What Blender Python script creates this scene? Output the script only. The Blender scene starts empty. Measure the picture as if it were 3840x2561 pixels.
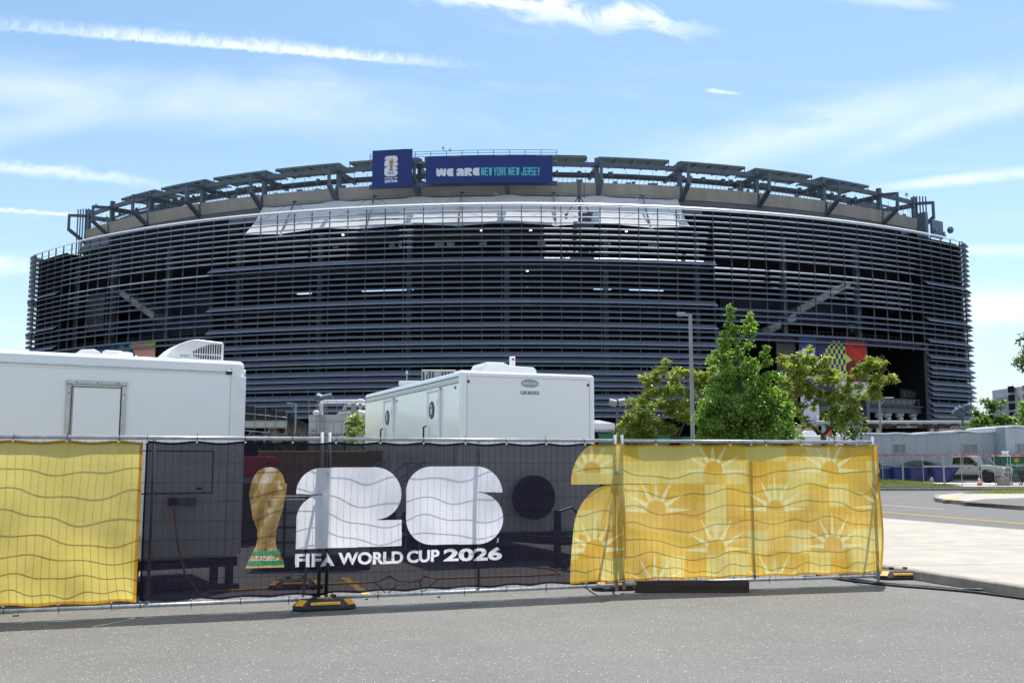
import bpy, math, random
import numpy as np
from mathutils import Vector, Matrix
random.seed(7)
rad = math.radians
SC = bpy.context.scene
COL = SC.collection

# ------------------------------------------------------------------ camera, sky, sun, exposure
F, CX, CY, HOR, CAMH = 3733.0, 1920.0, 1280.5, 1724.0, 1.67      # lens measured on the 3840 px wide photo
PITCH = math.atan((HOR - CY) / F)
cam_d = bpy.data.cameras.new('camera'); cam = bpy.data.objects.new('camera', cam_d); COL.objects.link(cam)
cam.location = (0, 0, CAMH); cam.rotation_euler = (rad(90) + PITCH, 0, 0)
cam_d.sensor_width = 36.0; cam_d.lens = 36.0 * F / 3840.0
cam_d.clip_start = 0.05; cam_d.clip_end = 6000
SC.camera = cam

SUN_EL, SUN_AZ = 69.0, 20.0          # azimuth clockwise from the viewing direction (+Y)
SUN_STRENGTH, SKY_STRENGTH, EXPOSURE = 4.8, 0.13, 0.40
SC.view_settings.view_transform = 'Standard'; SC.view_settings.look = 'None'
SC.view_settings.exposure = EXPOSURE; SC.view_settings.gamma = 1.0
SC.view_settings.use_curve_mapping = False
SC.cycles.max_bounces = 8; SC.cycles.diffuse_bounces = 3; SC.cycles.glossy_bounces = 3; SC.cycles.transmission_bounces = 5; SC.cycles.transparent_max_bounces = 14

def ray(x, y):
    a = x - CX; b = CY - y
    return (a, F * math.cos(PITCH) - b * math.sin(PITCH), b * math.cos(PITCH) + F * math.sin(PITCH))
def atY(x, y, Y):
    r = ray(x, y); t = Y / r[1]
    return Vector((r[0] * t, Y, CAMH + r[2] * t))
def atZ(x, y, z=0.0):
    r = ray(x, y); t = (z - CAMH) / r[2]
    return Vector((r[0] * t, r[1] * t, z))

class E:
    """tiny expression builder for math nodes"""
    nt = None
    def __init__(s, sock): s.s = sock
    @staticmethod
    def op(o, *a, clamp=False):
        n = E.nt.nodes.new('ShaderNodeMath'); n.operation = o; n.use_clamp = clamp
        for i, v in enumerate(a):
            if isinstance(v, E): E.nt.links.new(v.s, n.inputs[i])
            else: n.inputs[i].default_value = v
        return E(n.outputs[0])
    def __add__(s, o): return E.op('ADD', s, o)
    __radd__ = __add__
    def __sub__(s, o): return E.op('SUBTRACT', s, o)
    def __rsub__(s, o): return E.op('SUBTRACT', o, s)
    def __mul__(s, o): return E.op('MULTIPLY', s, o)
    __rmul__ = __mul__
    def __truediv__(s, o): return E.op('DIVIDE', s, o)
def smooth(x, a, b):
    n = E.nt.nodes.new('ShaderNodeMapRange'); n.interpolation_type = 'SMOOTHSTEP'
    E.nt.links.new(x.s, n.inputs[0]); n.inputs[1].default_value = a; n.inputs[2].default_value = b
    return E(n.outputs[0])
def vec(*c):
    n = E.nt.nodes.new('ShaderNodeCombineXYZ')
    for i, v in enumerate(c):
        if isinstance(v, E): E.nt.links.new(v.s, n.inputs[i])
        else: n.inputs[i].default_value = v
    return n.outputs[0]
def noise(v, scale, detail=5.0, rough=0.55, dist=0.0):
    n = E.nt.nodes.new('ShaderNodeTexNoise')
    if v is not None: E.nt.links.new(v, n.inputs['Vector'])
    n.inputs['Scale'].default_value = scale; n.inputs['Detail'].default_value = detail
    n.inputs['Roughness'].default_value = rough; n.inputs['Distortion'].default_value = dist
    return E(n.outputs['Fac'])

W = bpy.data.worlds.new('World'); SC.world = W; W.use_nodes = True
E.nt = W.node_tree; E.nt.nodes.clear()
sky = E.nt.nodes.new('ShaderNodeTexSky'); sky.sky_type = 'NISHITA'; sky.sun_disc = False
sky.sun_elevation = rad(SUN_EL); sky.sun_rotation = rad(SUN_AZ)
sky.altitude = 0; sky.air_density = 1.0; sky.dust_density = 1.2; sky.ozone_density = 1.3
tc = E.nt.nodes.new('ShaderNodeTexCoord'); sp = E.nt.nodes.new('ShaderNodeSeparateXYZ')
E.nt.links.new(tc.outputs['Generated'], sp.inputs[0])
dx, dy, dz = E(sp.outputs[0]), E(sp.outputs[1]), E(sp.outputs[2])
yy = E.op('MAXIMUM', dy, 0.08); gu, gv = dx / yy, dz / yy          # contrails are straight lines on this plane of the sky
front = smooth(dy, 0.1, 0.3)
hz = E.op('MAXIMUM', dz, 0.0) + 0.16
cu, cv = dx / hz, dy / hz                                          # flat cloud layer overhead, the same all round
def uv(x, y):
    r = ray(x, y); return r[0] / r[1], r[2] / r[1]
def streak(p0, p1, hw0, hw1, strength, wob=0.6, fade0=0.0, fade1=0.25, seed=0.0, soft=0.0, upper=1.0, fx=30.0, fy=60.0, thin=False):
    (u0, v0), (u1, v1) = uv(*p0), uv(*p1)
    L = math.hypot(u1 - u0, v1 - v0); cx_, cy_ = (u1 - u0) / L, (v1 - v0) / L
    t = ((gu - u0) * cx_ + (gv - v0) * cy_) / L
    d = (gv - v0) * cx_ - (gu - u0) * cy_
    n1 = noise(vec(t * (L * fx), d * fy, seed), 1.0, 6.0, 0.62, 0.6)
    n2 = noise(vec(t * (L * 7.0), d * 10.0, seed + 9.3), 1.0, 4.0, 0.5)
    w = t * ((hw1 - hw0) / F) + hw0 / F
    dd = d + (n1 - 0.5) * (wob * max(hw0, hw1) / F) * -2.0
    q = E.op('ABSOLUTE', dd) / w
    if upper != 1.0:
        q = E.op('ABSOLUTE', dd) / (w * (1.0 + (upper - 1.0) * E.op('GREATER_THAN', dd, 0.0)))
    m = 1.0 - smooth(q, soft * 0.2 - 0.0, 1.0)
    m = m * (smooth(n1, 0.25 - soft, 0.6) * 0.65 + 0.35) * (smooth(n2, 0.2, 0.62) * 0.5 + 0.5)
    ends = smooth(t, 0.0, max(fade0, 0.001)) * (1.0 - smooth(t, 1.0 - fade1, 1.0))
    if thin: ends = ends * (smooth(t, 0.05, 0.45) * 0.6 + 0.4)
    return m * ends * strength * front
masks = [
    streak((-200, 86), (1900, 266), 20, 13, 0.85, 1.0, 0.0, 0.3, 1.0, upper=3.4, fx=95, fy=52, thin=True),
    streak((-220, 596), (800, 716), 46, 24, 0.62, 0.9, 0.0, 0.55, 2.0, fx=26, fy=40),
    streak((-160, 775), (345, 812), 15, 9, 0.75, 0.8, 0.0, 0.15, 3.0, fx=60),
    streak((4100, 618), (3160, 722), 46, 26, 0.8, 0.3, 0.0, 0.4, 4.0, fx=10, fy=30),
    streak((2050, 720), (4050, 250), 130, 150, 0.42, 0.5, 0.3, 0.2, 5.0, fx=6, fy=16),
    streak((3000, 640), (4000, 330), 60, 90, 0.35, 0.4, 0.3, 0.2, 5.5, fx=8, fy=20),
    streak((1420, -70), (2760, 140), 84, 66, 1.05, 1.6, 0.25, 0.3, 6.0, fx=15, fy=26),
    streak((2980, -60), (3620, 40), 60, 40, 0.7, 0.8, 0.3, 0.4, 7.0, fx=14, fy=22),
    streak((-300, 300), (1900, 470), 190, 150, 0.42, 0.6, 0.0, 0.5, 8.0, fx=5, fy=9),
    streak((-200, 560), (600, 380), 110, 70, 0.28, 0.7, 0.0, 0.5, 8.8, fx=7, fy=12),
    streak((4600, 1170), (3350, 1150), 150, 110, 0.85, 0.5, 0.0, 0.3, 9.0, fx=9, fy=14),
    streak((4300, 960), (3300, 935), 55, 26, 0.6, 0.7, 0.0, 0.4, 9.5, fx=14, fy=26),
    streak((-400, 985), (260, 1010), 70, 40, 0.75, 0.6, 0.0, 0.5, 10.0, fx=10, fy=18),
    streak((2630, 338), (2800, 356), 13, 7, 0.75, 0.8, 0.3, 0.5, 11.0, fx=40),
]
cm = masks[0]
for m_ in masks[1:]: cm = cm + m_
wisp = smooth(noise(vec(cu * 0.5 + cv * 0.25, cv * 1.3 - cu * 0.3, 3.0), 1.3, 9.0, 0.66, 0.6), 0.48, 0.80) * 0.36
veil = 1.0 - smooth(dz, 0.02, 0.42)
behind = smooth(0.0 - dy, -0.1, 0.45) * smooth(noise(vec(cu * 0.8, cv * 0.8, 11.0), 0.9, 7.0, 0.6, 0.3), 0.36, 0.62) * 0.75
cm = cm + wisp + behind + veil * 0.22 + 0.01
cm = E.op('MINIMUM', cm, 1.0)
mx = E.nt.nodes.new('ShaderNodeMix'); mx.data_type = 'RGBA'
tint = E.nt.nodes.new('ShaderNodeMix'); tint.data_type = 'RGBA'; tint.blend_type = 'MULTIPLY'; tint.inputs[0].default_value = 1.0
E.nt.links.new(sky.outputs[0], tint.inputs[6]); tint.inputs[7].default_value = (.89, 1.05, 1.06, 1)      # the camera's white balance
E.nt.links.new(cm.s, mx.inputs[0]); E.nt.links.new(tint.outputs[2], mx.inputs[6])
mx.inputs[7].default_value = (6.6, 7.1, 7.6, 1)
bg = E.nt.nodes.new('ShaderNodeBackground'); bg.inputs[1].default_value = SKY_STRENGTH
E.nt.links.new(mx.outputs[2], bg.inputs[0])
wo = E.nt.nodes.new('ShaderNodeOutputWorld'); E.nt.links.new(bg.outputs[0], wo.inputs[0])

sun_d = bpy.data.lights.new('sun', 'SUN'); sun_d.energy = SUN_STRENGTH; sun_d.angle = rad(0.53); sun_d.color = (1.0, 0.96, 0.89)
sun = bpy.data.objects.new('sun', sun_d); COL.objects.link(sun)
sdir = Vector((math.sin(rad(SUN_AZ)) * math.cos(rad(SUN_EL)), math.cos(rad(SUN_AZ)) * math.cos(rad(SUN_EL)), math.sin(rad(SUN_EL))))
sun.rotation_euler = (-sdir).to_track_quat('-Z', 'Y').to_euler(); sun.location = (30, 80, 150)

# ------------------------------------------------------------------ mesh and object helpers
class MB:
    def __init__(s): s.v = []; s.f = []; s.m = []; s.uv = {}
    def add(s, vs, fs, mi=0):
        o = len(s.v); s.v += [tuple(p) for p in vs]; s.f += [tuple(i + o for i in f) for f in fs]; s.m += [mi] * len(fs); return s
    def quad(s, a, b, c, d, mi=0): return s.add([a, b, c, d], [(0, 1, 2, 3)], mi)
    def hexa(s, p, mi=0):   # p: 4 bottom points counter-clockwise, 4 top points
        return s.add(p, [(3, 2, 1, 0), (4, 5, 6, 7), (0, 1, 5, 4), (1, 2, 6, 5), (2, 3, 7, 6), (3, 0, 4, 7)], mi)
    def box(s, c, d, rz=0.0, mi=0, rx=0.0, ry=0.0):
        M = Matrix.Rotation(rz, 3, 'Z') @ Matrix.Rotation(ry, 3, 'Y') @ Matrix.Rotation(rx, 3, 'X')
        c = Vector(c); h = Vector(d) / 2
        P = [c + M @ Vector((sx * h.x, sy * h.y, sz * h.z)) for sz in (-1, 1) for sx, sy in ((-1, -1), (1, -1), (1, 1), (-1, 1))]
        return s.hexa(P, mi)
    def bb(s, x0, x1, y0, y1, z0, z1, mi=0): return s.box(((x0 + x1) / 2, (y0 + y1) / 2, (z0 + z1) / 2), (x1 - x0, y1 - y0, z1 - z0), 0, mi)
    def beam(s, a, b, w, h, mi=0, up=(0, 0, 1)):
        a, b = Vector(a), Vector(b); d = (b - a).normalized(); u = Vector(up)
        if abs(d.dot(u)) > 0.99: u = Vector((0, 1, 0))
        x = d.cross(u).normalized() * (w / 2); y = x.cross(d).normalized() * (h / 2)
        P = [a - x - y, a + x - y, b + x - y, b - x - y, a - x + y, a + x + y, b + x + y, b - x + y]
        return s.hexa(P, mi)
    def tube(s, pts, r, n=8, mi=0, caps=True):
        pts = [Vector(p) for p in pts]; rs = r if isinstance(r, (list, tuple)) else [r] * len(pts)
        rings = []; ref = None
        for i, p in enumerate(pts):
            d = (pts[min(i + 1, len(pts) - 1)] - pts[max(i - 1, 0)]).normalized()
            if ref is None:
                ref = Vector((0, 0, 1)) if abs(d.z) < 0.9 else Vector((1, 0, 0))
            x = (ref - d * ref.dot(d)).normalized(); ref = x; y = d.cross(x)
            rings.append([p + (x * math.cos(2 * math.pi * k / n) + y * math.sin(2 * math.pi * k / n)) * rs[i] for k in range(n)])
        vs = [q for R_ in rings for q in R_]; fs = []
        for i in range(len(pts) - 1):
            for k in range(n): fs.append((i * n + k, i * n + (k + 1) % n, (i + 1) * n + (k + 1) % n, (i + 1) * n + k))
        if caps: fs.append(tuple(reversed(range(n)))); fs.append(tuple((len(pts) - 1) * n + k for k in range(n)))
        return s.add(vs, fs, mi)
    def lathe(s, prof, c=(0, 0, 0), n=24, mi=0, axis='Z', sx=1.0, sy=1.0):
        vs = []; fs = []
        for r, z in prof:
            for k in range(n):
                a = 2 * math.pi * k / n; x, y = r * math.cos(a) * sx, r * math.sin(a) * sy
                p = (x, y, z) if axis == 'Z' else ((x, z, y) if axis == 'Y' else (z, x, y))
                vs.append((p[0] + c[0], p[1] + c[1], p[2] + c[2]))
        for i in range(len(prof) - 1):
            for k in range(n): fs.append((i * n + k, i * n + (k + 1) % n, (i + 1) * n + (k + 1) % n, (i + 1) * n + k))
        fs.append(tuple(reversed(range(n)))); fs.append(tuple((len(prof) - 1) * n + k for k in range(n)))
        return s.add(vs, fs, mi)
    def extrude(s, poly, fn, t0, t1, mi=0):
        """poly: 2-D outline, fn(p, t) -> 3-D point"""
        n = len(poly); vs = [fn(p, t0) for p in poly] + [fn(p, t1) for p in poly]
        fs = [tuple(range(n)), tuple(reversed(range(n, 2 * n)))] + [(i, n + i, n + (i + 1) % n, (i + 1) % n) for i in range(n)]
        return s.add(vs, fs, mi)
    def mesh(s, name, mats, smooth=False):
        me = bpy.data.meshes.new(name); me.from_pydata(s.v, [], s.f)
        for m in (mats if isinstance(mats, (list, tuple)) else [mats]): me.materials.append(m)
        if any(s.m): me.polygons.foreach_set('material_index', s.m)
        if smooth: me.polygons.foreach_set('use_smooth', [True] * len(s.f))
        me.validate(); return me
    def build(s, name, mats, parent=None, smooth=False, bevel=0.0, seg=2, fix=False, loc=None, rz=None, kind=None):
        me = s.mesh(name, mats, smooth)
        if fix:
            import bmesh
            b = bmesh.new(); b.from_mesh(me); bmesh.ops.recalc_face_normals(b, faces=b.faces); b.to_mesh(me); b.free()
        o = bpy.data.objects.new(name, me); COL.objects.link(o)
        if parent: o.parent = parent
        if loc is not None: o.location = loc
        if rz is not None: o.rotation_euler = (0, 0, rz)
        if kind: o['kind'] = kind
        if bevel:
            md = o.modifiers.new('bevel', 'BEVEL'); md.width = bevel; md.segments = seg; md.limit_method = 'ANGLE'; md.angle_limit = rad(40)
            if seg > 1: md.harden_normals = False
        return o
def tag(o, label, cat, group=None):
    o['label'] = label; o['category'] = cat
    if group: o['group'] = group
    return o
def thing(name, label, cat, loc=(0, 0, 0), rz=0.0, group=None):
    o = bpy.data.objects.new(name, None); COL.objects.link(o); o.empty_display_size = 0.2
    o.location = loc; o.rotation_euler = (0, 0, rz); return tag(o, label, cat, group)
def struct(o): o['kind'] = 'structure'; return o
def inst(name, me, parent, loc=(0, 0, 0), rz=0.0):
    o = bpy.data.objects.new(name, me); COL.objects.link(o); o.parent = parent; o.location = loc; o.rotation_euler = (0, 0, rz); return o
def copy_tree(o, parent=None):
    c = o.copy(); COL.objects.link(c)
    if parent: c.parent = parent
    for ch in [k for k in KIDS.get(o.name, ())]: copy_tree(ch, c)
    return c
KIDS = {}
def index_kids():
    KIDS.clear()
    for o in bpy.data.objects:
        if o.parent: KIDS.setdefault(o.parent.name, []).append(o)

# ------------------------------------------------------------------ flat print: numpy canvases (made before the scene is heavy)
def text_tris(s, bold=0.0, spacing=1.0, shear=0.0):
    cu_ = bpy.data.curves.new('txt', 'FONT'); cu_.body = s; cu_.offset = bold; cu_.space_character = spacing; cu_.shear = shear
    cu_.resolution_u = 4
    ob = bpy.data.objects.new('txt', cu_); COL.objects.link(ob)
    dg = bpy.context.evaluated_depsgraph_get(); me = ob.evaluated_get(dg).to_mesh(); me.calc_loop_triangles()
    P = np.array([v.co[:2] for v in me.vertices]); T = [[P[i] for i in t.vertices] for t in me.loop_triangles]
    ob.evaluated_get(dg).to_mesh_clear(); bpy.data.objects.remove(ob); bpy.data.curves.remove(cu_)
    T = np.array(T); lo = T.reshape(-1, 2).min(0); hi = T.reshape(-1, 2).max(0)
    return (T - lo) / (hi - lo)
class Canvas:
    def __init__(s, w, h, ppm, col, alpha=1.0):
        s.w, s.h, s.ppm = w, h, ppm; s.W, s.H = int(w * ppm), int(h * ppm)
        s.a = np.zeros((s.H, s.W, 4), np.float32); s.a[..., :3] = col; s.a[..., 3] = alpha
    def poly(s, pts, col, alpha=None, tex=None):
        P = np.array(pts, float) * s.ppm
        x0, y0 = np.floor(P.min(0)).astype(int); x1, y1 = np.ceil(P.max(0)).astype(int) + 1
        x0, y0 = max(x0, 0), max(y0, 0); x1, y1 = min(x1, s.W), min(y1, s.H)
        if x1 <= x0 or y1 <= y0: return
        X, Y = np.meshgrid(np.arange(x0, x1) + 0.5, np.arange(y0, y1) + 0.5)
        ins = np.zeros(X.shape, bool); n = len(P)
        for i in range(n):
            (ax, ay), (bx, by) = P[i], P[(i + 1) % n]
            if ay == by: continue
            c = (ay > Y) != (by > Y)
            ins ^= c & (X < (bx - ax) * (Y - ay) / (by - ay) + ax)
        sub = s.a[y0:y1, x0:x1]
        if tex is not None: sub[ins, :3] = tex(X[ins] / s.ppm, Y[ins] / s.ppm)
        else: sub[ins, :3] = col
        if alpha is not None: sub[ins, 3] = alpha
    def text(s, str_, q, col, bold=0.0, alpha=None, spacing=1.0):
        """q: corners bl, br, tr, tl the words fill"""
        bl, br, tr, tl = [np.array(p, float) for p in q]
        for t in text_tris(str_, bold, spacing):
            s.poly([bl * (1 - u) * (1 - v) + br * u * (1 - v) + tr * u * v + tl * (1 - u) * v for u, v in t], col, alpha)
    def image(s, name):
        im = bpy.data.images.new(name, s.W, s.H, alpha=True, float_buffer=True)
        im.colorspace_settings.name = 'Non-Color'; im.alpha_mode = 'CHANNEL_PACKED'
        im.pixels.foreach_set(s.a.ravel()); im.update(); im.pack(); return im
def arc(c, r, a0, a1, n=14, ry=None):
    ry = r if ry is None else ry
    return [(c[0] + r * math.cos(rad(a0 + (a1 - a0) * i / n)), c[1] + ry * math.sin(rad(a0 + (a1 - a0) * i / n))) for i in range(n + 1)]
def two(x, y, w, h, t=None):
    """chunky '2' in a box, y up"""
    r = min(w * 0.25, h * 0.33)
    P = [(x, y + h * 0.655)] + arc((x + r, y + h - h * 0.335), r, 180, 90, 10, h * 0.335) + arc((x + w - r, y + h * 0.67), r, 90, -90, 16, h * 0.33)
    P += [(x + w * 0.8, y + h * 0.34), (x + w, y + h * 0.34), (x + w, y), (x, y), (x, y + h * 0.33)] + arc((x + r, y + h * 0.33), r, 180, 90, 10, h * 0.32)
    return P
def six(x, y, w, h):
    r = w * 0.27
    return arc((x + r, y + h * 0.67), r, 180, 90, 10, h * 0.33) + arc((x + w - r, y + h * 0.67), r, 90, 0, 10, h * 0.33) + [(x + w - r, y + h * 0.662)] + \
        arc((x + w - r, y + h * 0.33), r, 90, -90, 16, h * 0.33) + arc((x + r, y + h * 0.33), r, 270, 180, 10, h * 0.33)
TROPHY = [(.02, 0), (.98, 0), (.96, .05), (.86, .155), (.78, .19), (.74, .26), (.755, .36), (.82, .46), (.9, .56), (.96, .66), (.985, .74), (1.0, .83),
          (.94, .845), (.93, .87), (.86, .94), (.74, .985), (.58, 1.0), (.42, .995), (.27, .965), (.16, .91), (.085, .82), (.07, .765), (.05, .76),
          (.06, .7), (.11, .6), (.15, .5), (.22, .43), (.28, .38), (.29, .28), (.26, .22), (.2, .17), (.12, .1), (.05, .04)]
def vnoise(x, y, seed=0):
    def h(i, j): return np.modf(np.abs(np.sin(i * 127.1 + j * 311.7 + seed * 74.7) * 43758.5))[0]
    i, j = np.floor(x), np.floor(y); f, g = x - i, y - j; f = f * f * (3 - 2 * f); g = g * g * (3 - 2 * g)
    return (h(i, j) * (1 - f) + h(i + 1, j) * f) * (1 - g) + (h(i, j + 1) * (1 - f) + h(i + 1, j + 1) * f) * g
def trophy(cv, x, y, w, h, alpha=0.9):
    """plain golden cup figure with a green-banded foot"""
    def gold(X, Y):
        u, v = (X - x) / w, (Y - y) / h
        n = 0.5 * vnoise(u * 7 + v * 3, v * 11, 1) + 0.3 * vnoise(u * 17 - v * 9, v * 23, 2) + 0.2 * vnoise(u * 40, v * 60, 3)
        sw = 0.5 + 0.5 * np.sin((u * 2.2 - v * 2.4 + 0.5 * n) * 6.0)
        t = np.clip(n * 0.75 + 0.35 * sw - 0.1 + 0.25 * (v > 0.84), 0, 1)[:, None]
        a, b, c = np.array([.16, .085, .022]), np.array([.40, .27, .10]), np.array([.78, .70, .58])
        return np.where(t < .55, a + (b - a) * t / .55, b + (c - b) * (t - .55) / .45)
    cv.poly([(x + u * w, y + v * h) for u, v in TROPHY], (1, 1, 1), alpha, gold)
    def band(v0, v1, col):
        def ed(v):
            L_ = np.interp(v, [0, .04, .1, .17], [.02, .05, .12, .2]); R_ = np.interp(v, [0, .05, .155, .19], [.98, .96, .86, .78]); return L_, R_
        (l0, r0), (l1, r1) = ed(v0), ed(v1)
        cv.poly([(x + l0 * w, y + v0 * h), (x + r0 * w, y + v0 * h), (x + r1 * w, y + v1 * h), (x + l1 * w, y + v1 * h)], col, alpha)
    band(0, .016, (.62, .47, .2)); band(.022, .066, (.03, .26, .12)); band(.125, .165, (.03, .30, .16))

# ------------------------------------------------------------------ temporary fence line (three 12-foot panels and one out of view)
PA0, PA1 = Vector((-5.69, 10.45)), Vector((-2.17, 11.53)); PB0, PB1 = Vector((-2.135, 11.60)), Vector((1.334, 12.77)); PC0, PC1 = Vector((1.396, 12.87)), Vector((4.969, 13.74))
PD1 = PA0 + (PA0 - PA1).normalized() * 0.06; PD0 = PD1 + (PA0 - PA1).normalized() * 3.67
FZ0, FZ1 = 0.112, 1.912
def lerp(a, b, t): return a + (b - a) * t
A_SPLIT = lerp(PA0, PA1, 1.76 / (PA1 - PA0).length); A_END = lerp(PA0, PA1, 1.728 / (PA1 - PA0).length)
MAIN_PATH = [A_SPLIT, PA1, PB0, PB1, PC0, PC1 + (PC1 - PC0).normalized() * 0.03]
LEFT_PATH = [PD0, PD1, PA0, A_END]
def plen(path): return sum((path[i + 1] - path[i]).length for i in range(len(path) - 1))
def at_path(path, s):
    for i in range(len(path) - 1):
        L = (path[i + 1] - path[i]).length
        if s <= L or i == len(path) - 2:
            d = (path[i + 1] - path[i]) / L; return path[i] + d * s, d
        s -= L
def photo_on_path(path, x, y):
    """photo position of a print -> metres along the banner, height"""
    r = ray(x, y); k = r[0] / r[1]; acc = 0.0; best = None
    for i in range(len(path) - 1):
        a, b = path[i], path[i + 1]; d = b - a; L = d.length
        den = d.x - k * d.y
        t = (k * a.y - a.x) / den
        if (i == 0 or t >= 0) and (t <= 1 or i == len(path) - 2):
            Y = a.y + d.y * t
            return acc + t * L, CAMH + r[2] / r[1] * Y
        acc += L
    return acc, 1.0
BZ0, BZ1 = 0.150, 1.880
ML = plen(MAIN_PATH); LL = plen(LEFT_PATH)
def bp(x, y):
    s, z = photo_on_path(MAIN_PATH, x, y); return (s, z - BZ0)
def z2(x, y): return bp(900 + x / 1.96, 1600 + y / 1.96)          # positions read off enlarged crops of the photo
def z3(x, y): return bp(1800 + x / 1.96, 1600 + y / 1.96)

GOLD, YEL, AMB, PALE, WHITE, BLACK = (.75, .50, .085), (.77, .63, .19), (.73, .45, .06), (.82, .76, .36), (.93, .93, 1.0), (.016, .014, .029)
main = Canvas(ML, BZ1 - BZ0, 230, BLACK, 0.845)
H_ = BZ1 - BZ0
# gold end: a giant "2" outline whose body runs on to the right end of the banner
e0 = z3(655, 425); c1 = z3(960, 425); e1 = z3(668, 765); b1 = z3(650, 1135); c2 = z3(960, 770)
r1 = c1[0] - e0[0]; h1 = z3(960, 118)[1] - c1[1]; r2 = c2[0] - e1[0]; h2 = z3(960, 428)[1] - c2[1]
upper = [e0] + arc((c1[0], c1[1]), r1, 180, 90, 16, max(h1, r1 * 1.02)) + [(ML, H_), (ML, c1[1])]
lower = [(b1[0], 0), e1] + arc((c2[0], c2[1]), r2, 180, 90, 16, h2) + [(c1[0], c1[1] - 0.004), (ML, c1[1] + 0.01), (ML, 0)]
goldmask = Canvas(ML, H_, 230, 0.0); goldmask.poly(upper, 1.0); goldmask.poly(lower, 1.0)
gold = Canvas(ML, H_, 230, GOLD, 0.93)
rnd = random.Random(12)
cs = 0.30
for i in range(int(ML / cs) + 1):
    for j in range(9):
        k = rnd.random(); w_, hh = cs * rnd.choice((1, 1, 2)), cs * rnd.choice((1, 1, 2))
        c = GOLD if k < .42 else (YEL if k < .80 else AMB)
        gold.poly([(i * cs, j * cs), (i * cs + w_, j * cs), (i * cs + w_, j * cs + hh), (i * cs, j * cs + hh)], c)
def sunburst(c, r):
    gold.poly(arc(c, r * .25, -8, 188, 20), rnd.choice((GOLD, AMB, GOLD)))
    for k, a in enumerate((0, 28, 60, 90, 120, 152, 180)):
        ro = r * (1.12 if a in (0, 180) else 1.0); ri = r * .29; hw = r * .07
        ca, sa = math.cos(rad(a)), math.sin(rad(a))
        gold.poly([(c[0] + ca * ri - sa * hw, c[1] + sa * ri + ca * hw), (c[0] + ca * ri + sa * hw, c[1] + sa * ri - ca * hw), (c[0] + ca * ro, c[1] + sa * ro)], PALE)
for px, py in ((2215, 1768), (2668, 1767), (2452, 1912), (2222, 2060), (2678, 2058), (2452, 2202), (3102, 1765), (2898, 1908), (3116, 2045), (2898, 2192), (3300, 1900), (3330, 2190)):
    sunburst(bp(px, py), 0.455)
mk = goldmask.a[..., 0] > .5
main.a[mk] = gold.a[mk]
# the white 26
def P2(pts): return [z2(*p) for p in pts]
def arcp(cx, cy, r, a0, a1, n=16): return [(cx + r * math.cos(rad(a0 + (a1 - a0) * i / n)), cy - r * math.sin(rad(a0 + (a1 - a0) * i / n))) for i in range(n + 1)]
main.poly(P2([(410, 495)] + arcp(600, 493, 190, 180, 90) + arcp(985, 488, 190, 90, -90) + [(1014, 682), (1175, 680), (1175, 870), (405, 898), (410, 690)] + arcp(600, 690, 190, 180, 90) + [(600, 494)]), WHITE, 0.94)
main.poly(P2(arcp(1400, 485, 192, 180, 90) + arcp(1725, 482, 190, 90, 0) + [(1730, 479)] + arcp(1730, 670, 188, 90, -90) + arcp(1396, 675, 188, 270, 180)), WHITE, 0.94)
def tq(x0, yb0, yt0, x1, yb1, yt1): return [z2(x0, yb0), z2(x1, yb1), z2(x1, yt1), z2(x0, yt0)]
main.text('FIFA', tq(402, 1028, 930, 690, 1018, 922), WHITE, 0.036, 0.9)
main.text('WORLD', tq(716, 1012, 920, 1188, 1000, 908), WHITE, 0.036, 0.9)
main.text('CUP', tq(1216, 998, 905, 1456, 988, 896), WHITE, 0.036, 0.9)
main.text('2026', tq(1486, 987, 892, 1912, 974, 880), WHITE, 0.038, 0.9)
main.text('TM', [z2(1888, 848), z2(1888, 815), z2(1874, 815), z2(1874, 848)], WHITE, 0.0, 0.9)
t0, t1 = z2(33, 1035), z2(346, 298)
trophy(main, t0[0], t0[1], t1[0] - t0[0], t1[1] - t0[1])
main.text('FIFA', [(t0[0] + .26 * (t1[0] - t0[0]), t0[1] + .093 * (t1[1] - t0[1])), (t0[0] + .74 * (t1[0] - t0[0]), t0[1] + .093 * (t1[1] - t0[1])), (t0[0] + .74 * (t1[0] - t0[0]), t0[1] + .122 * (t1[1] - t0[1])), (t0[0] + .26 * (t1[0] - t0[0]), t0[1] + .122 * (t1[1] - t0[1]))], (.8, .78, .74), 0.01)
main.text('WORLD CUP', [(t0[0] + .15 * (t1[0] - t0[0]), t0[1] + .07 * (t1[1] - t0[1])), (t0[0] + .85 * (t1[0] - t0[0]), t0[1] + .07 * (t1[1] - t0[1])), (t0[0] + .85 * (t1[0] - t0[0]), t0[1] + .09 * (t1[1] - t0[1])), (t0[0] + .15 * (t1[0] - t0[0]), t0[1] + .09 * (t1[1] - t0[1]))], (.8, .78, .74), 0.01)
# hems
for cv, n in ((main, 8),):
    hem = slice(0, 8)
    for sl in (np.s_[:6, :], np.s_[-6:, :]):
        g = mk[sl]; blk = cv.a[sl]; blk[g] = (.55, .27, .02, 1.0); blk[~g, 3] = 1.0
    cv.a[:, -7:] = (.50, .26, .03, 1.0); cv.a[:, :5, 3] = 1.0
IM_MAIN = main.image('banner_print')
left = Canvas(LL, H_, 60, (.82, .68, .19), 0.92)
left.a[:2] = (.55, .28, .02, 1); left.a[-2:] = (.55, .28, .02, 1); left.a[:, -2:] = (.55, .28, .02, 1)
IM_LEFT = left.image('plain_banner_print')
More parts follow.
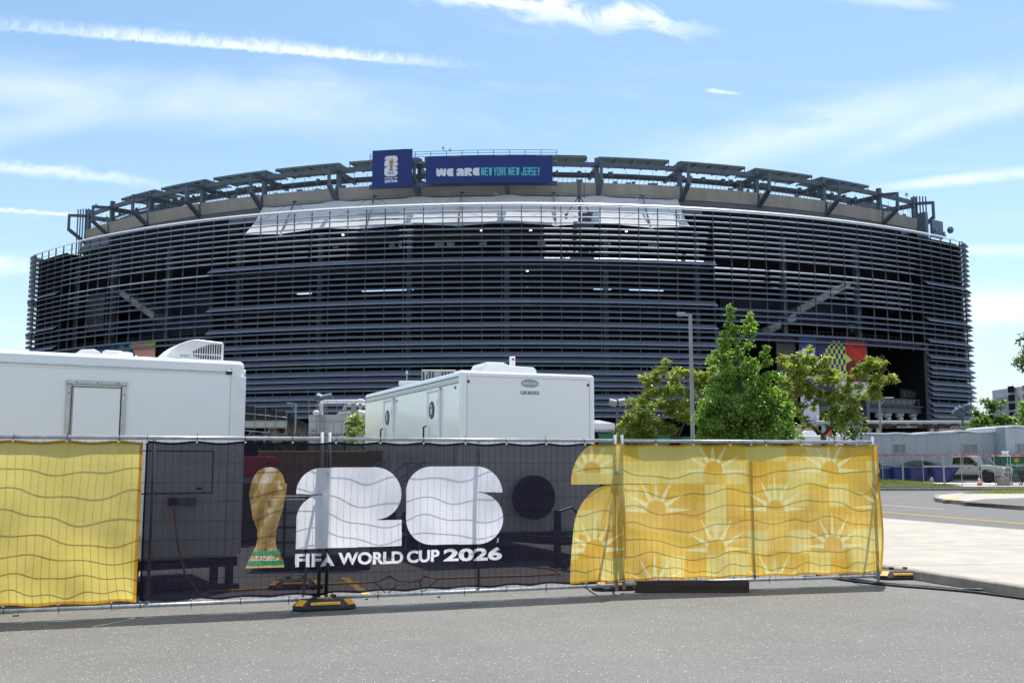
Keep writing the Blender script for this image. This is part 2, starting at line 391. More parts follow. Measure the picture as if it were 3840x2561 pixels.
# stadium banners
NAVY, TEAL, PAPER = (.022, .044, .185), (.10, .50, .54), (.70, .74, .80)
b1c = Canvas(6.5, 6.2, 36, NAVY)
b1c.poly(two(2.0, 3.45, 2.15, 1.72), PAPER); b1c.poly(six(2.0, 1.75, 2.15, 1.65), PAPER)
trophy(b1c, 2.72, 2.62, .75, 2.12, 1.0)
b1c.text('FIFA', [(2.63, 2.08), (3.55, 2.08), (3.55, 2.42), (2.63, 2.42)], (.02, .02, .03), 0.03)
b1c.text('WORLD CUP', [(2.0, 1.32), (4.15, 1.34), (4.15, 1.62), (2.0, 1.60)], PAPER, 0.03)
b1c.text('2026', [(2.0, .72), (4.15, .74), (4.15, 1.22), (2.0, 1.20)], PAPER, 0.04)
IM_LOGO = b1c.image('logo_banner_print')
WE_W, WE_H = 21.2, 4.45
b2c = Canvas(WE_W, WE_H, 36, NAVY)
sx = WE_W / 484.0
def we(x, y): return (x * sx, y * WE_H / 103.0)            # units: photo pixels from the banner's lower left corner
def glyph(x0, x1, shapes, col=PAPER):
    for s_ in shapes: b2c.poly([we(x0 + (x1 - x0) * u, 27 + 29 * v) for u, v in s_], col)
def half(cx, cy, rx, ry, a0, a1): return arc((cx, cy), rx, a0, a1, 10, ry)
glyph(41, 79, [[(0, 1), (.2, 1), (.27, .72), (.38, .98), (.5, 1), (.62, .98), (.74, .72), (.8, 1), (1, 1)] + half(.76, .32, .24, .32, 0, -180) + half(.25, .32, .25, .32, 0, -180)])
glyph(82, 107, [half(.4, .6, .4, .4, 180, 90) + [(1, 1), (.95, .7), (.8, .6), (1, .55), (.95, .35), (.8, .3), (1, .27), (1, 0)] + half(.4, .4, .4, .4, 270, 180)])
glyph(118, 147, [half(.35, .6, .35, .4, 180, 90) + half(.6, .6, .4, .4, 90, 0) + [(1, 0), (.62, 0), (.6, .3), (.5, .02)] + half(.3, .28, .3, .28, 270, 90) + [(.45, .6), (.2, .62), (0, .6)]])
glyph(149, 178, [[(0, 0), (0, 1)] + half(.65, .72, .35, .28, 90, -90) + [(1, .15), (1, 0), (.62, 0), (.45, .3), (.42, 0)]])
glyph(181, 207, [half(.4, .6, .4, .4, 180, 90) + [(1, 1), (.95, .7), (.8, .6), (1, .55), (.95, .35), (.8, .3), (1, .27), (1, 0)] + half(.4, .4, .4, .4, 270, 180)])
STROKES = {'N': [((0, 0), (0, 1)), ((1, 0), (1, 1)), ((.1, 1), (.9, 0))], 'E': [((0, 0), (0, 1)), ((0, 0), (1, 0)), ((0, .5), (.85, .5)), ((0, 1), (1, 1))], 'W': [((0, 1), (.25, 0)), ((.25, 0), (.5, .9)), ((.5, .9), (.75, 0)), ((.75, 0), (1, 1))],
    'Y': [((.5, 0), (.5, .45)), ((0, 1), (.5, .42)), ((1, 1), (.5, .42))], 'O': [((0, 0), (0, 1)), ((1, 0), (1, 1)), ((0, 0), (1, 0)), ((0, 1), (1, 1))], 'R': [((0, 0), (0, 1)), ((0, 1), (1, 1)), ((1, 1), (1, .5)), ((0, .5), (1, .5)), ((.45, .5), (1, 0))],
    'K': [((0, 0), (0, 1)), ((.1, .45), (1, 1)), ((.25, .55), (1, 0))], 'J': [((1, 1), (1, 0)), ((1, 0), (0, 0)), ((0, 0), (0, .3))], 'S': [((1, 1), (0, 1)), ((0, 1), (0, .5)), ((0, .5), (1, .5)), ((1, .5), (1, 0)), ((1, 0), (0, 0))]}
def block_text(cv, word, x0, x1, y0, y1, col, tw=.30, th=.15):
    n = len(word); cw = (x1 - x0) / (n + (n - 1) * .20)
    for i, ch in enumerate(word):
        gx0 = x0 + i * cw * 1.20; hx, hy = cw * tw / 2, (y1 - y0) * th / 2
        m = lambda q: (gx0 + hx + q[0] * (cw - 2 * hx), y0 + hy + q[1] * (y1 - y0 - 2 * hy))
        for p_, q_ in STROKES[ch]:
            (ax, ay), (bx, by) = m(p_), m(q_)
            if abs(ay - by) < 1e-6: cv.poly([(min(ax, bx) - hx, ay - hy), (max(ax, bx) + hx, ay - hy), (max(ax, bx) + hx, ay + hy), (min(ax, bx) - hx, ay + hy)], col)
            else:
                lo, hi = ((ax, ay), (bx, by)) if ay < by else ((bx, by), (ax, ay)); cv.poly([(lo[0] - hx, lo[1] - hy), (lo[0] + hx, lo[1] - hy), (hi[0] + hx, hi[1] + hy), (hi[0] - hx, hi[1] + hy)], col)
for s_, a_, b_ in (('NEW', 213, 254), ('YORK', 261, 309), ('NEW', 316, 358), ('JERSEY', 365, 436)):
    (x0_, y0_), (x1_, y1_) = we(a_, 27), we(b_, 57); block_text(b2c, s_, x0_, x1_, y0_, y1_, TEAL)
IM_WE = b2c.image('slogan_banner_print')
b3c = Canvas(6.0, 10.0, 20, (.02, .025, .14))                   # tall gate banner beside it: white 26 on blue, striped white foot
b3c.poly([(0, 6.2), (6, 6.2), (6, 10), (0, 10)], (.03, .07, .22))
b3c.poly([(0, 0), (6, 0), (6, 3.5), (0, 2.9)], (.62, .66, .74))
for k in range(4): b3c.poly([(0, 2.9 + .42 * k), (6, 3.7 + .42 * k), (6, 3.95 + .42 * k), (0, 3.12 + .42 * k)], (.62, .66, .74))
b3c.poly(two(.8, 6.75, 4.4, 1.75), PAPER); b3c.poly(six(.8, 4.9, 4.4, 1.75), PAPER)
IM_TALL = b3c.image('tall_banner_print')
b4c = Canvas(9.0, 11.0, 20, (.035, .032, .11))                  # mural: lime checked arch, red discs, white foot
LIME = (.48, .58, .11)
for j in range(9):
    z0 = 10.9 - (0.35 * j + 0.075 * j * j + .1); z1 = 10.9 - (0.35 * (j + 1) + 0.075 * (j + 1) ** 2 + .1)
    for i in range(12):
        if (i + j) % 2: continue
        x0 = 1.0 + i * .45
        c_ = 3.4; hw = 2.35 * math.sqrt(max(0.02, 1 - max(0, (z0 - 8.3) / 2.7) ** 2))
        if abs(x0 + .2 - c_) < hw: b4c.poly([(x0, z1), (x0 + .45, z1), (x0 + .45, z0), (x0, z0)], LIME)
b4c.poly([(5.2, 7.0), (9, 7.0), (9, 11), (5.0, 11)], (.42, .022, .018)); b4c.poly(arc((9, 11), 3.6, 180, 270, 20), (.55, .035, .016))
b4c.poly([(5.2, 7.0), (9, 7.0), (9, 2.6), (5.2, 2.6)], (.16, .012, .018)); b4c.poly(arc((9.6, 6.0), 1.2, 90, 270, 12), (.05, .33, .1))
b4c.poly([(5.0, 8.4), (6.3, 7.05), (5.0, 6.2)], LIME)
b4c.poly([(3.0, 0), (9, 0), (9, 2.6), (3.0, 2.6)], (.62, .65, .72)); b4c.poly([(4.2, 2.6), (5.2, 2.6), (5.2, 4.2), (4.2, 3.6)], (.18, .26, .3))
IM_MURAL = b4c.image('mural_print')
b5c = Canvas(16.0, 7.0, 20, (.02, .025, .16))                   # left gate mural
b5c.poly(two(1.2, 3.6, 2.6, 2.0), PAPER)
for i in range(5):
    for j in range(5):
        if (i * 2 + j * 3) % 5 < 3 and i + j > 1: b5c.poly([(7 + i, 1.6 + j), (8 + i, 1.6 + j), (8 + i, 2.6 + j), (7 + i, 2.6 + j)], ((.03, .28, .30), (.02, .09, .30), (.05, .40, .38))[(i + j) % 3])
for cx_, cy_ in ((10.2, 5.0), (9.0, 3.2)):
    for a in range(0, 181, 30): b5c.poly([(cx_ + .2 * math.cos(rad(a + 20)), cy_ + .2 * math.sin(rad(a + 20))), (cx_ + .2 * math.cos(rad(a - 20)), cy_ + .2 * math.sin(rad(a - 20))), (cx_ + 1.1 * math.cos(rad(a)), cy_ + 1.1 * math.sin(rad(a)))], (.55, .50, .10))
b5c.poly(arc((16, 7.2), 4.6, 180, 270, 20) + [(16, 7.2)], (.62, .32, .24)); b5c.poly(arc((16.2, 7.3), 1.7, 180, 270, 12) + [(16.2, 7.3)], (.45, .55, .06))
IM_LGATE = b5c.image('left_mural_print')
def signimg(name, w, h, lines, bgc, ppm=60):
    c = Canvas(w, h, ppm, bgc)
    for s_, x, y, x1, y1, col, bold in lines: c.text(s_, [(x, y), (x1, y), (x1, y1), (x, y1)], col, bold)
    return c.image(name)
DK = (.012, .013, .014); OR = (.62, .20, .03)
IM_GA = signimg('gate_sign_print', 9.0, .62, [('METAL DETECTORS', .15, .33, 2.0, .53, OR, .01), ('IN USE', .75, .09, 1.35, .27, OR, .01), ('GENERAL ADMISSION', 2.7, .10, 6.3, .52, (.8, .8, .78), .008),
    ('NO WEAPONS OF ANY TYPE', 6.55, .36, 8.85, .52, (.5, .1, .02), .01), ('PERMITTED AT', 6.55, .12, 7.55, .27, (.5, .1, .02), .01), ('STADIUM', 8.2, .12, 8.85, .27, (.5, .1, .02), .01)], DK)
IM_100 = signimg('section_sign_print', 9, 3, [('100', 1.2, .5, 7.6, 2.5, (.05, .06, .075), .05)], (.008, .010, .014), 30)
IM_LEVEL = signimg('level_sign_print', 2.4, 3.0, [('200 LEVEL', .2, 2.2, 2.2, 2.6, (.5, .5, .5), .0), ('SEATING', .3, 1.5, 2.1, 1.9, (.5, .5, .5), .0), ('<-', .7, .5, 1.7, 1.0, (.5, .5, .5), .0)], (.012, .014, .02), 30)
IM_AD = signimg('advert_print', 5.6, 6.0, [("Risk isn't", .4, 4.2, 3.4, 4.9, (.10, .17, .24), .0), ("for applause", .4, 3.2, 4.4, 3.9, (.10, .17, .24), .0), ("It's the", .4, 1.9, 2.6, 2.5, (.10, .17, .24), .0), ('opportunity', .4, .8, 4.2, 1.5, (.10, .17, .24), .0)], (.008, .022, .06), 30)
IM_DOGS = signimg('stand_sign_print', 1.6, 1.2, [('HOT', .3, .65, 1.3, 1.0, (.4, .4, .4), .01), ('DOGS', .2, .15, 1.4, .5, (.4, .4, .4), .01)], (.012, .013, .016), 40)
c_ = Canvas(.62, .36, 500, (.5, .52, .55), 0.0)
c_.poly(arc((.31, .245), .165, 0, 360, 40, .072), (.20, .25, .28), 1.0); c_.poly(arc((.31, .245), .158, 0, 360, 40, .065), (.30, .36, .39), 1.0)
c_.text('Satellite Suites', [(.175, .225), (.445, .225), (.445, .272), (.175, .272)], (.72, .76, .8), .01, 1.0)
c_.text('GR30352', [(.135, .055), (.485, .055), (.485, .115), (.135, .115)], (.012, .02, .14), .03, 1.0)
IM_TRAILER = c_.image('trailer_lettering')
c_ = Canvas(.34, .07, 500, (.1, .1, .1), 0.0); c_.text('DOMETIC', [(.09, .015), (.33, .015), (.33, .055), (.09, .055)], (.03, .03, .035), .0, 1.0); c_.poly([(.01, .02), (.03, .055), (.045, .02)], (.05, .05, .05), 1.0); c_.poly([(.045, .02), (.065, .05), (.08, .02)], (.05, .05, .05), 1.0)
IM_DOM = c_.image('unit_lettering')
c_ = Canvas(2.6, 1.6, 60, (.02, .03, .05), 0.0); c_.text('Marley', [(.75, .6), (2.4, .6), (2.4, 1.15), (.75, 1.15)], (.02, .03, .05), .03, 1.0)
for a in range(20, 320, 4): c_.poly([(1.25 + 1.15 * math.cos(rad(a)), .85 + .6 * math.sin(rad(a))), (1.25 + 1.15 * math.cos(rad(a + 5)), .85 + .6 * math.sin(rad(a + 5))), (1.25 + 1.08 * math.cos(rad(a + 5)), .85 + .54 * math.sin(rad(a + 5))), (1.25 + 1.08 * math.cos(rad(a)), .85 + .54 * math.sin(rad(a)))], (.02, .03, .05), 1.0)
IM_MARLEY = c_.image('tower_lettering')
c_ = Canvas(2.6, 1.4, 60, (.006, .13, .045)); c_.text('SUNBELT', [(.2, .45), (1.9, .45), (1.9, .68), (.2, .68)], (.55, .56, .55), .02); c_.text('RENTALS', [(.45, .2), (1.6, .2), (1.6, .34), (.45, .34)], (.3, .4, .35), .0)
for a in range(0, 360, 30): c_.poly([(1.0 + .1 * math.cos(rad(a + 25)), 1.0 + .1 * math.sin(rad(a + 25))), (1.0 + .1 * math.cos(rad(a - 25)), 1.0 + .1 * math.sin(rad(a - 25))), (1.0 + .24 * math.cos(rad(a)), 1.0 + .24 * math.sin(rad(a)))], (.6, .36, .02))
c_.poly(arc((1.0, 1.0), .11, 0, 360, 16), (.6, .36, .02))
IM_SUN = c_.image('generator_lettering')
IM_WILL = signimg('will_call_print', 6.0, .6, [('BOX', .2, .12, 1.2, .5, (.6, .6, .58), .02), ('PRESS WILL CALL', 2.4, .15, 5.6, .45, (.10, .10, .10), .01)], (.36, .34, .31), 40)

# ------------------------------------------------------------------ materials
def nmat(name):
    m = bpy.data.materials.new(name); m.use_nodes = True; nt = m.node_tree; nt.nodes.clear(); E.nt = nt
    out = nt.nodes.new('ShaderNodeOutputMaterial'); return m, nt, out
def N(nt, t, **kw):
    n = nt.nodes.new(t)
    for k, v in kw.items(): n.inputs[k].default_value = v
    return n
def rgb(c): return (c[0], c[1], c[2], 1.0)
def coords(nt, space='Object'):
    return nt.nodes.new('ShaderNodeTexCoord').outputs[space]
def ramp(fac, c0, c1, lo=0.3, hi=0.7):
    n = E.nt.nodes.new('ShaderNodeMix'); n.data_type = 'RGBA'
    f = smooth(fac, lo, hi); E.nt.links.new(f.s, n.inputs[0])
    for i, c in ((6, c0), (7, c1)):
        if isinstance(c, (tuple, list)): n.inputs[i].default_value = rgb(c)
        else: E.nt.links.new(c, n.inputs[i])
    return n.outputs[2]
def pmat(name, col, rough=0.5, metal=0.0, var=0.12, scale=6.0, bump=0.0, bscale=60.0, dirt=None, dirt_amt=0.0, spec=0.5, coat=0.0, stretch=None, space='Object'):
    """painted or solid surface: base colour broken up by soft noise, optional dirt and relief"""
    m, nt, out = nmat(name); b = nt.nodes.new('ShaderNodeBsdfPrincipled'); nt.links.new(b.outputs[0], out.inputs[0])
    co = coords(nt, space)
    if stretch:
        mp = nt.nodes.new('ShaderNodeMapping'); mp.inputs['Scale'].default_value = stretch; nt.links.new(co, mp.inputs[0]); co = mp.outputs[0]
    n1 = noise(co, scale, 6, 0.6)
    c0 = tuple(min(1, c * (1 + var)) for c in col); c1 = tuple(c * (1 - var) for c in col)
    cc = ramp(n1, c1, c0, 0.3, 0.7)
    if dirt_amt:
        n2 = noise(co, scale * 0.45, 8, 0.7)
        mix = nt.nodes.new('ShaderNodeMix'); mix.data_type = 'RGBA'; f = smooth(n2, 0.5, 0.78) * dirt_amt
        nt.links.new(f.s, mix.inputs[0]); nt.links.new(cc, mix.inputs[6]); mix.inputs[7].default_value = rgb(dirt or (.05, .045, .04)); cc = mix.outputs[2]
    nt.links.new(cc, b.inputs['Base Color'])
    b.inputs['Metallic'].default_value = metal; b.inputs['Specular IOR Level'].default_value = spec
    rr = noise(co, scale * 2.3, 4) * 0.25 + (rough - 0.125); nt.links.new(rr.s, b.inputs['Roughness'])
    if coat: b.inputs['Coat Weight'].default_value = coat; b.inputs['Coat IOR'].default_value = 1.7 if name == 'trailer_white' else 1.5; b.inputs['Coat Roughness'].default_value = 0.06
    if bump:
        bn = nt.nodes.new('ShaderNodeBump'); bn.inputs['Strength'].default_value = bump; bn.inputs['Distance'].default_value = 0.02
        nt.links.new(noise(co, bscale, 5, 0.7).s, bn.inputs['Height']); nt.links.new(bn.outputs[0], b.inputs['Normal'])
    return m
def imgmat(name, im, rough=0.6, spec=0.3):
    m, nt, out = nmat(name); b = nt.nodes.new('ShaderNodeBsdfPrincipled'); nt.links.new(b.outputs[0], out.inputs[0])
    t = nt.nodes.new('ShaderNodeTexImage'); t.image = im; t.extension = 'EXTEND'; nt.links.new(coords(nt, 'UV'), t.inputs[0])
    nt.links.new(t.outputs[0], b.inputs['Base Color']); b.inputs['Roughness'].default_value = rough; b.inputs['Specular IOR Level'].default_value = spec
    return m
def decalmat(name, im, rough=.3):
    m, nt, out = nmat(name); b = nt.nodes.new('ShaderNodeBsdfPrincipled'); tp = nt.nodes.new('ShaderNodeBsdfTransparent'); mx_ = nt.nodes.new('ShaderNodeMixShader')
    t = nt.nodes.new('ShaderNodeTexImage'); t.image = im; t.extension = 'EXTEND'; nt.links.new(coords(nt, 'UV'), t.inputs[0]); nt.links.new(t.outputs[0], b.inputs['Base Color']); b.inputs['Roughness'].default_value = rough
    nt.links.new(t.outputs[1], mx_.inputs[0]); nt.links.new(tp.outputs[0], mx_.inputs[1]); nt.links.new(b.outputs[0], mx_.inputs[2]); nt.links.new(mx_.outputs[0], out.inputs[0]); return m
def clothmat(name, im, refl=0.2, trans=0.8):
    """woven mesh banner: printed threads that scatter and pass light, open holes between them"""
    m, nt, out = nmat(name)
    t = nt.nodes.new('ShaderNodeTexImage'); t.image = im; t.extension = 'EXTEND'; uvs = coords(nt, 'UV'); nt.links.new(uvs, t.inputs[0])
    nz = noise(coords(nt, 'Object'), 2.2, 5, 0.6); mm = nt.nodes.new('ShaderNodeMix'); mm.data_type = 'RGBA'; mm.blend_type = 'MULTIPLY'; mm.inputs[0].default_value = 1
    nt.links.new(t.outputs[0], mm.inputs[6]); cb = ramp(nz, (.90, .89, .86), (1, 1, 1)); nt.links.new(cb, mm.inputs[7])
    d = nt.nodes.new('ShaderNodeBsdfDiffuse'); tr = nt.nodes.new('ShaderNodeBsdfTranslucent'); g = N(nt, 'ShaderNodeBsdfGlossy', Roughness=0.45)
    for q in (d, tr): nt.links.new(mm.outputs[2], q.inputs[0])
    mx1 = nt.nodes.new('ShaderNodeMixShader'); mx1.inputs[0].default_value = trans / (refl + trans); nt.links.new(d.outputs[0], mx1.inputs[1]); nt.links.new(tr.outputs[0], mx1.inputs[2])
    mxg = nt.nodes.new('ShaderNodeMixShader'); mxg.inputs[0].default_value = 0.006; nt.links.new(mx1.outputs[0], mxg.inputs[1]); nt.links.new(g.outputs[0], mxg.inputs[2])
    tp = nt.nodes.new('ShaderNodeBsdfTransparent'); mx2 = nt.nodes.new('ShaderNodeMixShader')
    nt.links.new(t.outputs[1], mx2.inputs[0]); nt.links.new(tp.outputs[0], mx2.inputs[1]); nt.links.new(mxg.outputs[0], mx2.inputs[2]); nt.links.new(mx2.outputs[0], out.inputs[0])
    return m
def leafmat(name, c0, c1, trans=0.5):
    m, nt, out = nmat(name); co = coords(nt, 'Object')
    cc = ramp(noise(co, 1.6, 5, 0.7), c0, c1, 0.32, 0.68)
    cc2 = ramp(noise(co, 23.0, 2, 0.5), (.75, .78, .7), (1.2, 1.18, 1.1)); mm = nt.nodes.new('ShaderNodeMix'); mm.data_type = 'RGBA'; mm.blend_type = 'MULTIPLY'; mm.inputs[0].default_value = 1
    nt.links.new(cc, mm.inputs[6]); nt.links.new(cc2, mm.inputs[7])
    d = nt.nodes.new('ShaderNodeBsdfDiffuse'); tr = nt.nodes.new('ShaderNodeBsdfTranslucent'); g = N(nt, 'ShaderNodeBsdfGlossy', Roughness=0.38); g.inputs[0].default_value = (1, 1, 1, 1)
    nt.links.new(mm.outputs[2], d.inputs[0])
    tb_ = nt.nodes.new('ShaderNodeMix'); tb_.data_type = 'RGBA'; tb_.blend_type = 'MULTIPLY'; tb_.inputs[0].default_value = 1; nt.links.new(mm.outputs[2], tb_.inputs[6]); tb_.inputs[7].default_value = (2.3, 2.2, 1.5, 1); nt.links.new(tb_.outputs[2], tr.inputs[0])
    a = nt.nodes.new('ShaderNodeMixShader'); a.inputs[0].default_value = trans; nt.links.new(d.outputs[0], a.inputs[1]); nt.links.new(tr.outputs[0], a.inputs[2])
    b = nt.nodes.new('ShaderNodeMixShader'); b.inputs[0].default_value = 0.06; nt.links.new(a.outputs[0], b.inputs[1]); nt.links.new(g.outputs[0], b.inputs[2]); nt.links.new(b.outputs[0], out.inputs[0])
    return m
def lampmat(name, col, strength):
    m, nt, out = nmat(name); e = nt.nodes.new('ShaderNodeEmission'); e.inputs[0].default_value = rgb(col); e.inputs[1].default_value = strength; nt.links.new(e.outputs[0], out.inputs[0]); return m
def fabricmat(name, col, trans=0.3):
    m, nt, out = nmat(name); d = nt.nodes.new('ShaderNodeBsdfDiffuse'); tr = nt.nodes.new('ShaderNodeBsdfTranslucent')
    cc = ramp(noise(coords(nt), .35, 5, .6), tuple(c * .93 for c in col), col)
    nt.links.new(cc, d.inputs[0]); nt.links.new(cc, tr.inputs[0])
    a = nt.nodes.new('ShaderNodeMixShader'); a.inputs[0].default_value = trans; nt.links.new(d.outputs[0], a.inputs[1]); nt.links.new(tr.outputs[0], a.inputs[2]); nt.links.new(a.outputs[0], out.inputs[0]); return m

def asphalt(name, base, seed=0.0, scale=1.0):
    m, nt, out = nmat(name); b = nt.nodes.new('ShaderNodeBsdfPrincipled'); nt.links.new(b.outputs[0], out.inputs[0]); co = coords(nt)
    big = noise(co, 0.16 * scale, 6, 0.6); mid = noise(co, 1.1 * scale, 5, 0.65)
    c = ramp(big + (mid - 0.5) * 0.5, tuple(x * .82 for x in base), tuple(x * 1.14 for x in base), 0.3, 0.72)
    vo = nt.nodes.new('ShaderNodeTexVoronoi'); vo.inputs['Scale'].default_value = 95; nt.links.new(co, vo.inputs['Vector'])
    sepc = nt.nodes.new('ShaderNodeSeparateColor'); nt.links.new(vo.outputs['Color'], sepc.inputs[0]); cell = E(sepc.outputs[0])
    sp_ = ramp(cell, tuple(x * .45 for x in base), tuple(min(1, x * 1.75) for x in base), 0.0, 1.0)
    mx_ = nt.nodes.new('ShaderNodeMix'); mx_.data_type = 'RGBA'; mx_.inputs[0].default_value = 0.36; nt.links.new(c, mx_.inputs[6]); nt.links.new(sp_, mx_.inputs[7])
    fl = smooth(E(sepc.outputs[1]), 0.988, 0.996); m3 = nt.nodes.new('ShaderNodeMix'); m3.data_type = 'RGBA'; nt.links.new(fl.s, m3.inputs[0]); nt.links.new(mx_.outputs[2], m3.inputs[6]); m3.inputs[7].default_value = (.55, .54, .5, 1)
    st = smooth(noise(co, 0.5 * scale, 7, 0.72, 0.4), 0.60, 0.74) * 0.30; m4 = nt.nodes.new('ShaderNodeMix'); m4.data_type = 'RGBA'; nt.links.new(st.s, m4.inputs[0]); nt.links.new(m3.outputs[2], m4.inputs[6]); m4.inputs[7].default_value = rgb(tuple(x * .62 for x in base))
    nt.links.new(m4.outputs[2], b.inputs['Base Color']); b.inputs['Roughness'].default_value = 0.78; b.inputs['Specular IOR Level'].default_value = 0.35
    bn = N(nt, 'ShaderNodeBump', Strength=0.55, Distance=0.006); nt.links.new(vo.outputs['Distance'], bn.inputs['Height']); nt.links.new(bn.outputs[0], b.inputs['Normal'])
    return m
M_ASPHALT = asphalt('asphalt', (.146, .141, .132)); M_ROAD = asphalt('road_asphalt', (.125, .122, .118), 3.0)
M_WALK = pmat('concrete_walk', (.375, .340, .292), .85, 0, .10, 1.6, .25, 70, (.26, .235, .20), .55, space='Object')
M_KERB = pmat('kerb_concrete', (.25, .225, .195), .85, 0, .18, 5, .4, 60, (.10, .09, .08), .5)
M_SOIL = pmat('verge_soil', (.06, .075, .02), .95, 0, .3, 3)
M_YLINE = pmat('yellow_paint', (.55, .33, .045), .7, 0, .12, 14, .2, 90, (.2, .15, .08), .5); M_WLINE = pmat('white_paint', (.62, .62, .6), .7, 0, .1, 14, .2, 90, (.25, .24, .22), .5)
M_LOUVRE = pmat('louvre_aluminium', (.25, .295, .38), .42, .35, .10, .5, 0, 1, (.12, .12, .13), .25, space='Object')
M_POST = pmat('mullion_steel', (.14, .135, .13), .5, .2, .1, 2)
M_STEEL = pmat('blue_grey_steel', (.085, .105, .140), .5, .1, .12, .8, 0, 1, (.05, .05, .05), .3)
M_CONC = pmat('precast_concrete', (.335, .305, .265), .85, 0, .09, .5, .15, 8, (.19, .17, .15), .45, stretch=(1, 1, .35))
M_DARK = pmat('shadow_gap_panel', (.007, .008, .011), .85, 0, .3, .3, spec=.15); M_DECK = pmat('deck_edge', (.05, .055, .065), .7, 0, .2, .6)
M_GLASSD = pmat('dark_glazing', (.010, .013, .020), .12, 0, .3, .2, spec=.6); M_NAVYW = pmat('navy_wall', (.010, .014, .050), .5, 0, .2, .4)
M_GREYP = pmat('grey_panel', (.10, .10, .105), .7, 0, .08, .5); M_PALE = pmat('pale_soffit', (.50, .52, .54), .45, .2, .2, .4, 0, 1, (.2, .22, .25), .4)
M_FAB = fabricmat('tensile_fabric', (.90, .91, .93), .36); M_CANO = fabricmat('roof_panel_glass', (.27, .33, .31), .40)
M_TIP = pmat('roof_trim', (.11, .15, .19), .4, .4, .1, 1)
M_STONE = pmat('limestone', (.42, .35, .28), .85, 0, .14, 1.2, .3, 30, (.25, .2, .16), .4)
M_GALV = pmat('galvanised_pipe', (.40, .42, .44), .38, .35, .18, 9, 0, 1, (.25, .25, .25), .3)
M_WIRE = pmat('galvanised_wire', (.13, .135, .14), .5, .2, .15, 9)
M_RUBBER = pmat('black_rubber', (.016, .016, .018), .6, 0, .3, 9, .25, 50, (.09, .085, .08), .35); M_AMBER = pmat('amber_reflector', (.75, .36, .01), .25, 0, .1, 20, spec=.8, coat=.6)
M_TWHITE = pmat('trailer_white', (.83, .83, .84), .20, 0, .02, .8, 0, 1, (.66, .66, .64), .15, coat=.7); M_TTRIM = pmat('trailer_trim', (.80, .80, .81), .3, .1, .05, 3, 0, 1, (.3, .3, .3), .25)
M_ALU = pmat('bare_aluminium', (.52, .52, .50), .4, .5, .12, 8, 0, 1, (.2, .2, .2), .35); M_BLK = pmat('black_plastic', (.015, .015, .017), .4, 0, .2, 8); M_TYRE = pmat('tyre', (.018, .018, .018), .8, 0, .2, 12, .2, 40, (.08, .075, .07), .4)
M_GREY = pmat('grey_paint', (.25, .26, .27), .5, 0, .1, 4); M_WPLAST = pmat('white_plastic', (.74, .74, .74), .35, 0, .04, 4, 0, 1, (.5, .5, .48), .2); M_RED = pmat('red_paint', (.42, .02, .02), .4, 0, .15, 4); M_RLENS = pmat('red_lens', (.25, .01, .01), .15, 0, .1, 5, spec=.8)
M_TIMBER = pmat('weathered_timber', (.045, .030, .020), .8, 0, .35, 3, .35, 30, (.12, .09, .06), .4, stretch=(.6, 8, 8)); M_ORANGE = pmat('orange_cable', (.55, .25, .03), .5, 0, .1, 10)
M_TAN = pmat('tan_container', (.30, .20, .075), .6, 0, .1, 2, 0, 1, (.15, .1, .05), .4); M_TANK = pmat('tank_plastic', (.50, .52, .50), .45, 0, .08, 2)
M_BARK = pmat('bark', (.075, .058, .043), .9, 0, .3, 5, .5, 22, stretch=(3, 3, .7)); M_TWIG = pmat('dry_twig', (.19, .14, .105), .9, 0, .25, 6)
M_MAPLE = leafmat('maple_leaf', (.075, .15, .016), (.165, .275, .038), .5); M_LOCUST = leafmat('locust_leaf', (.13, .19, .026), (.26, .31, .055), .5); M_GREENL = leafmat('tree_leaf', (.045, .09, .02), (.10, .16, .035), .5); M_GRASS = leafmat('grass_blade', (.08, .13, .025), (.20, .22, .06), .4)
M_PREFAB = pmat('prefab_siding', (.37, .41, .45), .55, 0, .04, 1, 0, 1, (.24, .26, .28), .3); M_PRTRIM = pmat('prefab_trim', (.40, .42, .44), .6, 0, .06, 2); M_WINDOW = pmat('window_glass', (.10, .115, .125), .06, 0, .2, .6, spec=.9)
M_CONE = pmat('cone_orange', (.80, .055, .025), .5, 0, .06, 10); M_REFL = pmat('reflective_band', (.75, .75, .75), .4, 0, .05, 10); M_BIN = pmat('blue_bin', (.010, .022, .15), .4, 0, .12, 4, 0, 1, (.03, .035, .09), .3); M_GREENP = pmat('generator_green', (.006, .13, .045), .4, 0, .06, 3)
M_TRUCK = pmat('truck_paint', (.44, .405, .345), .25, .15, .03, 2, coat=.8); M_BLKCAR = pmat('black_car_paint', (.010, .010, .012), .2, 0, .1, 2, coat=1.0); M_DKCAR = pmat('slate_car_paint', (.022, .026, .036), .2, .1, .1, 2, coat=1.0); M_CARGL = pmat('car_glass', (.015, .018, .02), .04, 0, .1, 1, spec=1.0); M_CHROME = pmat('bright_metal', (.6, .6, .62), .15, .9, .05, 3); M_HEAD = pmat('headlamp_lens', (.55, .57, .6), .08, 0, .1, 8, spec=1.0, coat=1)
M_REDCAP = pmat('red_mesh', (.52, .10, .13), .7, 0, .15, 3); M_TARP = pmat('black_tarp', (.008, .008, .009), .6, 0, .3, 1.5); M_TOWER = pmat('cooling_tower_steel', (.42, .44, .43), .5, .15, .06, 1, 0, 1, (.3, .31, .3), .35); M_SIGNB = pmat('canopy_fascia', (.42, .43, .46), .5, .2, .06, 1); M_BEIGE = pmat('pale_building', (.46, .48, .50), .7, 0, .1, .3)
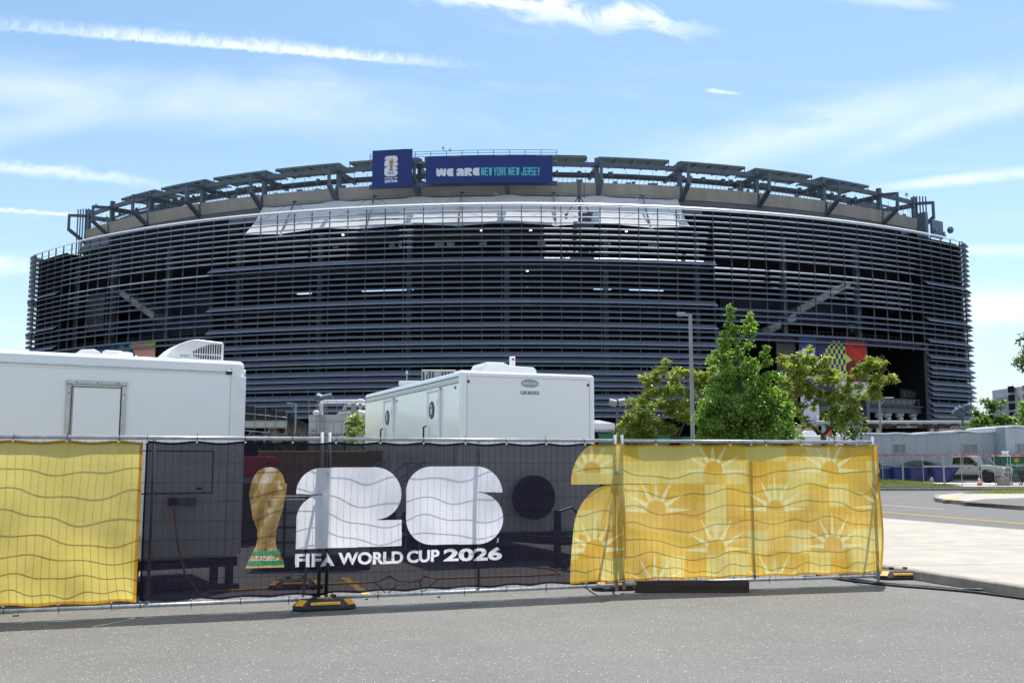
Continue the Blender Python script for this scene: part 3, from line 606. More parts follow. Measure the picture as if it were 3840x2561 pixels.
M_LAMP = lampmat('lit_lamp', (1, .93, .82), 7.0); M_WARM = lampmat('lit_warm_lamp', (1, .55, .25), 5.0); M_RAIL = pmat('sunlit_aluminium', (.62, .63, .65), .35, .2, .05, 1); M_LGLASS = pmat('lamp_lens', (.35, .36, .37), .2, 0, .05, 5, spec=.8)  # M_RAIL is paler than the louvres, sunlight on the rim put into its colour

def sheet(name, fn, nu, nv, mat, parent=None, smooth=True):
    vs = [tuple(fn(i / nu, j / nv)) for j in range(nv + 1) for i in range(nu + 1)]
    fs = [(j * (nu + 1) + i, j * (nu + 1) + i + 1, (j + 1) * (nu + 1) + i + 1, (j + 1) * (nu + 1) + i) for j in range(nv) for i in range(nu)]
    me = bpy.data.meshes.new(name); me.from_pydata(vs, [], fs); me.materials.append(mat)
    uvl = me.uv_layers.new(name='UVMap'); uvd = []
    for f in fs:
        for k in f: uvd += [(k % (nu + 1)) / nu, (k // (nu + 1)) / nv]
    uvl.data.foreach_set('uv', uvd)
    if smooth: me.polygons.foreach_set('use_smooth', [True] * len(fs))
    o = bpy.data.objects.new(name, me); COL.objects.link(o)
    if parent: o.parent = parent
    return o
def flat(name, pts, z, mat, parent=None):
    return MB().add([(p[0], p[1], z) for p in pts], [tuple(range(len(pts)))]).build(name, mat, parent, fix=True)
def up_fix(o):
    me = o.data
    if me.polygons[0].normal.z < 0: me.flip_normals()
    return o

# ------------------------------------------------------------------ the ground
g = MB()
NG = [-2500, -400, -120, -40, 0, 40, 120, 400, 2500]
for i in range(8):
    for j in range(8): g.quad((NG[i], NG[j], 0), (NG[i + 1], NG[j], 0), (NG[i + 1], NG[j + 1], 0), (NG[i], NG[j + 1], 0))
struct(g.build('parking_lot_asphalt', M_ASPHALT))
def nearx(y): return 5.45 - (y - 14.8) * .345
def farx(y): return 9.76 - (y - 26.8) * .3175
struct(up_fix(flat('road', [(farx(8), 8), (70, 8), (70, 54.9), (farx(54.9), 54.9)], .004, M_ROAD)))
pdir = Vector((-.3175, 1)).normalized(); pn = Vector((pdir.y, -pdir.x))
def strip(name, a, b, w, z, mat):
    a, b = Vector(a[:2]), Vector(b[:2]); n = (b - a).normalized(); n = Vector((n.y, -n.x)) * w / 2
    return struct(up_fix(flat(name, [a - n, a + n, b + n, b - n], z, mat)))
ya, yb = atZ(3280, 1918), atZ(3840, 1965); yd = (yb - ya).normalized()
for k in (-.10, .10):
    off = Vector((yd.y, -yd.x, 0)) * k
    strip('yellow_road_line', ya - yd * 25 + off, yb + yd * 14 + off, .10, .010, M_YLINE)
strip('white_road_line', atZ(3300, 1893), atZ(3540, 1910), .10, .010, M_WLINE)
strip('yellow_parking_line', atZ(1290, 2165), atZ(1388, 2240), .11, .006, M_YLINE)
strip('yellow_parking_line', atZ(330, 2225), atZ(424, 2286), .11, .006, M_YLINE)
# near pavement: slabs with open joints, kerb stones along the lot
swalk = MB().add([(nearx(y) + .17, y, .05) for y in (6, 54)] + [(farx(y), y, .05) for y in (54, 6)], [(0, 1, 2, 3)]).build('sidewalk', M_KERB, fix=True); struct(swalk); up_fix(swalk)
y = 6.0
while y < 54:
    y1 = y + 3.0 - .032
    P = [(nearx(y) + .175, y), (farx(y), y + .9), (farx(y1), y1 + .9), (nearx(y1) + .175, y1)]
    MB().hexa([(p[0], p[1], .0) for p in P] + [(p[0], p[1], .124) for p in P]).build('paving_slab', M_WALK, swalk, bevel=.006, seg=1)
    Q = [(nearx(y), y), (nearx(y) + .16, y + .02), (nearx(y1) + .16, y1 + .02), (nearx(y1), y1)]
    MB().hexa([(p[0] - (.03 if i in (0, 3) else 0), p[1], 0) for i, p in enumerate(Q)] + [(p[0], p[1], .130) for p in Q]).build('kerb_stone', M_KERB, swalk, bevel=.018, seg=2)
    y += 3.0
# far side of the road: verge with grass, raised lot, island
lot = struct(MB().bb(8, 95, 55.15, 112, -.2, .20).build('raised_lot', M_ROAD))
k = 18.0
kerb = struct(MB().bb(12, 18, 54.9, 55.14, 0, .16).build('verge_kerb', M_KERB))
while k < 27.5:
    MB().bb(k, k + 2.48, 54.9, 55.14, 0, .165).build('kerb_stone', M_KERB, kerb, bevel=.02, seg=1); k += 2.5
vp = [(12, 55.15), (23.2, 55.2), (24.6, 55.6), (24.9, 57), (24.0, 58.6), (22, 60.0), (12, 60.6)]
vm = MB(); vm.add([(p[0], p[1], .215) for p in vp] + [(17, 57.8, .56), (21.5, 57.6, .48)], [(0, 1, 8, 7), (1, 2, 8), (2, 3, 8), (3, 4, 8), (4, 5, 8), (5, 6, 7, 8), (6, 0, 7)])
struct(vm.build('grass_verge', M_SOIL, smooth=True, fix=True))
struct(up_fix(flat('concrete_apron', [(22.3, 60.8), (24.2, 60), (25.0, 57), (24.9, 55.4), (30, 55.4), (30, 58.4), (27, 61), (23, 64)], .212, M_WALK)))
def vz(x, y_): return 0.215 + .35 * max(0, 1 - ((x - 19) / 5.5) ** 2) * max(0, 1 - ((y_ - 57.8) / 3.0) ** 2)
def blades(mb, x, y_, z, h, w, lean):
    a = random.uniform(0, 6.28); c, s = math.cos(a) * w, math.sin(a) * w; l = random.uniform(-lean, lean); l2 = random.uniform(-lean, lean)
    mb.add([(x - c, y_ - s, z), (x + c, y_ + s, z), (x + l, y_ + l2, z + h)], [(0, 1, 2)])
gr = MB()
for i in range(26000):
    x, y_ = random.uniform(14, 24.8), random.uniform(55.2, 60.4)
    if x > 23 and (x - 23) * 2.3 > abs(60 - y_) + 2: continue
    if random.random() < .25 and math.sin(x * 3.1) + math.sin(y_ * 2.3 + x) > .9: continue
    blades(gr, x, y_, vz(x, y_) - .01, random.uniform(.05, .13) * (1.6 if random.random() < .06 else 1), .012, .06)
o = gr.build('verge_grass', M_GRASS); o['kind'] = 'stuff'
ip = [(17.6, 26), (17.2, 33.5), (16.95, 38.6), (17.05, 40.1), (17.6, 41.6), (19.2, 45.2), (22.9, 49.3), (26, 50.6), (46, 51), (46, 26)]
isl = struct(MB().hexa([(p[0], p[1], 0) for p in ((18, 27), (45, 27), (45, 50), (23, 48.5))] + [(p[0], p[1], .10) for p in ((18, 27), (45, 27), (45, 50), (23, 48.5))]).build('traffic_island', M_WALK))
n = len(ip); MB().add([(p[0], p[1], 0) for p in ip] + [(p[0], p[1], .13) for p in ip], [tuple(range(n, 2 * n))] + [(i, (i + 1) % n, n + (i + 1) % n, n + i) for i in range(n)]).build('island_paving', M_WALK, isl, fix=True)
def along(pts, step):
    out = []
    for a, b in zip(pts, pts[1:]):
        a, b = Vector(a), Vector(b); m_ = max(1, round((b - a).length / step))
        out += [(a + (b - a) * (i / m_), a + (b - a) * ((i + 1) / m_)) for i in range(m_)]
    return out
for a, b in along(ip[:8], 2.6):
    d = (b - a).normalized(); nn = Vector((-d.y, d.x)) * -.16; b2 = b - d * .012
    Q = [a, a + nn, b2 + nn, b2]; zz = Vector((d.y, -d.x))
    MB().hexa([(p.x - zz.x * .16, p.y - zz.y * .16, 0) for p in Q] + [(p.x - zz.x * .16, p.y - zz.y * .16, .15) for p in Q]).build('kerb_stone', M_KERB, isl, fix=True)
ppix = [atZ(x, y_, .136) for x, y_ in ((3600, 1881), (3690, 1871), (3840, 1866), (4100, 1868), (4100, 1900), (3840, 1898), (3700, 1888))]
up_fix(flat('asphalt_path', [(p.x, p.y) for p in ppix], .136, M_ROAD, isl))
tp = [atZ(x, y_, .138) for x, y_ in ((3534, 1874), (3590, 1876), (3600, 1868), (3540, 1867))]
up_fix(flat('tactile_pad', [(p.x, p.y) for p in tp], .138, M_YLINE, isl))
gr = MB()
for i in range(9000):
    u = random.random(); y_ = random.uniform(46.0, 50.3); x = random.uniform(20.5, 34)
    if y_ < 45.2 + (x - 19.2) * .9 - 4.5 or y_ > 45.2 + (x - 19.2) * 1.05 - .6: 
        if x < 24: continue
    blades(gr, x, y_, .128, random.uniform(.06, .17), .013, .07)
o = gr.build('island_grass', M_GRASS); o['kind'] = 'stuff'

# ------------------------------------------------------------------ the stadium
SR, SCX, SCY = 140.65, 1.57, 300.49
S0 = Vector((SCX, SCY - SR, 0))
def pol(t, o, z): return Vector(((SR - o) * math.sin(t), SR - (SR - o) * math.cos(t), z))
def polpix(x, y, o):
    r = Vector(ray(x, y)); d = Vector((r.x, r.y)); c = Vector((-SCX, -SCY)); A = d.dot(d); B = 2 * d.dot(c); C_ = c.dot(c) - (SR - o) ** 2
    q = max(B * B - 4 * A * C_, 0); t = (-B - math.sqrt(q)) / (2 * A)
    return math.atan2(d.x * t - SCX, SCY - d.y * t), CAMH + r.z * t
ST = thing('stadium', 'huge curved stadium wrapped in dark blue-grey horizontal louvres', 'stadium', S0)
BAY = 3.25 / SR
t_left, t_right = polpix(138, 955, 0)[0] , polpix(3612, 903, 0)[0]
n_l, n_r = round(-t_left / BAY), round(t_right / BAY)
# stations: plan position and outward angle, round the main arc and the two tight corners
stn = []
for i in range(-n_l, n_r + 1): t = i * BAY; stn.append((pol(t, 0, 0), t))
def corner(side, lst):
    p, a = lst; out = []
    for k in range(22):
        tn = rad((38, 40, 10)[k] if k < 3 else .4)
        h = a + side * tn / 2; a += side * tn
        p = p + Vector((math.cos(h), math.sin(h), 0)) * (side * 3.25); out.append((p, a))
    return out
stn = list(reversed(corner(-1, stn[0]))) + stn + corner(1, stn[-1])
NL = 22
def edge(i, d, z):
    p, a = stn[i]; return Vector((p.x + math.sin(a) * d, p.y - math.cos(a) * d, z))
ROWZ = [43.35 - .973 * i for i in range(36)]
WIDE = {9, 16, 20, 23, 25, 26, 28, 29, 30, 32, 33, 34, 35}
tgl0, tgl1 = polpix(228, 1200, 0)[0], polpix(812, 1200, 0)[0]
tgr0, tgr1 = polpix(2684, 1200, 0)[0], polpix(3474, 1200, 0)[0]
GATE_LAST = 22
def zone(i):
    if i < NL or i >= len(stn) - 1 - NL: return 'end'
    t = (stn[i][1] + stn[i + 1][1]) / 2
    if t < tgl0 or t > tgr1: return 'end'
    if tgl0 <= t <= tgl1 or tgr0 <= t <= tgr1: return 'gate'
    return 'mid'
def section(row): return (1.12, .80, .10) if row in WIDE else (1.0, .46, .06)
def blade_pts(f, row):
    d, drop, th = section(row); z = 0
    return d, drop, th
def blade_local(row):
    """one blade panel, origin at the middle of its inner edge, outward = -Y"""
    d, drop, th = section(row); hw = 3.25 / 2 - .012; hwo = hw * (SR + d) / SR
    return MB().hexa([(-hwo, -d, -drop - th), (hwo, -d, -drop - th), (hw, 0, -th), (-hw, 0, -th), (-hwo, -d, -drop), (hwo, -d, -drop), (hw, 0, 0), (-hw, 0, 0)])
me_w, me_n = blade_local(9).mesh('louvre', M_LOUVRE), blade_local(0).mesh('louvre', M_LOUVRE)
rest = MB(); cand = []
for i in range(len(stn) - 1):
    zn = zone(i)
    for r_, z in enumerate(ROWZ):
        if zn == 'gate' and (r_ > GATE_LAST or r_ in WIDE): continue
        if zn == 'mid':
            sz = (2.0 if r_ in WIDE else 1.0) * (1 - abs(i - len(stn) / 2) / 90) - (r_ > 31) * .35 * (i < 40)
            cand.append((sz, i, r_, z))
        else: cand.append((-1, i, r_, z))
cand.sort(key=lambda c: -c[0])
for k, (sz, i, r_, z) in enumerate(cand):
    if k < 290 and sz > 0:
        (p0, a0), (p1, a1) = stn[i], stn[i + 1]; m_ = (p0 + p1) / 2
        inst('louvre', me_w if r_ in WIDE else me_n, ST, (m_.x, m_.y, z), (a0 + a1) / 2)
    else:
        d, drop, th = section(r_)
        e = (stn[i + 1][0] - stn[i][0]).normalized() * .012
        rest.hexa([edge(i, d, z - drop - th) + e, edge(i + 1, d, z - drop - th) - e, edge(i + 1, 0, z - th) - e, edge(i, 0, z - th) + e,
                   edge(i, d, z - drop) + e, edge(i + 1, d, z - drop) - e, edge(i + 1, 0, z) - e, edge(i, 0, z) + e])
for i in range(NL - 2, len(stn) - 1 - NL + 2):
    e = (stn[i + 1][0] - stn[i][0]).normalized() * .008
    MB().hexa([edge(i, .50, 43.26) + e, edge(i + 1, .50, 43.26) - e, edge(i + 1, .02, 43.50) - e, edge(i, .02, 43.50) + e, edge(i, .51, 43.36) + e, edge(i + 1, .51, 43.36) - e, edge(i + 1, .02, 43.68) - e, edge(i, .02, 43.68) + e]).build('sunlit_rail', M_RAIL, ST)  # added rim strip, tilted and paler to give the sunlit bright line
rest.build('louvres', M_LOUVRE, ST, kind='stuff')
def post_mesh(z0, z1): return MB().bb(-.06, .06, -.02, .20, z0, z1).mesh('mullion', M_POST)
pm_long, pm_short = post_mesh(9.0, 43.42), post_mesh(21.2, 43.42)
for i in range(2, len(stn) - 2):
    za, zb = zone(i - 1), zone(i); sh = za == 'gate' and zb == 'gate'
    p, a = stn[i]; q = edge(i, -.05, 0); inst('mullion', pm_short if sh else pm_long, ST, (q.x, q.y, 0), a)
# recessed building behind the louvres, bay by bay, floor edges, concourse columns
A0, A1 = NL, len(stn) - 1 - NL
def ring(mb, i, o0, o1, z0, z1, mi=0):
    mb.hexa([edge(i, -o0, z0), edge(i + 1, -o0, z0), edge(i + 1, -o1, z0), edge(i, -o1, z0), edge(i, -o0, z1), edge(i + 1, -o0, z1), edge(i + 1, -o1, z1), edge(i, -o1, z1)], mi)
rail = MB(); runs = []; t_sky = polpix(326, 900, 0)[0]
holes = [(polpix(a, 1080, 7)[0], polpix(b, 1080, 7)[0]) for a, b in ((1138, 1166), (1380, 1520), (2366, 2384), (2420, 2456), (2258, 2264))]
def radial(mb, i, o0, o1, z0, z1):
    q = [edge(i, -o0, z0), edge(i, -o1, z0), edge(i, -o1, z1), edge(i, -o0, z1)]; e = (stn[i][0] - stn[i - 1][0]).normalized() * .3
    mb.hexa([q[0], q[0] + e, q[1] + e, q[1], q[3], q[3] + e, q[2] + e, q[2]])
for i in range(0, len(stn) - 1):
    zn = zone(i)
    if not runs or runs[-1][0] != zn: runs.append((zn, [MB() for _ in range(12)], i))
    M_ = runs[-1][1]; t = (stn[i][1] + stn[i + 1][1]) / 2
    if zn == 'gate':
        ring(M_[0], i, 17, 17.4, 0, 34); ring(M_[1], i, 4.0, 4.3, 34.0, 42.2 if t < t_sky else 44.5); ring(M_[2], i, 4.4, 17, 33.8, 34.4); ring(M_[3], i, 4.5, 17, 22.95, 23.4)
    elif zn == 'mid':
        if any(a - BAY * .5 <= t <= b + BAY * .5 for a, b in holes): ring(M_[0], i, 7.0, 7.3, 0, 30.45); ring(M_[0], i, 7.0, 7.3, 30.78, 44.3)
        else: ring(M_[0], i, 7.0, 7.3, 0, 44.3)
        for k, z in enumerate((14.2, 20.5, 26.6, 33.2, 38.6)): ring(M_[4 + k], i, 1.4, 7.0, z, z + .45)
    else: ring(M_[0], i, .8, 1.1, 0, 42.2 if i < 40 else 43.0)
for k, (zn, M_, i0) in enumerate(runs):
    if k and 'gate' in (zn, runs[k - 1][0]): radial(M_[9], i0, .75, 17.4, 0, 42.0 if i0 < 40 else 43.8)
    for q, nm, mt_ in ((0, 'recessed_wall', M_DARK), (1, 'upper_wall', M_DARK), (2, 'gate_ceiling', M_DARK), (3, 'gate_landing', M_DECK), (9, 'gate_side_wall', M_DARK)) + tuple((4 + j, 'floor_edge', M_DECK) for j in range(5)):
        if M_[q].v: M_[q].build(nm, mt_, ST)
for z in (14.65, 20.95, 27.05, 33.65):
    for i in range(A0, A1):
        if zone(i) != 'mid': continue
        rail.beam(edge(i, -1.7, z + 1.05), edge(i + 1, -1.7, z + 1.05), .05, .05)
        for k in range(3):
            a = edge(i, -1.7, z) .lerp(edge(i + 1, -1.7, z), k / 3); rail.beam(a, a + Vector((0, 0, 1.05)), .045, .045)
rail.build('guard_rails', M_POST, ST, kind='stuff')
# roof steel positions
BR = [329, 416, 561, 755, 987, 1267, 1572, 1904, 2240, 2552, 2841, 3093, 3303, 3433]
bth = [polpix(x, 740 + abs(x - 1900) * .06, 9.4)[0] for x in BR]
col_me = MB().bb(-.42, .42, -.42, .42, 9, 39.8).mesh('concourse_column', M_STEEL)
for t in bth[1:-1]:
    q = pol(t, 3.0, 0)
    gate = tgl0 <= t <= tgl1 or tgr0 <= t <= tgr1
    if gate: q = pol(t, 2.2, 0)
    inst('concourse_column', col_me, ST, q, t)
# upper bowl: soffit, precast parapet panels, ring beam
for a, b in zip(bth, bth[1:]):
    pm_ = MB(); n = 6; e = .0025
    for k in range(n):
        ta, tb = a + e + (b - a - 2 * e) * k / n, a + e + (b - a - 2 * e) * (k + 1) / n
        pm_.hexa([pol(ta, 9.0, 47.35), pol(tb, 9.0, 47.35), pol(tb, 9.4, 47.35), pol(ta, 9.4, 47.35), pol(ta, 8.8, 49.65), pol(tb, 8.8, 49.65), pol(tb, 9.3, 49.65), pol(ta, 9.3, 49.65)])
    pm_.build('precast_panel', M_CONC, ST)
bm_, sof = MB(), MB()
for i in range(A0 + 1, A1):
    t0, t1 = stn[i][1], stn[i + 1][1]
    if t0 < bth[0] - .01 or t1 > bth[-1] + .02: continue
    bm_.hexa([pol(t0, 9.3, 46.2), pol(t1, 9.3, 46.2), pol(t1, 9.8, 46.2), pol(t0, 9.8, 46.2), pol(t0, 9.3, 47.2), pol(t1, 9.3, 47.2), pol(t1, 9.8, 47.2), pol(t0, 9.8, 47.2)])
    sof.hexa([pol(t0, 7.0, 44.35), pol(t1, 7.0, 44.35), pol(t1, 24, 44.4), pol(t0, 24, 44.4), pol(t0, 9.5, 47.9), pol(t1, 9.5, 47.9), pol(t1, 24, 49.4), pol(t0, 24, 49.4)])
bm_.build('ring_beam', M_STEEL, ST); sof.build('upper_deck', M_GREYP, ST)
# roof frames: post, outrigger, strut and raking leg as one welded frame
frames = []
for k, t in enumerate(bth):
    f = MB(); tz = 54.0
    P = lambda o, z: pol(t, o, z)
    ax = (math.cos(t), math.sin(t), 0)
    f.beam(P(9.6, 44.0), P(9.6, 54.3), .8, .7, up=ax)
    f.beam(P(9.4, 52.9), P(5.5, 52.35), .55, .55)
    f.beam(P(5.5, 52.6), P(5.5, 49.2), .42, .5, up=ax)
    f.beam(P(5.5, 49.4), P(9.3, 46.9), .5, .8, up=ax)
    f.beam(P(9.4, 52.6), P(17, 52.9), .5, .9)
    f.build('roof_frame', M_STEEL, ST)
# ring girders between frames and the stepped roof panels
gird = MB()
for a, b in zip(bth, bth[1:]):
    for o_, z, w, h in ((9.6, 53.1, .5, .8), (16.5, 53.2, .45, .9), (12.8, 52.4, .25, .35)):
        m_ = (a + b) / 2
        gird.beam(pol(a, o_, z), pol(m_, o_, z), w, h); gird.beam(pol(m_, o_, z), pol(b, o_, z), w, h)
gird.build('ring_girder', M_STEEL, ST)
for k, (a, b) in enumerate(zip(bth, bth[1:])):
    if k in (0, len(bth) - 2): continue
    w = b - a
    l, r_ = (a + .10 * w, b - .03 * w) if k < 6 else (a + .04 * w, b - .10 * w)
    zc = 54.75 if 5 <= k <= 8 else 54.7
    top = MB(); n = 4
    for q in range(n):
        ta, tb = l + (r_ - l) * q / n, l + (r_ - l) * (q + 1) / n
        top.hexa([pol(ta, 10.8, zc), pol(tb, 10.8, zc), pol(tb, 17.5, zc + .25), pol(ta, 17.5, zc + .25), pol(ta, 10.8, zc + .1), pol(tb, 10.8, zc + .1), pol(tb, 17.5, zc + .35), pol(ta, 17.5, zc + .35)])
    rp = top.build('roof_panel', M_CANO, ST)
    tr = MB()
    for q in range(n):
        ta, tb = l + (r_ - l) * q / n, l + (r_ - l) * (q + 1) / n
        tr.beam(pol(ta, 10.7, zc + .05), pol(tb, 10.7, zc + .05), .16, .32); tr.beam(pol(ta, 14, zc - .1), pol(tb, 14, zc - .1), .16, .28)
    for q in range(5):
        ta = l + (r_ - l) * q / 4; tr.beam(pol(ta, 10.7, zc), pol(ta, 17.5, zc + .2), .14, .3); tr.beam(pol(ta, 10.9, zc), pol(ta, 10.9, 53.3), .14, .14)
    tr.build('panel_frame', M_TIP, rp)
# clutter on the upper bowl: rails, lamp posts, speakers
cl = MB()
for i in range(0, 230):
    t = lerp(bth[0], bth[-1], i / 229)
    cl.beam(pol(t, 10.0, 49.5), pol(t, 10.0, 50.75 + (i % 3 == 0) * 1.6), .07, .07)
    t2 = lerp(bth[0], bth[-1], (i + 1) / 230)
    cl.beam(pol(t, 10.0, 50.7), pol(t2, 10.0, 50.7), .06, .06)
    if random.random() < .30: cl.box(pol(t, 11 + random.random() * 2, 50.2 + random.random() * .4), (random.uniform(.4, 1.1), .5, random.uniform(.5, 1.1)), t)
    if random.random() < .25: cl.box(pol(t, 12, 52.3), (random.uniform(.4, .8), .4, .6), t)
cl.build('roof_railings', M_TIP, ST, kind='stuff')
# tall end columns with conduits
for k in (0, -1):
    cm_ = MB(); t = bth[k]; s_ = -1 if k == 0 else 1
    for q in range(5): cm_.beam(pol(t + s_ * .0045 * (q - 1), 9.2 - .3 * q, 43), pol(t + s_ * .0045 * (q - 1), 9.2 - .3 * q, 54.4), .22, .22)
    cm_.build('conduit_stack', M_TIP, ST)
# white tensile fabric below the parapet, its masts and stays
tf0, tf1 = polpix(955, 800, 6)[0], polpix(2562, 800, 6)[0]
apex = [t for t in bth if tf0 - .02 < t < tf1 + .02]
mids = [(a + b) / 2 for a, b in zip(apex, apex[1:])]
def fab(u, v):
    t = lerp(tf0, tf1, u)
    da = min(abs(t - q) for q in apex) / .045; dm = min(abs(t - q) for q in mids) / .045
    z = lerp(46.95, 40.85, v) + v * .32 * max(0, 1 - dm) ** 1.3 * -1 + (1 - v) * .35 * max(0, 1 - da * 2.2) - .55 * math.sin(math.pi * v) * .6
    z += v * .12 * max(0, 1 - da * 1.6)
    sag = .25 * math.sin(v * math.pi) * (1 - max(0, 1 - dm))
    return pol(t, lerp(8.4, 3.0, v) + sag, z)
sheet('fabric_canopy', fab, 120, 14, M_FAB, ST)
for t in mids:
    m_ = MB(); m_.tube([pol(t, 7.6, 47.45), pol(t, 2.9, 40.1)], .15, 6); m_.lathe([(.02, .3), (.3, .2), (.45, 0), (.1, -.15)], pol(t, 7.6, 47.4), 8); m_.lathe([(.5, .12), (.6, 0), (.15, -.2)], pol(t, 2.9, 40.25), 10)
    for s_ in (-1, 1):
        m_.tube([pol(t, 7.5, 47.45), pol(t + s_ * .042, 4.9, 43.4)], .035, 4); m_.tube([pol(t, 7.5, 47.45), pol(t + s_ * .055, 8.0, 47.2)], .035, 4)
    m_.build('canopy_mast', M_STEEL, ST)
# cell antenna mast over the rim with its radio rack
ta, za = polpix(2172, 790, 2.6)
am = MB(); am.tube([pol(ta, 2.6, 40.3), pol(ta, 2.6, 47.2)], .18, 6)
for s_ in (-1, 1): am.tube([pol(ta, 2.6, 45.6), pol(ta + s_ * .017, 2.9, 42.0)], .1, 5)
am.box(pol(ta, 2.3, 46.6) , (.62, .45, 2.6), ta); am.box(pol(ta + .006, 2.3, 46.2), (.16, .3, 2.2), ta)
am.box(pol(ta + .009, 2.6, 41.9), (1.5, 1.0, 1.3), ta); am.box(pol(ta + .005, 2.4, 40.4), (3.4, 1.0, 1.2), ta); am.box(pol(ta + .013, 2.4, 42.7), (1.0, .8, .3), ta); am.box(pol(ta - .016, 2.5, 42.0), (.4, .5, .8), ta)
am.build('antenna_mast', M_STEEL, ST)
# ceiling lamps burning inside the concourses
lm = MB()
lamps = [(1042, 889), (1286, 881), (1805, 865), (1990, 864), (2349, 868), (1312, 983), (1206, 988), (1590, 992), (1762, 971), (2139, 972), (2435, 980), (2665, 989), (1978, 1016), (334, 1072), (727, 1015), (641, 1043), (2825, 988), (3363, 1037)]
for x, y_ in lamps:
    t, z = polpix(x, y_, 5.0 if 815 < x < 2680 else 10); lm.lathe([(.02, .1), (.19, .05), (.2, -.05), (.05, -.08)], pol(t, 5.0 if 815 < x < 2680 else 10, z), 8)
lm.build('ceiling_lamps', M_LAMP, ST, kind='stuff')
for x, y_ in ((1088, 1036), (1369, 1018), (1669, 1011), (2451, 1018), (2741, 1032), (3002, 1050)):
    t, z = polpix(x, y_, 5.0 if 815 < x < 2680 else 10); MB().lathe([(.04, .45), (.3, .3), (.36, 0), (.3, -.15), (.04, -.2)], pol(t, 5.0 if 815 < x < 2680 else 10, z), 10).build('pendant_lamp', M_WARM, ST)
for x, y_, w, h in ((1258, 921, 24, 20), (1470, 919, 24, 26), (1648, 914, 36, 24), (1690, 914, 30, 24), (1812, 913, 28, 22), (2030, 914, 30, 22), (2282, 918, 20, 22), (2450, 925, 40, 22), (1500, 920, 14, 24)):
    t, z = polpix(x, y_, 6.7); MB().box(pol(t, 6.75, z), (w / 22.5, .12, h / 22.5), t).build('concourse_window', M_PALE, ST)
# gate halls: navy walls, pale stair undersides, grey service wall
def block(name, x0, x1, y0, y1, o, mat, th=.3, n=4):
    (t0, za_), (t1, zb_) = polpix(x0, y0, o), polpix(x1, y1, o); m_ = MB()
    for k in range(n):
        a, b = lerp(t0, t1, k / n), lerp(t0, t1, (k + 1) / n)
        m_.hexa([pol(a, o, zb_), pol(b, o, zb_), pol(b, o + th, zb_), pol(a, o + th, zb_), pol(a, o, za_), pol(b, o, za_), pol(b, o + th, za_), pol(a, o + th, za_)])
    return m_.build(name, mat, ST)
block('navy_wall', 2700, 3300, 1112, 1245, 12, M_NAVYW); block('navy_wall', 470, 800, 1120, 1250, 12, M_NAVYW); block('navy_wall', 3320, 3458, 1050, 1250, 10, M_NAVYW)
block('service_wall', 268, 326, 1096, 1236, 5, M_GREYP); block('service_wall', 329, 386, 1096, 1236, 5.02, M_GREYP)
def stair(pts, o):
    for (xa, ya_, xb, yb_) in pts:
        (t0, z0), (t1, z1) = polpix(xa, ya_, o), polpix(xb, yb_, o); m_ = MB(); n = 5
        for k in range(n):
            a, b = lerp(t0, t1, k / n), lerp(t0, t1, (k + 1) / n); ua, ub = lerp(z0, z1, k / n), lerp(z0, z1, (k + 1) / n); h = 1.35
            m_.hexa([pol(a, o, ua - h), pol(b, o, ub - h), pol(b, o + 2.4, ub - .5 - h), pol(a, o + 2.4, ua - .5 - h), pol(a, o, ua), pol(b, o, ub), pol(b, o + 2.4, ub), pol(a, o + 2.4, ua)])
        m_.build('staircase', M_PALE, ST)
stair([(2990, 1152, 3190, 1046), (2862, 1236, 2985, 1172)], 5.5); stair([(430, 1066, 575, 1172)], 5.5)
gl = MB()                                                          # guard rails of the gate landings
for (x0, x1, y_) in ((2700, 3460, 1238), (240, 800, 1240)):
    ns = 90
    for k in range(ns):
        (t0, z0), (t1, _) = polpix(lerp(x0, x1, k / ns), y_, 3), polpix(lerp(x0, x1, (k + 1) / ns), y_, 3); zc = 22.9 + 1.1
        gl.beam(pol(t0, 3, zc), pol(t1, 3, zc), .06, .06)
        if k % 2 == 0: gl.beam(pol(t0, 3, 22.9), pol(t0, 3, zc), .05, .05)
gl.build('landing_rails', M_POST, ST, kind='stuff')
for g0, g1 in ((tgl0, tgl1), (tgr0, tgr1)):
    lb = MB()
    for i in range(NL, len(stn) - 1 - NL):
        if zone(i) == 'gate' and g0 <= (stn[i][1] + stn[i + 1][1]) / 2 <= g1: lb.hexa([edge(i, -.6, 22.2), edge(i + 1, -.6, 22.2), edge(i + 1, -4.4, 22.2), edge(i, -4.4, 22.2), edge(i, -.6, 22.9), edge(i + 1, -.6, 22.9), edge(i + 1, -4.4, 22.9), edge(i, -4.4, 22.9)])
    lb.build('gate_lintel', M_DECK, ST)
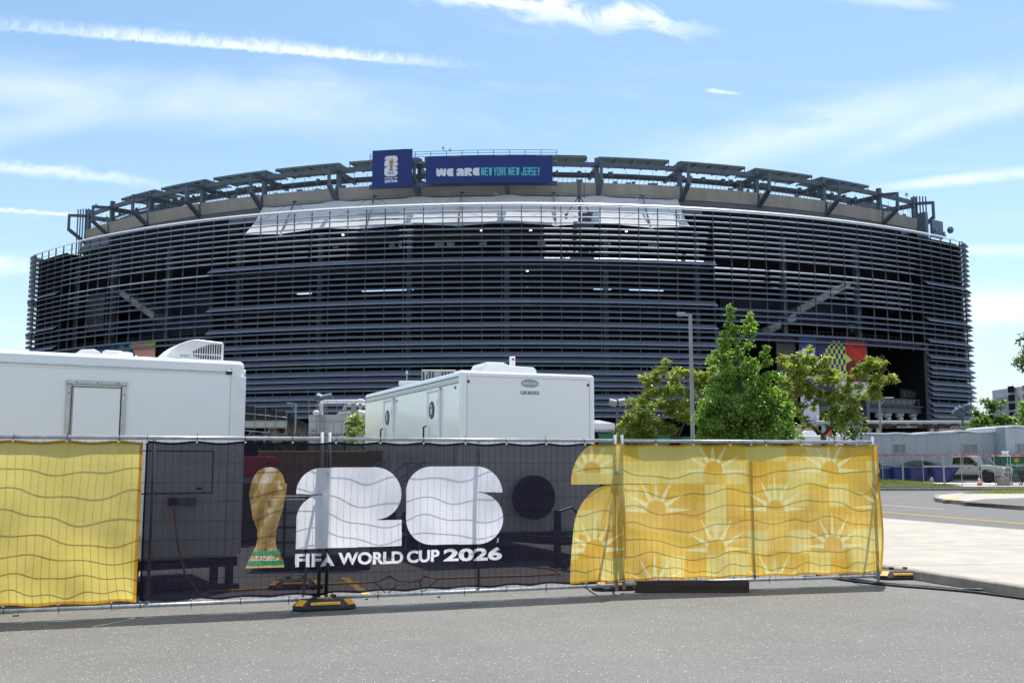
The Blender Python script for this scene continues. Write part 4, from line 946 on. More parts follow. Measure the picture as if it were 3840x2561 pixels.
# open gate on the right: jambs, deck with glass balustrade, flood lamp clusters, stone base
(tj, _), (tk, _), (tm, _) = polpix(3476, 1400, .4), polpix(3244, 1400, 1.0), polpix(2690, 1400, .4)
for t, o_, w in ((tj, .4, .6), (tk, 1.0, .75), (tm, .4, .6)): MB().beam(pol(t, o_, 0), pol(t, o_, 22.6), w, .7, up=(math.cos(t), math.sin(t), 0)).build('gate_jamb', M_STEEL, ST)
tl, zdk = polpix(3200, 1513, 1.2); td0, td1 = tm, tj
dk, gb, gp = MB(), MB(), MB(); n = 30; zdk = polpix(3300, 1517, 1.2)[1]
for k in range(n):
    a, b = lerp(td0, td1, k / n), lerp(td0, td1, (k + 1) / n)
    dk.hexa([pol(a, 1.0, zdk - .35), pol(b, 1.0, zdk - .35), pol(b, 16, zdk - .35), pol(a, 16, zdk - .35), pol(a, 1.0, zdk), pol(b, 1.0, zdk), pol(b, 16, zdk), pol(a, 16, zdk)], 0)
    dk.hexa([pol(a, 1.6, zdk - 1.35), pol(b, 1.6, zdk - 1.35), pol(b, 2.1, zdk - 1.35), pol(a, 2.1, zdk - 1.35), pol(a, 1.6, zdk - .36), pol(b, 1.6, zdk - .36), pol(b, 2.1, zdk - .36), pol(a, 2.1, zdk - .36)], 1)
    gb.beam(pol(a, 1.3, zdk), pol(a, 1.3, zdk + 1.15), .07, .07); gb.beam(pol(a, 1.3, zdk + 1.15), pol(b, 1.3, zdk + 1.15), .06, .06)
    gp.hexa([pol(a, 1.35, zdk + .1), pol(b, 1.35, zdk + .1), pol(b, 1.38, zdk + .1), pol(a, 1.38, zdk + .1), pol(a, 1.35, zdk + 1.05), pol(b, 1.35, zdk + 1.05), pol(b, 1.38, zdk + 1.05), pol(a, 1.38, zdk + 1.05)])
dk.build('gate_deck', [M_DECK, M_STEEL], ST); gb.build('balustrade', M_POST, ST, kind='stuff'); gp.build('balustrade_glass', M_GLASSD, ST)
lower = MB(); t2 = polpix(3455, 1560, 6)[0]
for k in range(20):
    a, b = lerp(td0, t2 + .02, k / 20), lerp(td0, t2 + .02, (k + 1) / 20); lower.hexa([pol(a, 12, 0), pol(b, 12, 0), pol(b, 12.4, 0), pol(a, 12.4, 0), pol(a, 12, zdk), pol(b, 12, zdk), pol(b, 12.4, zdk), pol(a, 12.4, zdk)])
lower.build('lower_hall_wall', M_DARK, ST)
for x in (3312, 3344, 3390, 3440):
    t, z = polpix(x, 1557, 1.5); c = pol(t, 2.6, z)
    lc = MB().box(c + Vector((0, 0, -.9)), (.5, .4, 2.4), t).box(c + Vector((0, 0, .1)), (1.7, .35, .9), t).build('lamp_cluster', M_GREY, ST)
    for q in ((-.3, .2), (.4, .2), (.2, -.6)):
        cc = pol(t + q[0] / 138, 2.25, z + q[1]); MB().lathe([(.02, -.12), (.36, -.1), (.40, .1), (.3, .3)], cc, 12, axis='Y').build('flood_lamp', M_LGLASS, lc)
def wallsheet(name, x0, x1, y0, y1, o, mat, n=10):
    (t0, zt), (t1, zb_) = polpix(x0, y0, o), polpix(x1, y1, o)
    return sheet(name, lambda u, v: pol(lerp(t0, t1, u), o, lerp(zb_, zt, v)), n, 1, mat, ST)
wallsheet('section_sign', 3375, 3462, 1458, 1500, 2.5, imgmat('section_sign', IM_100))
wallsheet('level_sign', 3182, 3210, 1212, 1250, 4.6, imgmat('level_sign', IM_LEVEL)); wallsheet('advert_wall', 3330, 3455, 1080, 1190, 6.0, imgmat('advert_wall', IM_AD)); wallsheet('food_stand_sign', 2686, 2703, 1196, 1210, 2.6, imgmat('food_stand_sign', IM_DOGS))
# stone base under the right end, in courses
sb = MB(); iC = len(stn) - 1 - NL
def edgef(s_, d, z):
    i = max(0, min(len(stn) - 2, int(s_))); return edge(i, d, z).lerp(edge(i + 1, d, z), s_ - i)
s_a = None
for i in range(len(stn)):
    if stn[i][1] >= tj and s_a is None: s_a = i - .2
ncourse, blk_n = 14, 0
for c in range(ncourse):
    z0 = c * .68; s_ = s_a - (.45 if c % 2 else 0)
    while s_ < s_a + 9:
        e1 = min(s_ + .9, s_a + 9); a0 = max(s_, s_a)
        if e1 - a0 > .1:
            jit = random.uniform(0, .035); g_ = .008
            m_ = MB().hexa([edgef(a0 + g_, .15 + jit, z0 + .015), edgef(e1 - g_, .15 + jit, z0 + .015), edgef(e1 - g_, -1.2, z0 + .015), edgef(a0 + g_, -1.2, z0 + .015),
                            edgef(a0 + g_, .15 + jit, z0 + .665), edgef(e1 - g_, .15 + jit, z0 + .665), edgef(e1 - g_, -1.2, z0 + .665), edgef(a0 + g_, -1.2, z0 + .665)])
            if blk_n < 290: m_.build('stone_block', M_STONE, ST); blk_n += 1
        s_ = s_ + .9
# flood light rack on the right shoulder
tr_, zr = polpix(3486, 860, 3); fr = MB(); c = pol(tr_, 3, 0)
fr.box((c.x - 1.2, c.y, zr + .6), (.9, 1.6, 5.2), tr_); fr.box((c.x + 1.8, c.y + 1, zr + .2), (3.6, .5, 3.4), tr_); fr.box((c.x + 1.6, c.y - .4, zr - 1.2), (4, .5, .4), tr_)
for k in range(4): fr.box((c.x - .6 + 1.6 * k, c.y + .3, zr - .8 + (k % 2) * .7), (.7, .8, .6), tr_ + .3)
fr.lathe([(.02, -.7), (.4, -.55), (.65, 0), (.4, .55), (.02, .7)], (c.x + 3.9, c.y - .2, zr - .2), 12); fr.build('equipment_rack', M_TIP, ST)
mt = MB(); tq_, zq = polpix(3400, 730, 12); mt.tube([pol(tq_, 12, 52), pol(tq_, 12, zq)], .06, 5); mt.lathe([(.02, -.3), (.3, -.2), (.3, .25), (.02, .3)], pol(tq_, 12, zq), 8); mt.box(pol(tq_ + .02, 12, zq - 2.2), (1.2, .5, .35), .4)
tq_, zq = polpix(361, 770, 12); mt.tube([pol(tq_, 12, 52), pol(tq_, 12, zq)], .05, 5); mt.lathe([(.02, -.3), (.28, -.2), (.28, .25), (.02, .3)], pol(tq_, 12, zq), 8)
mt.build('wind_mast', M_GALV, ST)
# rooftop walkway rail behind the two banners, cameras
wr, wb_ = MB(), MB(); tw0, tw1 = polpix(1388, 590, 6)[0], polpix(2088, 570, 6)[0]; n = 36; zt = polpix(1740, 565, 6)[1]
for k in range(n):
    a, b = lerp(tw0, tw1, k / n), lerp(tw0, tw1, (k + 1) / n)
    for dz_ in (0, -.45, -.9): wr.beam(pol(a, 6, zt + dz_), pol(b, 6, zt + dz_), .07, .07)
    if k % 3 == 0: wr.beam(pol(a, 6, zt), pol(a, 6, zt - 2.0), .11, .11)
wr.beam(pol(tw1, 6, zt), pol(tw1, 6, zt - 2.0), .11, .11)
for k in range(12):
    a, b = lerp(tw0, tw1, k / 12), lerp(tw0, tw1, (k + 1) / 12)
    wr.hexa([pol(a, 6, zt - 2.1), pol(b, 6, zt - 2.1), pol(b, 7.6, zt - 2.1), pol(a, 7.6, zt - 2.1), pol(a, 6, zt - 1.7), pol(b, 6, zt - 1.7), pol(b, 7.6, zt - 1.7), pol(a, 7.6, zt - 1.7)])
    wb_.beam(pol(a, 5.9, zt - 5.9), pol(b, 5.9, zt - 5.9), .4, .75)
wb_.build('walkway_beam', M_STEEL, ST); wr.build('roof_walkway', M_TIP, ST)
for x, y_ in ((1665, 548), (1690, 556)):
    t, z = polpix(x, y_, 6.2); MB().tube([pol(t, 6.2, zt - .2), pol(t, 6.2, z)], .05, 5).lathe([(.02, -.35), (.2, -.25), (.22, .1), (.02, .2)], pol(t - .001, 6.1, z - .3), 8).build('roof_camera', M_GALV, ST)
rl = MB(); q0 = polpix(2088, 584, 7)[0]; q1 = polpix(2210, 588, 7)[0]
rl.beam(pol(q0, 10.6, 55.0), pol(q1, 10.6, 55.0), .12, .12); rl.build('red_edge_strip', M_RED, ST)
# long banners lashed to the roof frames, each a thing of its own
def hang(name, label, cat, x0, x1, yt, yb, o, im, n=24, droop=.10, grp=None, cyl=True):
    (t0, z1), (t1, _), (_, z0) = polpix(x0, yt, o), polpix(x1, yt, o), polpix((x0 + x1) / 2, yb, o)
    z1 = polpix((x0 + x1) / 2, yt, o)[1]
    root = pol(lerp(t0, t1, .5), o, z0) + S0
    def fn(u, v):
        p = pol(lerp(t0, t1, u), o - .0, lerp(z0, z1, v)) + S0 - root
        e_ = (abs(u - .5) * 2) ** 8
        p.z += droop * .5 * math.sin(u * 19) * (1 if v > .9 else .2) * (.3 if v < .1 else 1); p.y += .05 * math.sin(u * 23 + v * 5) + .04 * math.sin(v * 9 + u * 3)
        return p
    oo = sheet(name, fn, n, 8, im, None); oo.location = root; return tag(oo, label, cat, grp)
hang('logo_banner', 'square navy banner with white 26 and golden cup on the stadium rim', 'banner', 1397, 1547, 562, 701, 4.3, imgmat('logo_banner', IM_LOGO), 10, .03)
hang('slogan_banner', 'long navy banner reading WE ARE NEW YORK NEW JERSEY on the stadium rim', 'banner', 1597, 2072, 583, 686, 4.3, imgmat('slogan_banner', IM_WE), 30, .12)
hang('tall_banner', 'tall narrow blue banner with white 26 beside the open right gate', 'banner', 2995, 3061, 1260, 1575, -.3, imgmat('tall_banner', IM_TALL), 4, .02)
hang('gate_mural', 'mural banner with lime checked arch and red discs by the right gate', 'banner', 3064, 3245, 1276, 1478, -.2, imgmat('gate_mural', IM_MURAL), 8, .02)
hang('left_gate_mural', 'navy mural banner with pink disc over the left gate behind the trailer', 'banner', 300, 583, 1287, 1420, -.1, imgmat('left_gate_mural', IM_LGATE), 8, .02)
block('hoarding', 2910, 2994, 1265, 1560, .3, M_BLK)
block('hoarding', 586, 625, 1285, 1400, .3, M_DARK)

# ------------------------------------------------------------------ temporary fence panels
def fence_panel(P0, P1, label):
    d = P1 - P0; L = d.length; rz = math.atan2(d.y, d.x)
    t = thing('mesh_fence', label, 'fence', (P0.x, P0.y, 0), rz, 'steel mesh fence panels across the lot')
    pr = .0215
    for x in (.02, L - .02): MB().tube([(x, 0, .045), (x, 0, FZ1 + .075)], pr, 10).build('post', M_GALV, t, smooth=True)
    MB().tube([(L / 2, .005, FZ0), (L / 2, .005, FZ1)], .018, 8).build('mid_post', M_GALV, t, smooth=True)
    MB().tube([(.04, 0, FZ1), (L - .04, 0, FZ1)], pr, 10).build('top_rail', M_GALV, t, smooth=True)
    MB().tube([(.04, 0, FZ0), (L - .04, 0, FZ0)], pr, 10).build('bottom_rail', M_GALV, t, smooth=True)
    w = MB(); n = int(L / .081)
    for i in range(1, n): w.beam((i * L / n, -.012, FZ0), (i * L / n, -.012, FZ1), .003, .003)
    for j in range(9): w.beam((.03, -.016, FZ0 + .06 + j * .208), (L - .03, -.016, FZ0 + .06 + j * .208), .0038, .0038)
    w.build('wire_mesh', M_WIRE, t, kind='stuff')
    for x, s_ in ((.05, 1), (L - .05, -1)):
        MB().tube([(x, .01, 1.34), (x + s_ * .04, .42, .72), (x + s_ * .07, .78, .03)], .017, 6).build('back_brace', M_GALV, t, smooth=True)
    MB().box((L, .0, 1.52), (.11, .06, .05)).box((L, .03, 1.52), (.02, .07, .02)).build('panel_clamp', M_GALV, t, bevel=.008, seg=1)
    return t
fence_panel(PD0, PD1, 'mesh fence panel out at the far left end of the row')
fence_panel(PA0, PA1, 'mesh fence panel where the yellow and black banners meet')
fence_panel(PB0, PB1, 'mesh fence panel behind the white 26 lettering')
fence_panel(PC0, PC1, 'mesh fence panel at the right end behind the gold sunbursts')
def tie_wave(s): return abs(math.sin(math.pi * s / .52)) ** 1.5
def cloth(name, label, path, im, amp, seed, ties):
    L = plen(path); nu, nv = int(L / .04), 46; org = Vector((path[0].x, path[0].y, 0))
    def fn(u, v):
        s = u * L; p, d = at_path(path, s); nrm = Vector((d.y, -d.x)); z = lerp(BZ0, BZ1, v)
        w = math.sin(math.pi * v) ** .75
        q = amp * (.75 + .30 * math.sin(s * 1.45 + seed) * math.sin(1.2 + s * .45 + seed)) * w * (1.25 - .75 * v)
        q += .014 * math.sin(s * 4.6 + z * 2.1 + seed) * w + .006 * math.sin(s * 11.0 - z * 6.0 + seed * 2) * w
        q += .010 * max(0, 1 - v * 4) * math.sin(s * 17 + seed) + .016 * max(0, 1 - v * 2.2) * math.sin((s + z * .8) * 6.3 + seed)
        q += .05 * math.exp(-((s - L * .28) ** 2) * 3) * math.sin(v * 3.1) * .4
        q += (.045 * (float(vnoise(s * .8 + seed * 3, z * 1.1 + seed, 4)) - .5) + .014 * (float(vnoise(s * 3.3 + z * 1.5, z * 2.6 - s, 5)) - .5)) * w * amp / .05
        z += -.022 * tie_wave(s) * max(0, v - .93) / .07 + .020 * tie_wave(s + .2) * max(0, .07 - v) / .07
        return (p.x + nrm.x * (.034 + q) - org.x, p.y + nrm.y * (.034 + q) - org.y, z)
    o = sheet(name, fn, nu, nv, clothmat(name + '_weave', im)); o.location = org
    tag(o, label, 'banner', 'printed mesh banners on the fence')
    zt = MB(); gm = MB()
    k = 0
    while k * .52 <= L:
        s = min(k * .52 + .01, L - .01); p, d = at_path(path, s); nrm = Vector((d.y, -d.x))
        for z, zr in ((BZ1 - .015, FZ1), (BZ0 + .012, FZ0)):
            c = Vector((p.x - org.x, p.y - org.y, 0)); f = c + Vector((nrm.x, nrm.y, 0)) * .04
            zt.tube([f + Vector((0, 0, z)), c + Vector((nrm.x * .027, nrm.y * .027, zr)), c + Vector((0, 0, zr + (.027 if zr > 1 else -.027))), c + Vector((-nrm.x * .027, -nrm.y * .027, zr))], .004, 5)
            if k % 2: zt.tube([c + Vector((0, 0, zr + .02)), c + Vector((nrm.x * .02 + .004, nrm.y * .02, zr + (.055 if zr > 1 else -.05)))], .003, 4)
            gm.lathe([(.006, .0), (.013, .004), (.013, .008), (.006, .010)], (f.x, f.y - .012, z), 10, axis='Y')
        k += 1
    zt.build('zip_ties', M_BLK, o, kind='stuff'); gm.build('grommets', M_CHROME, o, kind='stuff')
    return o
cloth('printed_banner', 'black mesh banner with golden cup and 26 turning to gold sunbursts', MAIN_PATH, IM_MAIN, .050, .9, None)
cloth('plain_banner', 'plain golden yellow mesh banner on the left of the fence', LEFT_PATH, IM_LEFT, .066, 2.2, None)

def rubber_foot(label, px, py, rz, name='rubber_foot', L=.70, dep=.30, h=.125):
    c = atZ(px, py, 0); t = thing(name, label, 'rubber foot', (c.x, c.y, 0), rz, 'black rubber feet under the fence')
    l, d = L / 2, dep / 2; b = MB()
    oct_ = lambda lx, dy, cx_, z: [(-lx + cx_, -dy, z), (lx - cx_, -dy, z), (lx, -dy + cx_ * .8, z), (lx, dy - cx_ * .8, z), (lx - cx_, dy, z), (-lx + cx_, dy, z), (-lx, dy - cx_ * .8, z), (-lx, -dy + cx_ * .8, z)]
    lv = [oct_(l, d, .09, .004), oct_(l, d, .09, .035), oct_(l - .07, d - .065, .085, h - .012), oct_(l - .09, d - .085, .08, h)]
    vs = [q for r_ in lv for q in r_]; fs = [tuple(reversed(range(8))), tuple(range(24, 32))]
    for i in range(3):
        for k in range(8): fs.append((i * 8 + k, i * 8 + (k + 1) % 8, (i + 1) * 8 + (k + 1) % 8, (i + 1) * 8 + k))
    b.add(vs, fs).build('rubber_block', M_RUBBER, t, bevel=.012, seg=2)
    def slope(x, f): return (x, -d + .065 * f, .035 + (h - .047) * f)
    r = MB(); x = .165; r.hexa([slope(-x, .30), slope(x, .30), slope(x, .68), slope(-x, .68)] + [(p[0], p[1] - .010, p[2] + .008) for p in (slope(-x, .30), slope(x, .30), slope(x, .68), slope(-x, .68))])
    r.build('reflector', M_AMBER, t, bevel=.006, seg=2, fix=True)
    r = MB(); x = .14; r.hexa([slope(-x, .43), slope(x, .43), slope(x, .50), slope(-x, .50)] + [(p[0], p[1] - .014, p[2] + .011) for p in (slope(-x, .43), slope(x, .43), slope(x, .50), slope(-x, .50))]).build('reflector_rib', M_AMBER, t, fix=True)
    MB().box((0, -.03, h + .004), (.17, .03, .012)).build('top_reflector', M_AMBER, t)
    for s_ in (-1, 1):
        e = MB(); a, b_ = (s_ * (l - .02), -d + .085), (s_ * (l - .095), -d + .02); up = (s_ * -.06, .05)
        P = [(a[0], a[1], .05), (b_[0], b_[1], .05), (b_[0] + up[0], b_[1] + up[1], h - .02), (a[0] + up[0], a[1] + up[1], h - .02)]; nn = (s_ * .010, -.010, .010)
        e.hexa(P + [(p[0] + nn[0], p[1] + nn[1], p[2] + nn[2]) for p in P]).build('end_reflector', M_AMBER, t, fix=True)
    for s_ in (-.1, .1): MB().tube([(s_, .02, h - .01), (s_, .02, h + .03)], .035, 8).build('post_socket', M_BLK, t)
    return t
rubber_foot('rubber foot with wide amber reflector in front of the black banner', 1216, 2283, rad(17))
rubber_foot('rubber foot half hidden by the timber beam under the gold banner', 2320, 2210, rad(14))
rubber_foot('rubber foot behind another one at the joint left of the timber beam', 2222, 2193, rad(-28), L=.60)
rubber_foot('rubber foot against the kerb at the right end of the fence', 3372, 2168, rad(4), dep=.42)
rubber_foot('rubber foot dimly seen through the black banner near the cup', 1110, 2206, rad(10))
c = atZ(3250, 2158, 0)
t = thing('foot_loop', 'bent steel tube loop lying between fence end and rubber foot', 'steel loop', (c.x, c.y, 0))
MB().tube([(-.34 + .0, .02, .035), (-.40, -.02, .035), (-.37, -.09, .035), (-.15, -.13, .04), (.42, -.14, .045)], .024, 8).build('lower_bar', M_GALV, t, smooth=True)
MB().tube([(-.34, .02, .035), (-.1, .10, .05), (.2, .13, .06), (.42, .10, .06)], .024, 8).build('upper_bar', M_GALV, t, smooth=True)
c0, c1_ = atZ(2384, 2222, 0), atZ(2811, 2221, 0)
tb = MB().bb(0, (c1_ - c0).length, 0, .09, .0, .147).build('timber_beam', M_TIMBER, None, bevel=.006, seg=1, loc=(c0.x, c0.y, 0), rz=math.atan2(c1_.y - c0.y, c1_.x - c0.x)); tag(tb, 'dark weathered timber beam lying on the asphalt before the gold banner', 'timber')
def cable(name, label, pix, r, mat, z=None, cat='cable', wob=.0, group=None):
    P = [atZ(x, y_, r) for x, y_ in pix]; pts = []
    for i in range(len(P) - 1):
        p0, p1, p2, p3 = P[max(i - 1, 0)], P[i], P[i + 1], P[min(i + 2, len(P) - 1)]
        for k in range(6):
            u = k / 6; pts.append(.5 * ((2 * p1) + (p2 - p0) * u + (2 * p0 - 5 * p1 + 4 * p2 - p3) * u * u + (3 * p1 - p0 - 3 * p2 + p3) * u ** 3))
    pts.append(P[-1]); o_ = pts[0].copy()
    ob = MB().tube([p - o_ for p in pts], r, 6).build(name, mat, None, smooth=True); ob.location = o_; return tag(ob, label, cat, group)
cable('power_cable', 'black cable nearest the fence at the foot of the right kerb', [(3060, 2157), (3160, 2165), (3300, 2184), (3450, 2196), (3600, 2208), (3700, 2212), (3860, 2234)], .017, M_BLK, group='black cables along the kerb')
cable('power_cable', 'black cable lying outermost of those along the right kerb', [(3080, 2160), (3200, 2178), (3330, 2192), (3480, 2204), (3620, 2216), (3740, 2230), (3860, 2246)], .017, M_BLK, group='black cables along the kerb')
cable('power_cable', 'thin black cable looping over the others by the kerb', [(3260, 2182), (3420, 2196), (3560, 2212), (3660, 2206), (3730, 2216), (3860, 2240)], .012, M_BLK, group='black cables along the kerb')
# litter on the asphalt
for px, py, l, a, lab in ((58, 2308, .06, .1, 'small black tie offcut on the asphalt at far left'), (462, 2273, .09, .5, 'black tie offcut beside the yellow paint mark'), (3030, 2160, .15, -.1, 'black strap end on the asphalt below the gold banner'), (1374, 2246, .03, .4, 'dark pebble beside the middle yellow paint mark'), (1646, 2238, .04, 1.0, 'dark scrap in the fence shadow under the number'), (653, 2266, .02, 0, 'tiny dark pebble under the black banner')):
    p = atZ(px, py, .006); o = MB().box((0, 0, .006), (l, .014, .010)).box((l * .4, .006, .008), (l * .25, .02, .012), .5).build('litter_scrap', M_BLK, None, loc=(p.x, p.y, 0), rz=a); tag(o, lab, 'litter', 'scraps on the asphalt')

# ------------------------------------------------------------------ trailers behind the fence
class Frame:
    """vertical wall plane seen in the photo: pixel -> metres along the wall, height"""
    def __init__(s, K, rz): s.K, s.rz = Vector((K[0], K[1], 0)), rz; s.t = Vector((math.cos(rz), math.sin(rz))); s.n = Vector((-math.sin(rz), math.cos(rz)))
    def at(s, x, y, off=0.0):
        r = ray(x, y); kx, ky = s.K.x + s.n.x * off, s.K.y + s.n.y * off
        q = (kx * s.n.x + ky * s.n.y) / (r[0] * s.n.x + r[1] * s.n.y)
        px, py = r[0] * q - kx, r[1] * q - ky
        return px * s.t.x + py * s.t.y, CAMH + r[2] * q
def wheel(parent, c, R, w, axis='Y', rim=M_CHROME, holes=None):
    tl = [(R * .58, -w / 2), (R * .93, -w / 2), (R, -w * .3), (R, w * .3), (R * .93, w / 2), (R * .58, w / 2)]
    tyre = MB().lathe(tl, c, 24, axis=axis).build('tyre', M_TYRE, parent, smooth=False, fix=True)
    r = MB().lathe([(R * .12, -w * .38), (R * .3, -w * .36), (R * .5, -w * .25), (R * .6, -w * .5), (R * .6, w * .4)], c, 20, axis=axis)
    rm = r.build('rim', rim, tyre, fix=True)
    h = MB(); 
    for k in range(8):
        a = 2 * math.pi * k / 8; q = (c[0] + R * .43 * math.cos(a), c[1] - w * .34, c[2] + R * .43 * math.sin(a)) if axis == 'Y' else (c[0] - w * .34, c[1] + R * .43 * math.cos(a), c[2] + R * .43 * math.sin(a))
        h.lathe([(.001, -.004), (R * .075, -.004), (R * .075, .01), (.001, .01)], q, 8, axis=axis)
    h.build('rim_holes', holes or M_BLK, tyre, kind='stuff'); return tyre
FA = Frame((-3.53, 13.14), math.atan2(1.46, 2.47))
TA = thing('trailer', 'white box trailer with grey-framed hatch behind the yellow banner', 'trailer', FA.K, FA.rz)
zr = FA.at(905, 1357)[1] + .01
MB().bb(-9.0, 0, 0, 2.45, .42, zr).build('body', M_TWHITE, TA, bevel=.075, seg=4, fix=True)
MB().bb(-8.95, -.17, -.014, .0, zr - .165, zr - .145).build('trim_strip', M_ALU, TA); MB().bb(-8.95, -.17, -.010, .0, zr - .19, zr - .172).build('trim_strip', M_TTRIM, TA)
MB().bb(-.19, -.185, -.006, .0, .5, zr - .1).build('corner_seam', M_GREY, TA); MB().bb(-.19, .01, -.012, .03, .46, zr - .2).build('corner_post', M_TTRIM, TA, bevel=.01, seg=2)
MB().box((-.22, -.02, zr - .16), (.075, .03, .05)).build('marker_lamp', M_BLK, TA, bevel=.006, seg=1)
MB().box((.05, .3, zr - .13), (.05, .10, .07)).build('corner_light', M_TTRIM, TA, bevel=.01, seg=1)
(xl, zt), (xr_, zt2), (_, zb) = FA.at(252, 1424), FA.at(474, 1437), FA.at(330, 1932)
hatch = MB().bb(xl + .075, xr_ - .065, -.022, .0, zb + .06, zt - .085).build('hatch', M_TWHITE, TA, bevel=.008, seg=2)
fr = MB().bb(xl - .005, xl + .05, -.030, .0, zb, zt - .05).bb(xr_ - .05, xr_ + .005, -.030, .0, zb, zt - .05).bb(xl - .01, xr_ + .01, -.030, .0, zb - .045, zb)
fr.build('hatch_frame', M_ALU, hatch, bevel=.005, seg=1); MB().bb(xl - .012, xr_ + .012, -.045, .0, zt - .05, zt).build('drip_cap', M_ALU, hatch, bevel=.006, seg=1)
MB().bb(xl + .052, xl + .062, -.026, .0, zb + .02, zt - .07).bb(xr_ - .062, xr_ - .054, -.010, .0, zb + .02, zt - .07).bb(xl + .06, xr_ - .06, -.012, 0, zt - .082, zt - .074).build('seal', M_BLK, hatch)
sc = MB()
for q in range(3):
    for x in (xl + .022, xr_ - .022): sc.lathe([(.002, -.036), (.009, -.034), (.009, -.028)], (x, 0, lerp(zb + .15, zt - .16, q / 2)), 8, axis='Y')
    sc.lathe([(.002, -.052), (.009, -.05), (.009, -.044)], (lerp(xl + .1, xr_ - .1, q / 2), 0, zt - .025), 8, axis='Y')
sc.build('screws', M_BLK, hatch, kind='stuff')
for k in range(38): MB().box((xl + .046, -.034, lerp(zb + .05, zt - .1, k / 37)), (.016, .008, .018)).build('hinge_knuckle', M_GREY, hatch)
(x0, z0), (x1, z1) = FA.at(476, 1850), FA.at(798, 1694)
sd = MB().bb(x0, x1, -.012, 0, z0, z1).build('storage_door', M_TWHITE, TA, bevel=.004, seg=1)
MB().bb(x0 - .014, x0, -.006, 0, z0 - .014, z1 + .014).bb(x1, x1 + .014, -.006, 0, z0 - .014, z1 + .014).bb(x0, x1, -.006, 0, z1, z1 + .014).bb(x0, x1, -.006, 0, z0 - .014, z0).build('door_seal', M_BLK, sd)
MB().box((x1 - .16, -.02, z0 + .05), (.06, .02, .025)).build('latch', M_BLK, sd)
for px in (645, 683, 718):
    x, z = FA.at(px, 1880); MB().box((x, -.03, z), (.10, .07, .10)).build('socket_box', M_GREY if px > 650 else M_BLK, TA, bevel=.008, seg=1)
for px in (413, 250):
    x, _ = FA.at(px, 2110); wheel(TA, (x, .10, .36), .355, .21)
x, _ = FA.at(413, 2110)
fd = MB(); P = [(x - 1.35, .42), (x - 1.3, .62), (x - 1.05, .80), (x + .25, .80), (x + .46, .62), (x + .5, .42)]; n = len(P)
for a, b in zip(P, P[1:]): fd.hexa([(a[0], -.10, a[1]), (b[0], -.10, b[1]), (b[0], .3, b[1]), (a[0], .3, a[1]), (a[0], -.10, a[1] + .02), (b[0], -.10, b[1] + .02), (b[0], .3, b[1] + .02), (a[0], .3, a[1] + .02)])
fd.build('fender', M_TTRIM, TA); MB().bb(x - 1.3, x + .48, .29, .31, .3, .8).build('wheel_well', M_BLK, TA)
MB().bb(-9, 0, .1, 2.3, .30, .42).build('chassis', M_BLK, TA)
for x in (-.25, -.05): MB().box((x, .3, .36), (.09, .09, .72)).box((x, .3, .03), (.22, .22, .05)).build('stabiliser_jack', M_BLK, TA)
MB().box((.10, .9, 1.38), (.10, .05, .10)).build('tail_lamp', M_RLENS, TA)
def rooftop_unit(parent, x0, L, yd0, yd1, z, h, flip=False, slots=True, lettering=True):
    prof = [(0, .05), (.0, .12), (.06, .34), (.14, .56), (.24, .76), (.36, .90), (.48, .985), (.56, 1.0), (.97, .93), (1, .88), (1, .05)]
    P = [(x0 + (1 - u if flip else u) * L, z + v * h) for u, v in prof]
    b = MB().extrude(P, lambda p, t: (p[0], t, p[1]), yd0, yd1).build('rooftop_unit', M_WPLAST, parent, bevel=.025, seg=3, fix=True)
    MB().bb(x0 + .03, x0 + L - .03, yd0 + .04, yd1 - .04, z - .03, z + .03).build('gasket', M_BLK, b)
    if slots:
        for k in range(13):
            u = .44 + k * .0415; top = .40 + .42 * min(1, k / 8) ** .8; mid = .30
            for z0_, z1_ in ((mid + .06, top), (max(.12, mid - .05 - .12 * min(1, k / 4)), mid)):
                if z1_ - z0_ < .05: continue
                MB().bb(x0 + u * L - .008, x0 + u * L + .008, yd0 - .006, yd0 + .02, z + z0_ * h, z + z1_ * h).build('vent_slot', M_BLK, b)
    if lettering:
        sheet('unit_lettering', lambda u, v: (x0 + lerp(.24, .42, u) * L, yd0 - .004, z + lerp(.17, .30, v) * h), 1, 1, decalmat('unit_lettering', IM_DOM), b)
    return b
xa, za = FA.at(619, 1345, .22); xb, _ = FA.at(838, 1351, .22); hgt = FA.at(740, 1270, .22)[1] - zr
rooftop_unit(TA, xa, xb - xa, .22, .92, zr - .01, hgt)
xa, _ = FA.at(300, 1330, 1.2); xb, _ = FA.at(404, 1332, 1.2); hh = FA.at(360, 1307, 1.2)[1] - zr
rooftop_unit(TA, xa, xb - xa, 1.2, 1.8, zr - .01, hh, True, False, False)
xa, _ = FA.at(472, 1335, .9); hh = FA.at(472, 1318, .9)[1] - zr
MB().lathe([(.17, 0), (.165, hh * .4), (.13, hh * .75), (.06, hh * .97), (.01, hh)], (xa, .9, zr - .01), 16).build('vent_dome', M_WPLAST, TA, smooth=True)
xa, _ = FA.at(422, 1335, 1.5); hh = FA.at(422, 1316, 1.5)[1] - zr; MB().bb(xa - .13, xa + .13, 1.4, 1.6, zr - .01, zr + hh).build('vent_box', M_WPLAST, TA, bevel=.03, seg=2)
xa, _ = FA.at(503, 1335, .5); MB().lathe([(.035, 0), (.03, .03), (.015, .05), (.02, .08)], (xa, .5, zr - .01), 8).build('vent_stub', M_BLK, TA)
xa, _ = FA.at(45, 1310, 1.0); MB().bb(xa - .16, xa + .16, .9, 1.2, zr - .01, zr + .07).build('vent_box', M_WPLAST, TA, bevel=.02, seg=2)

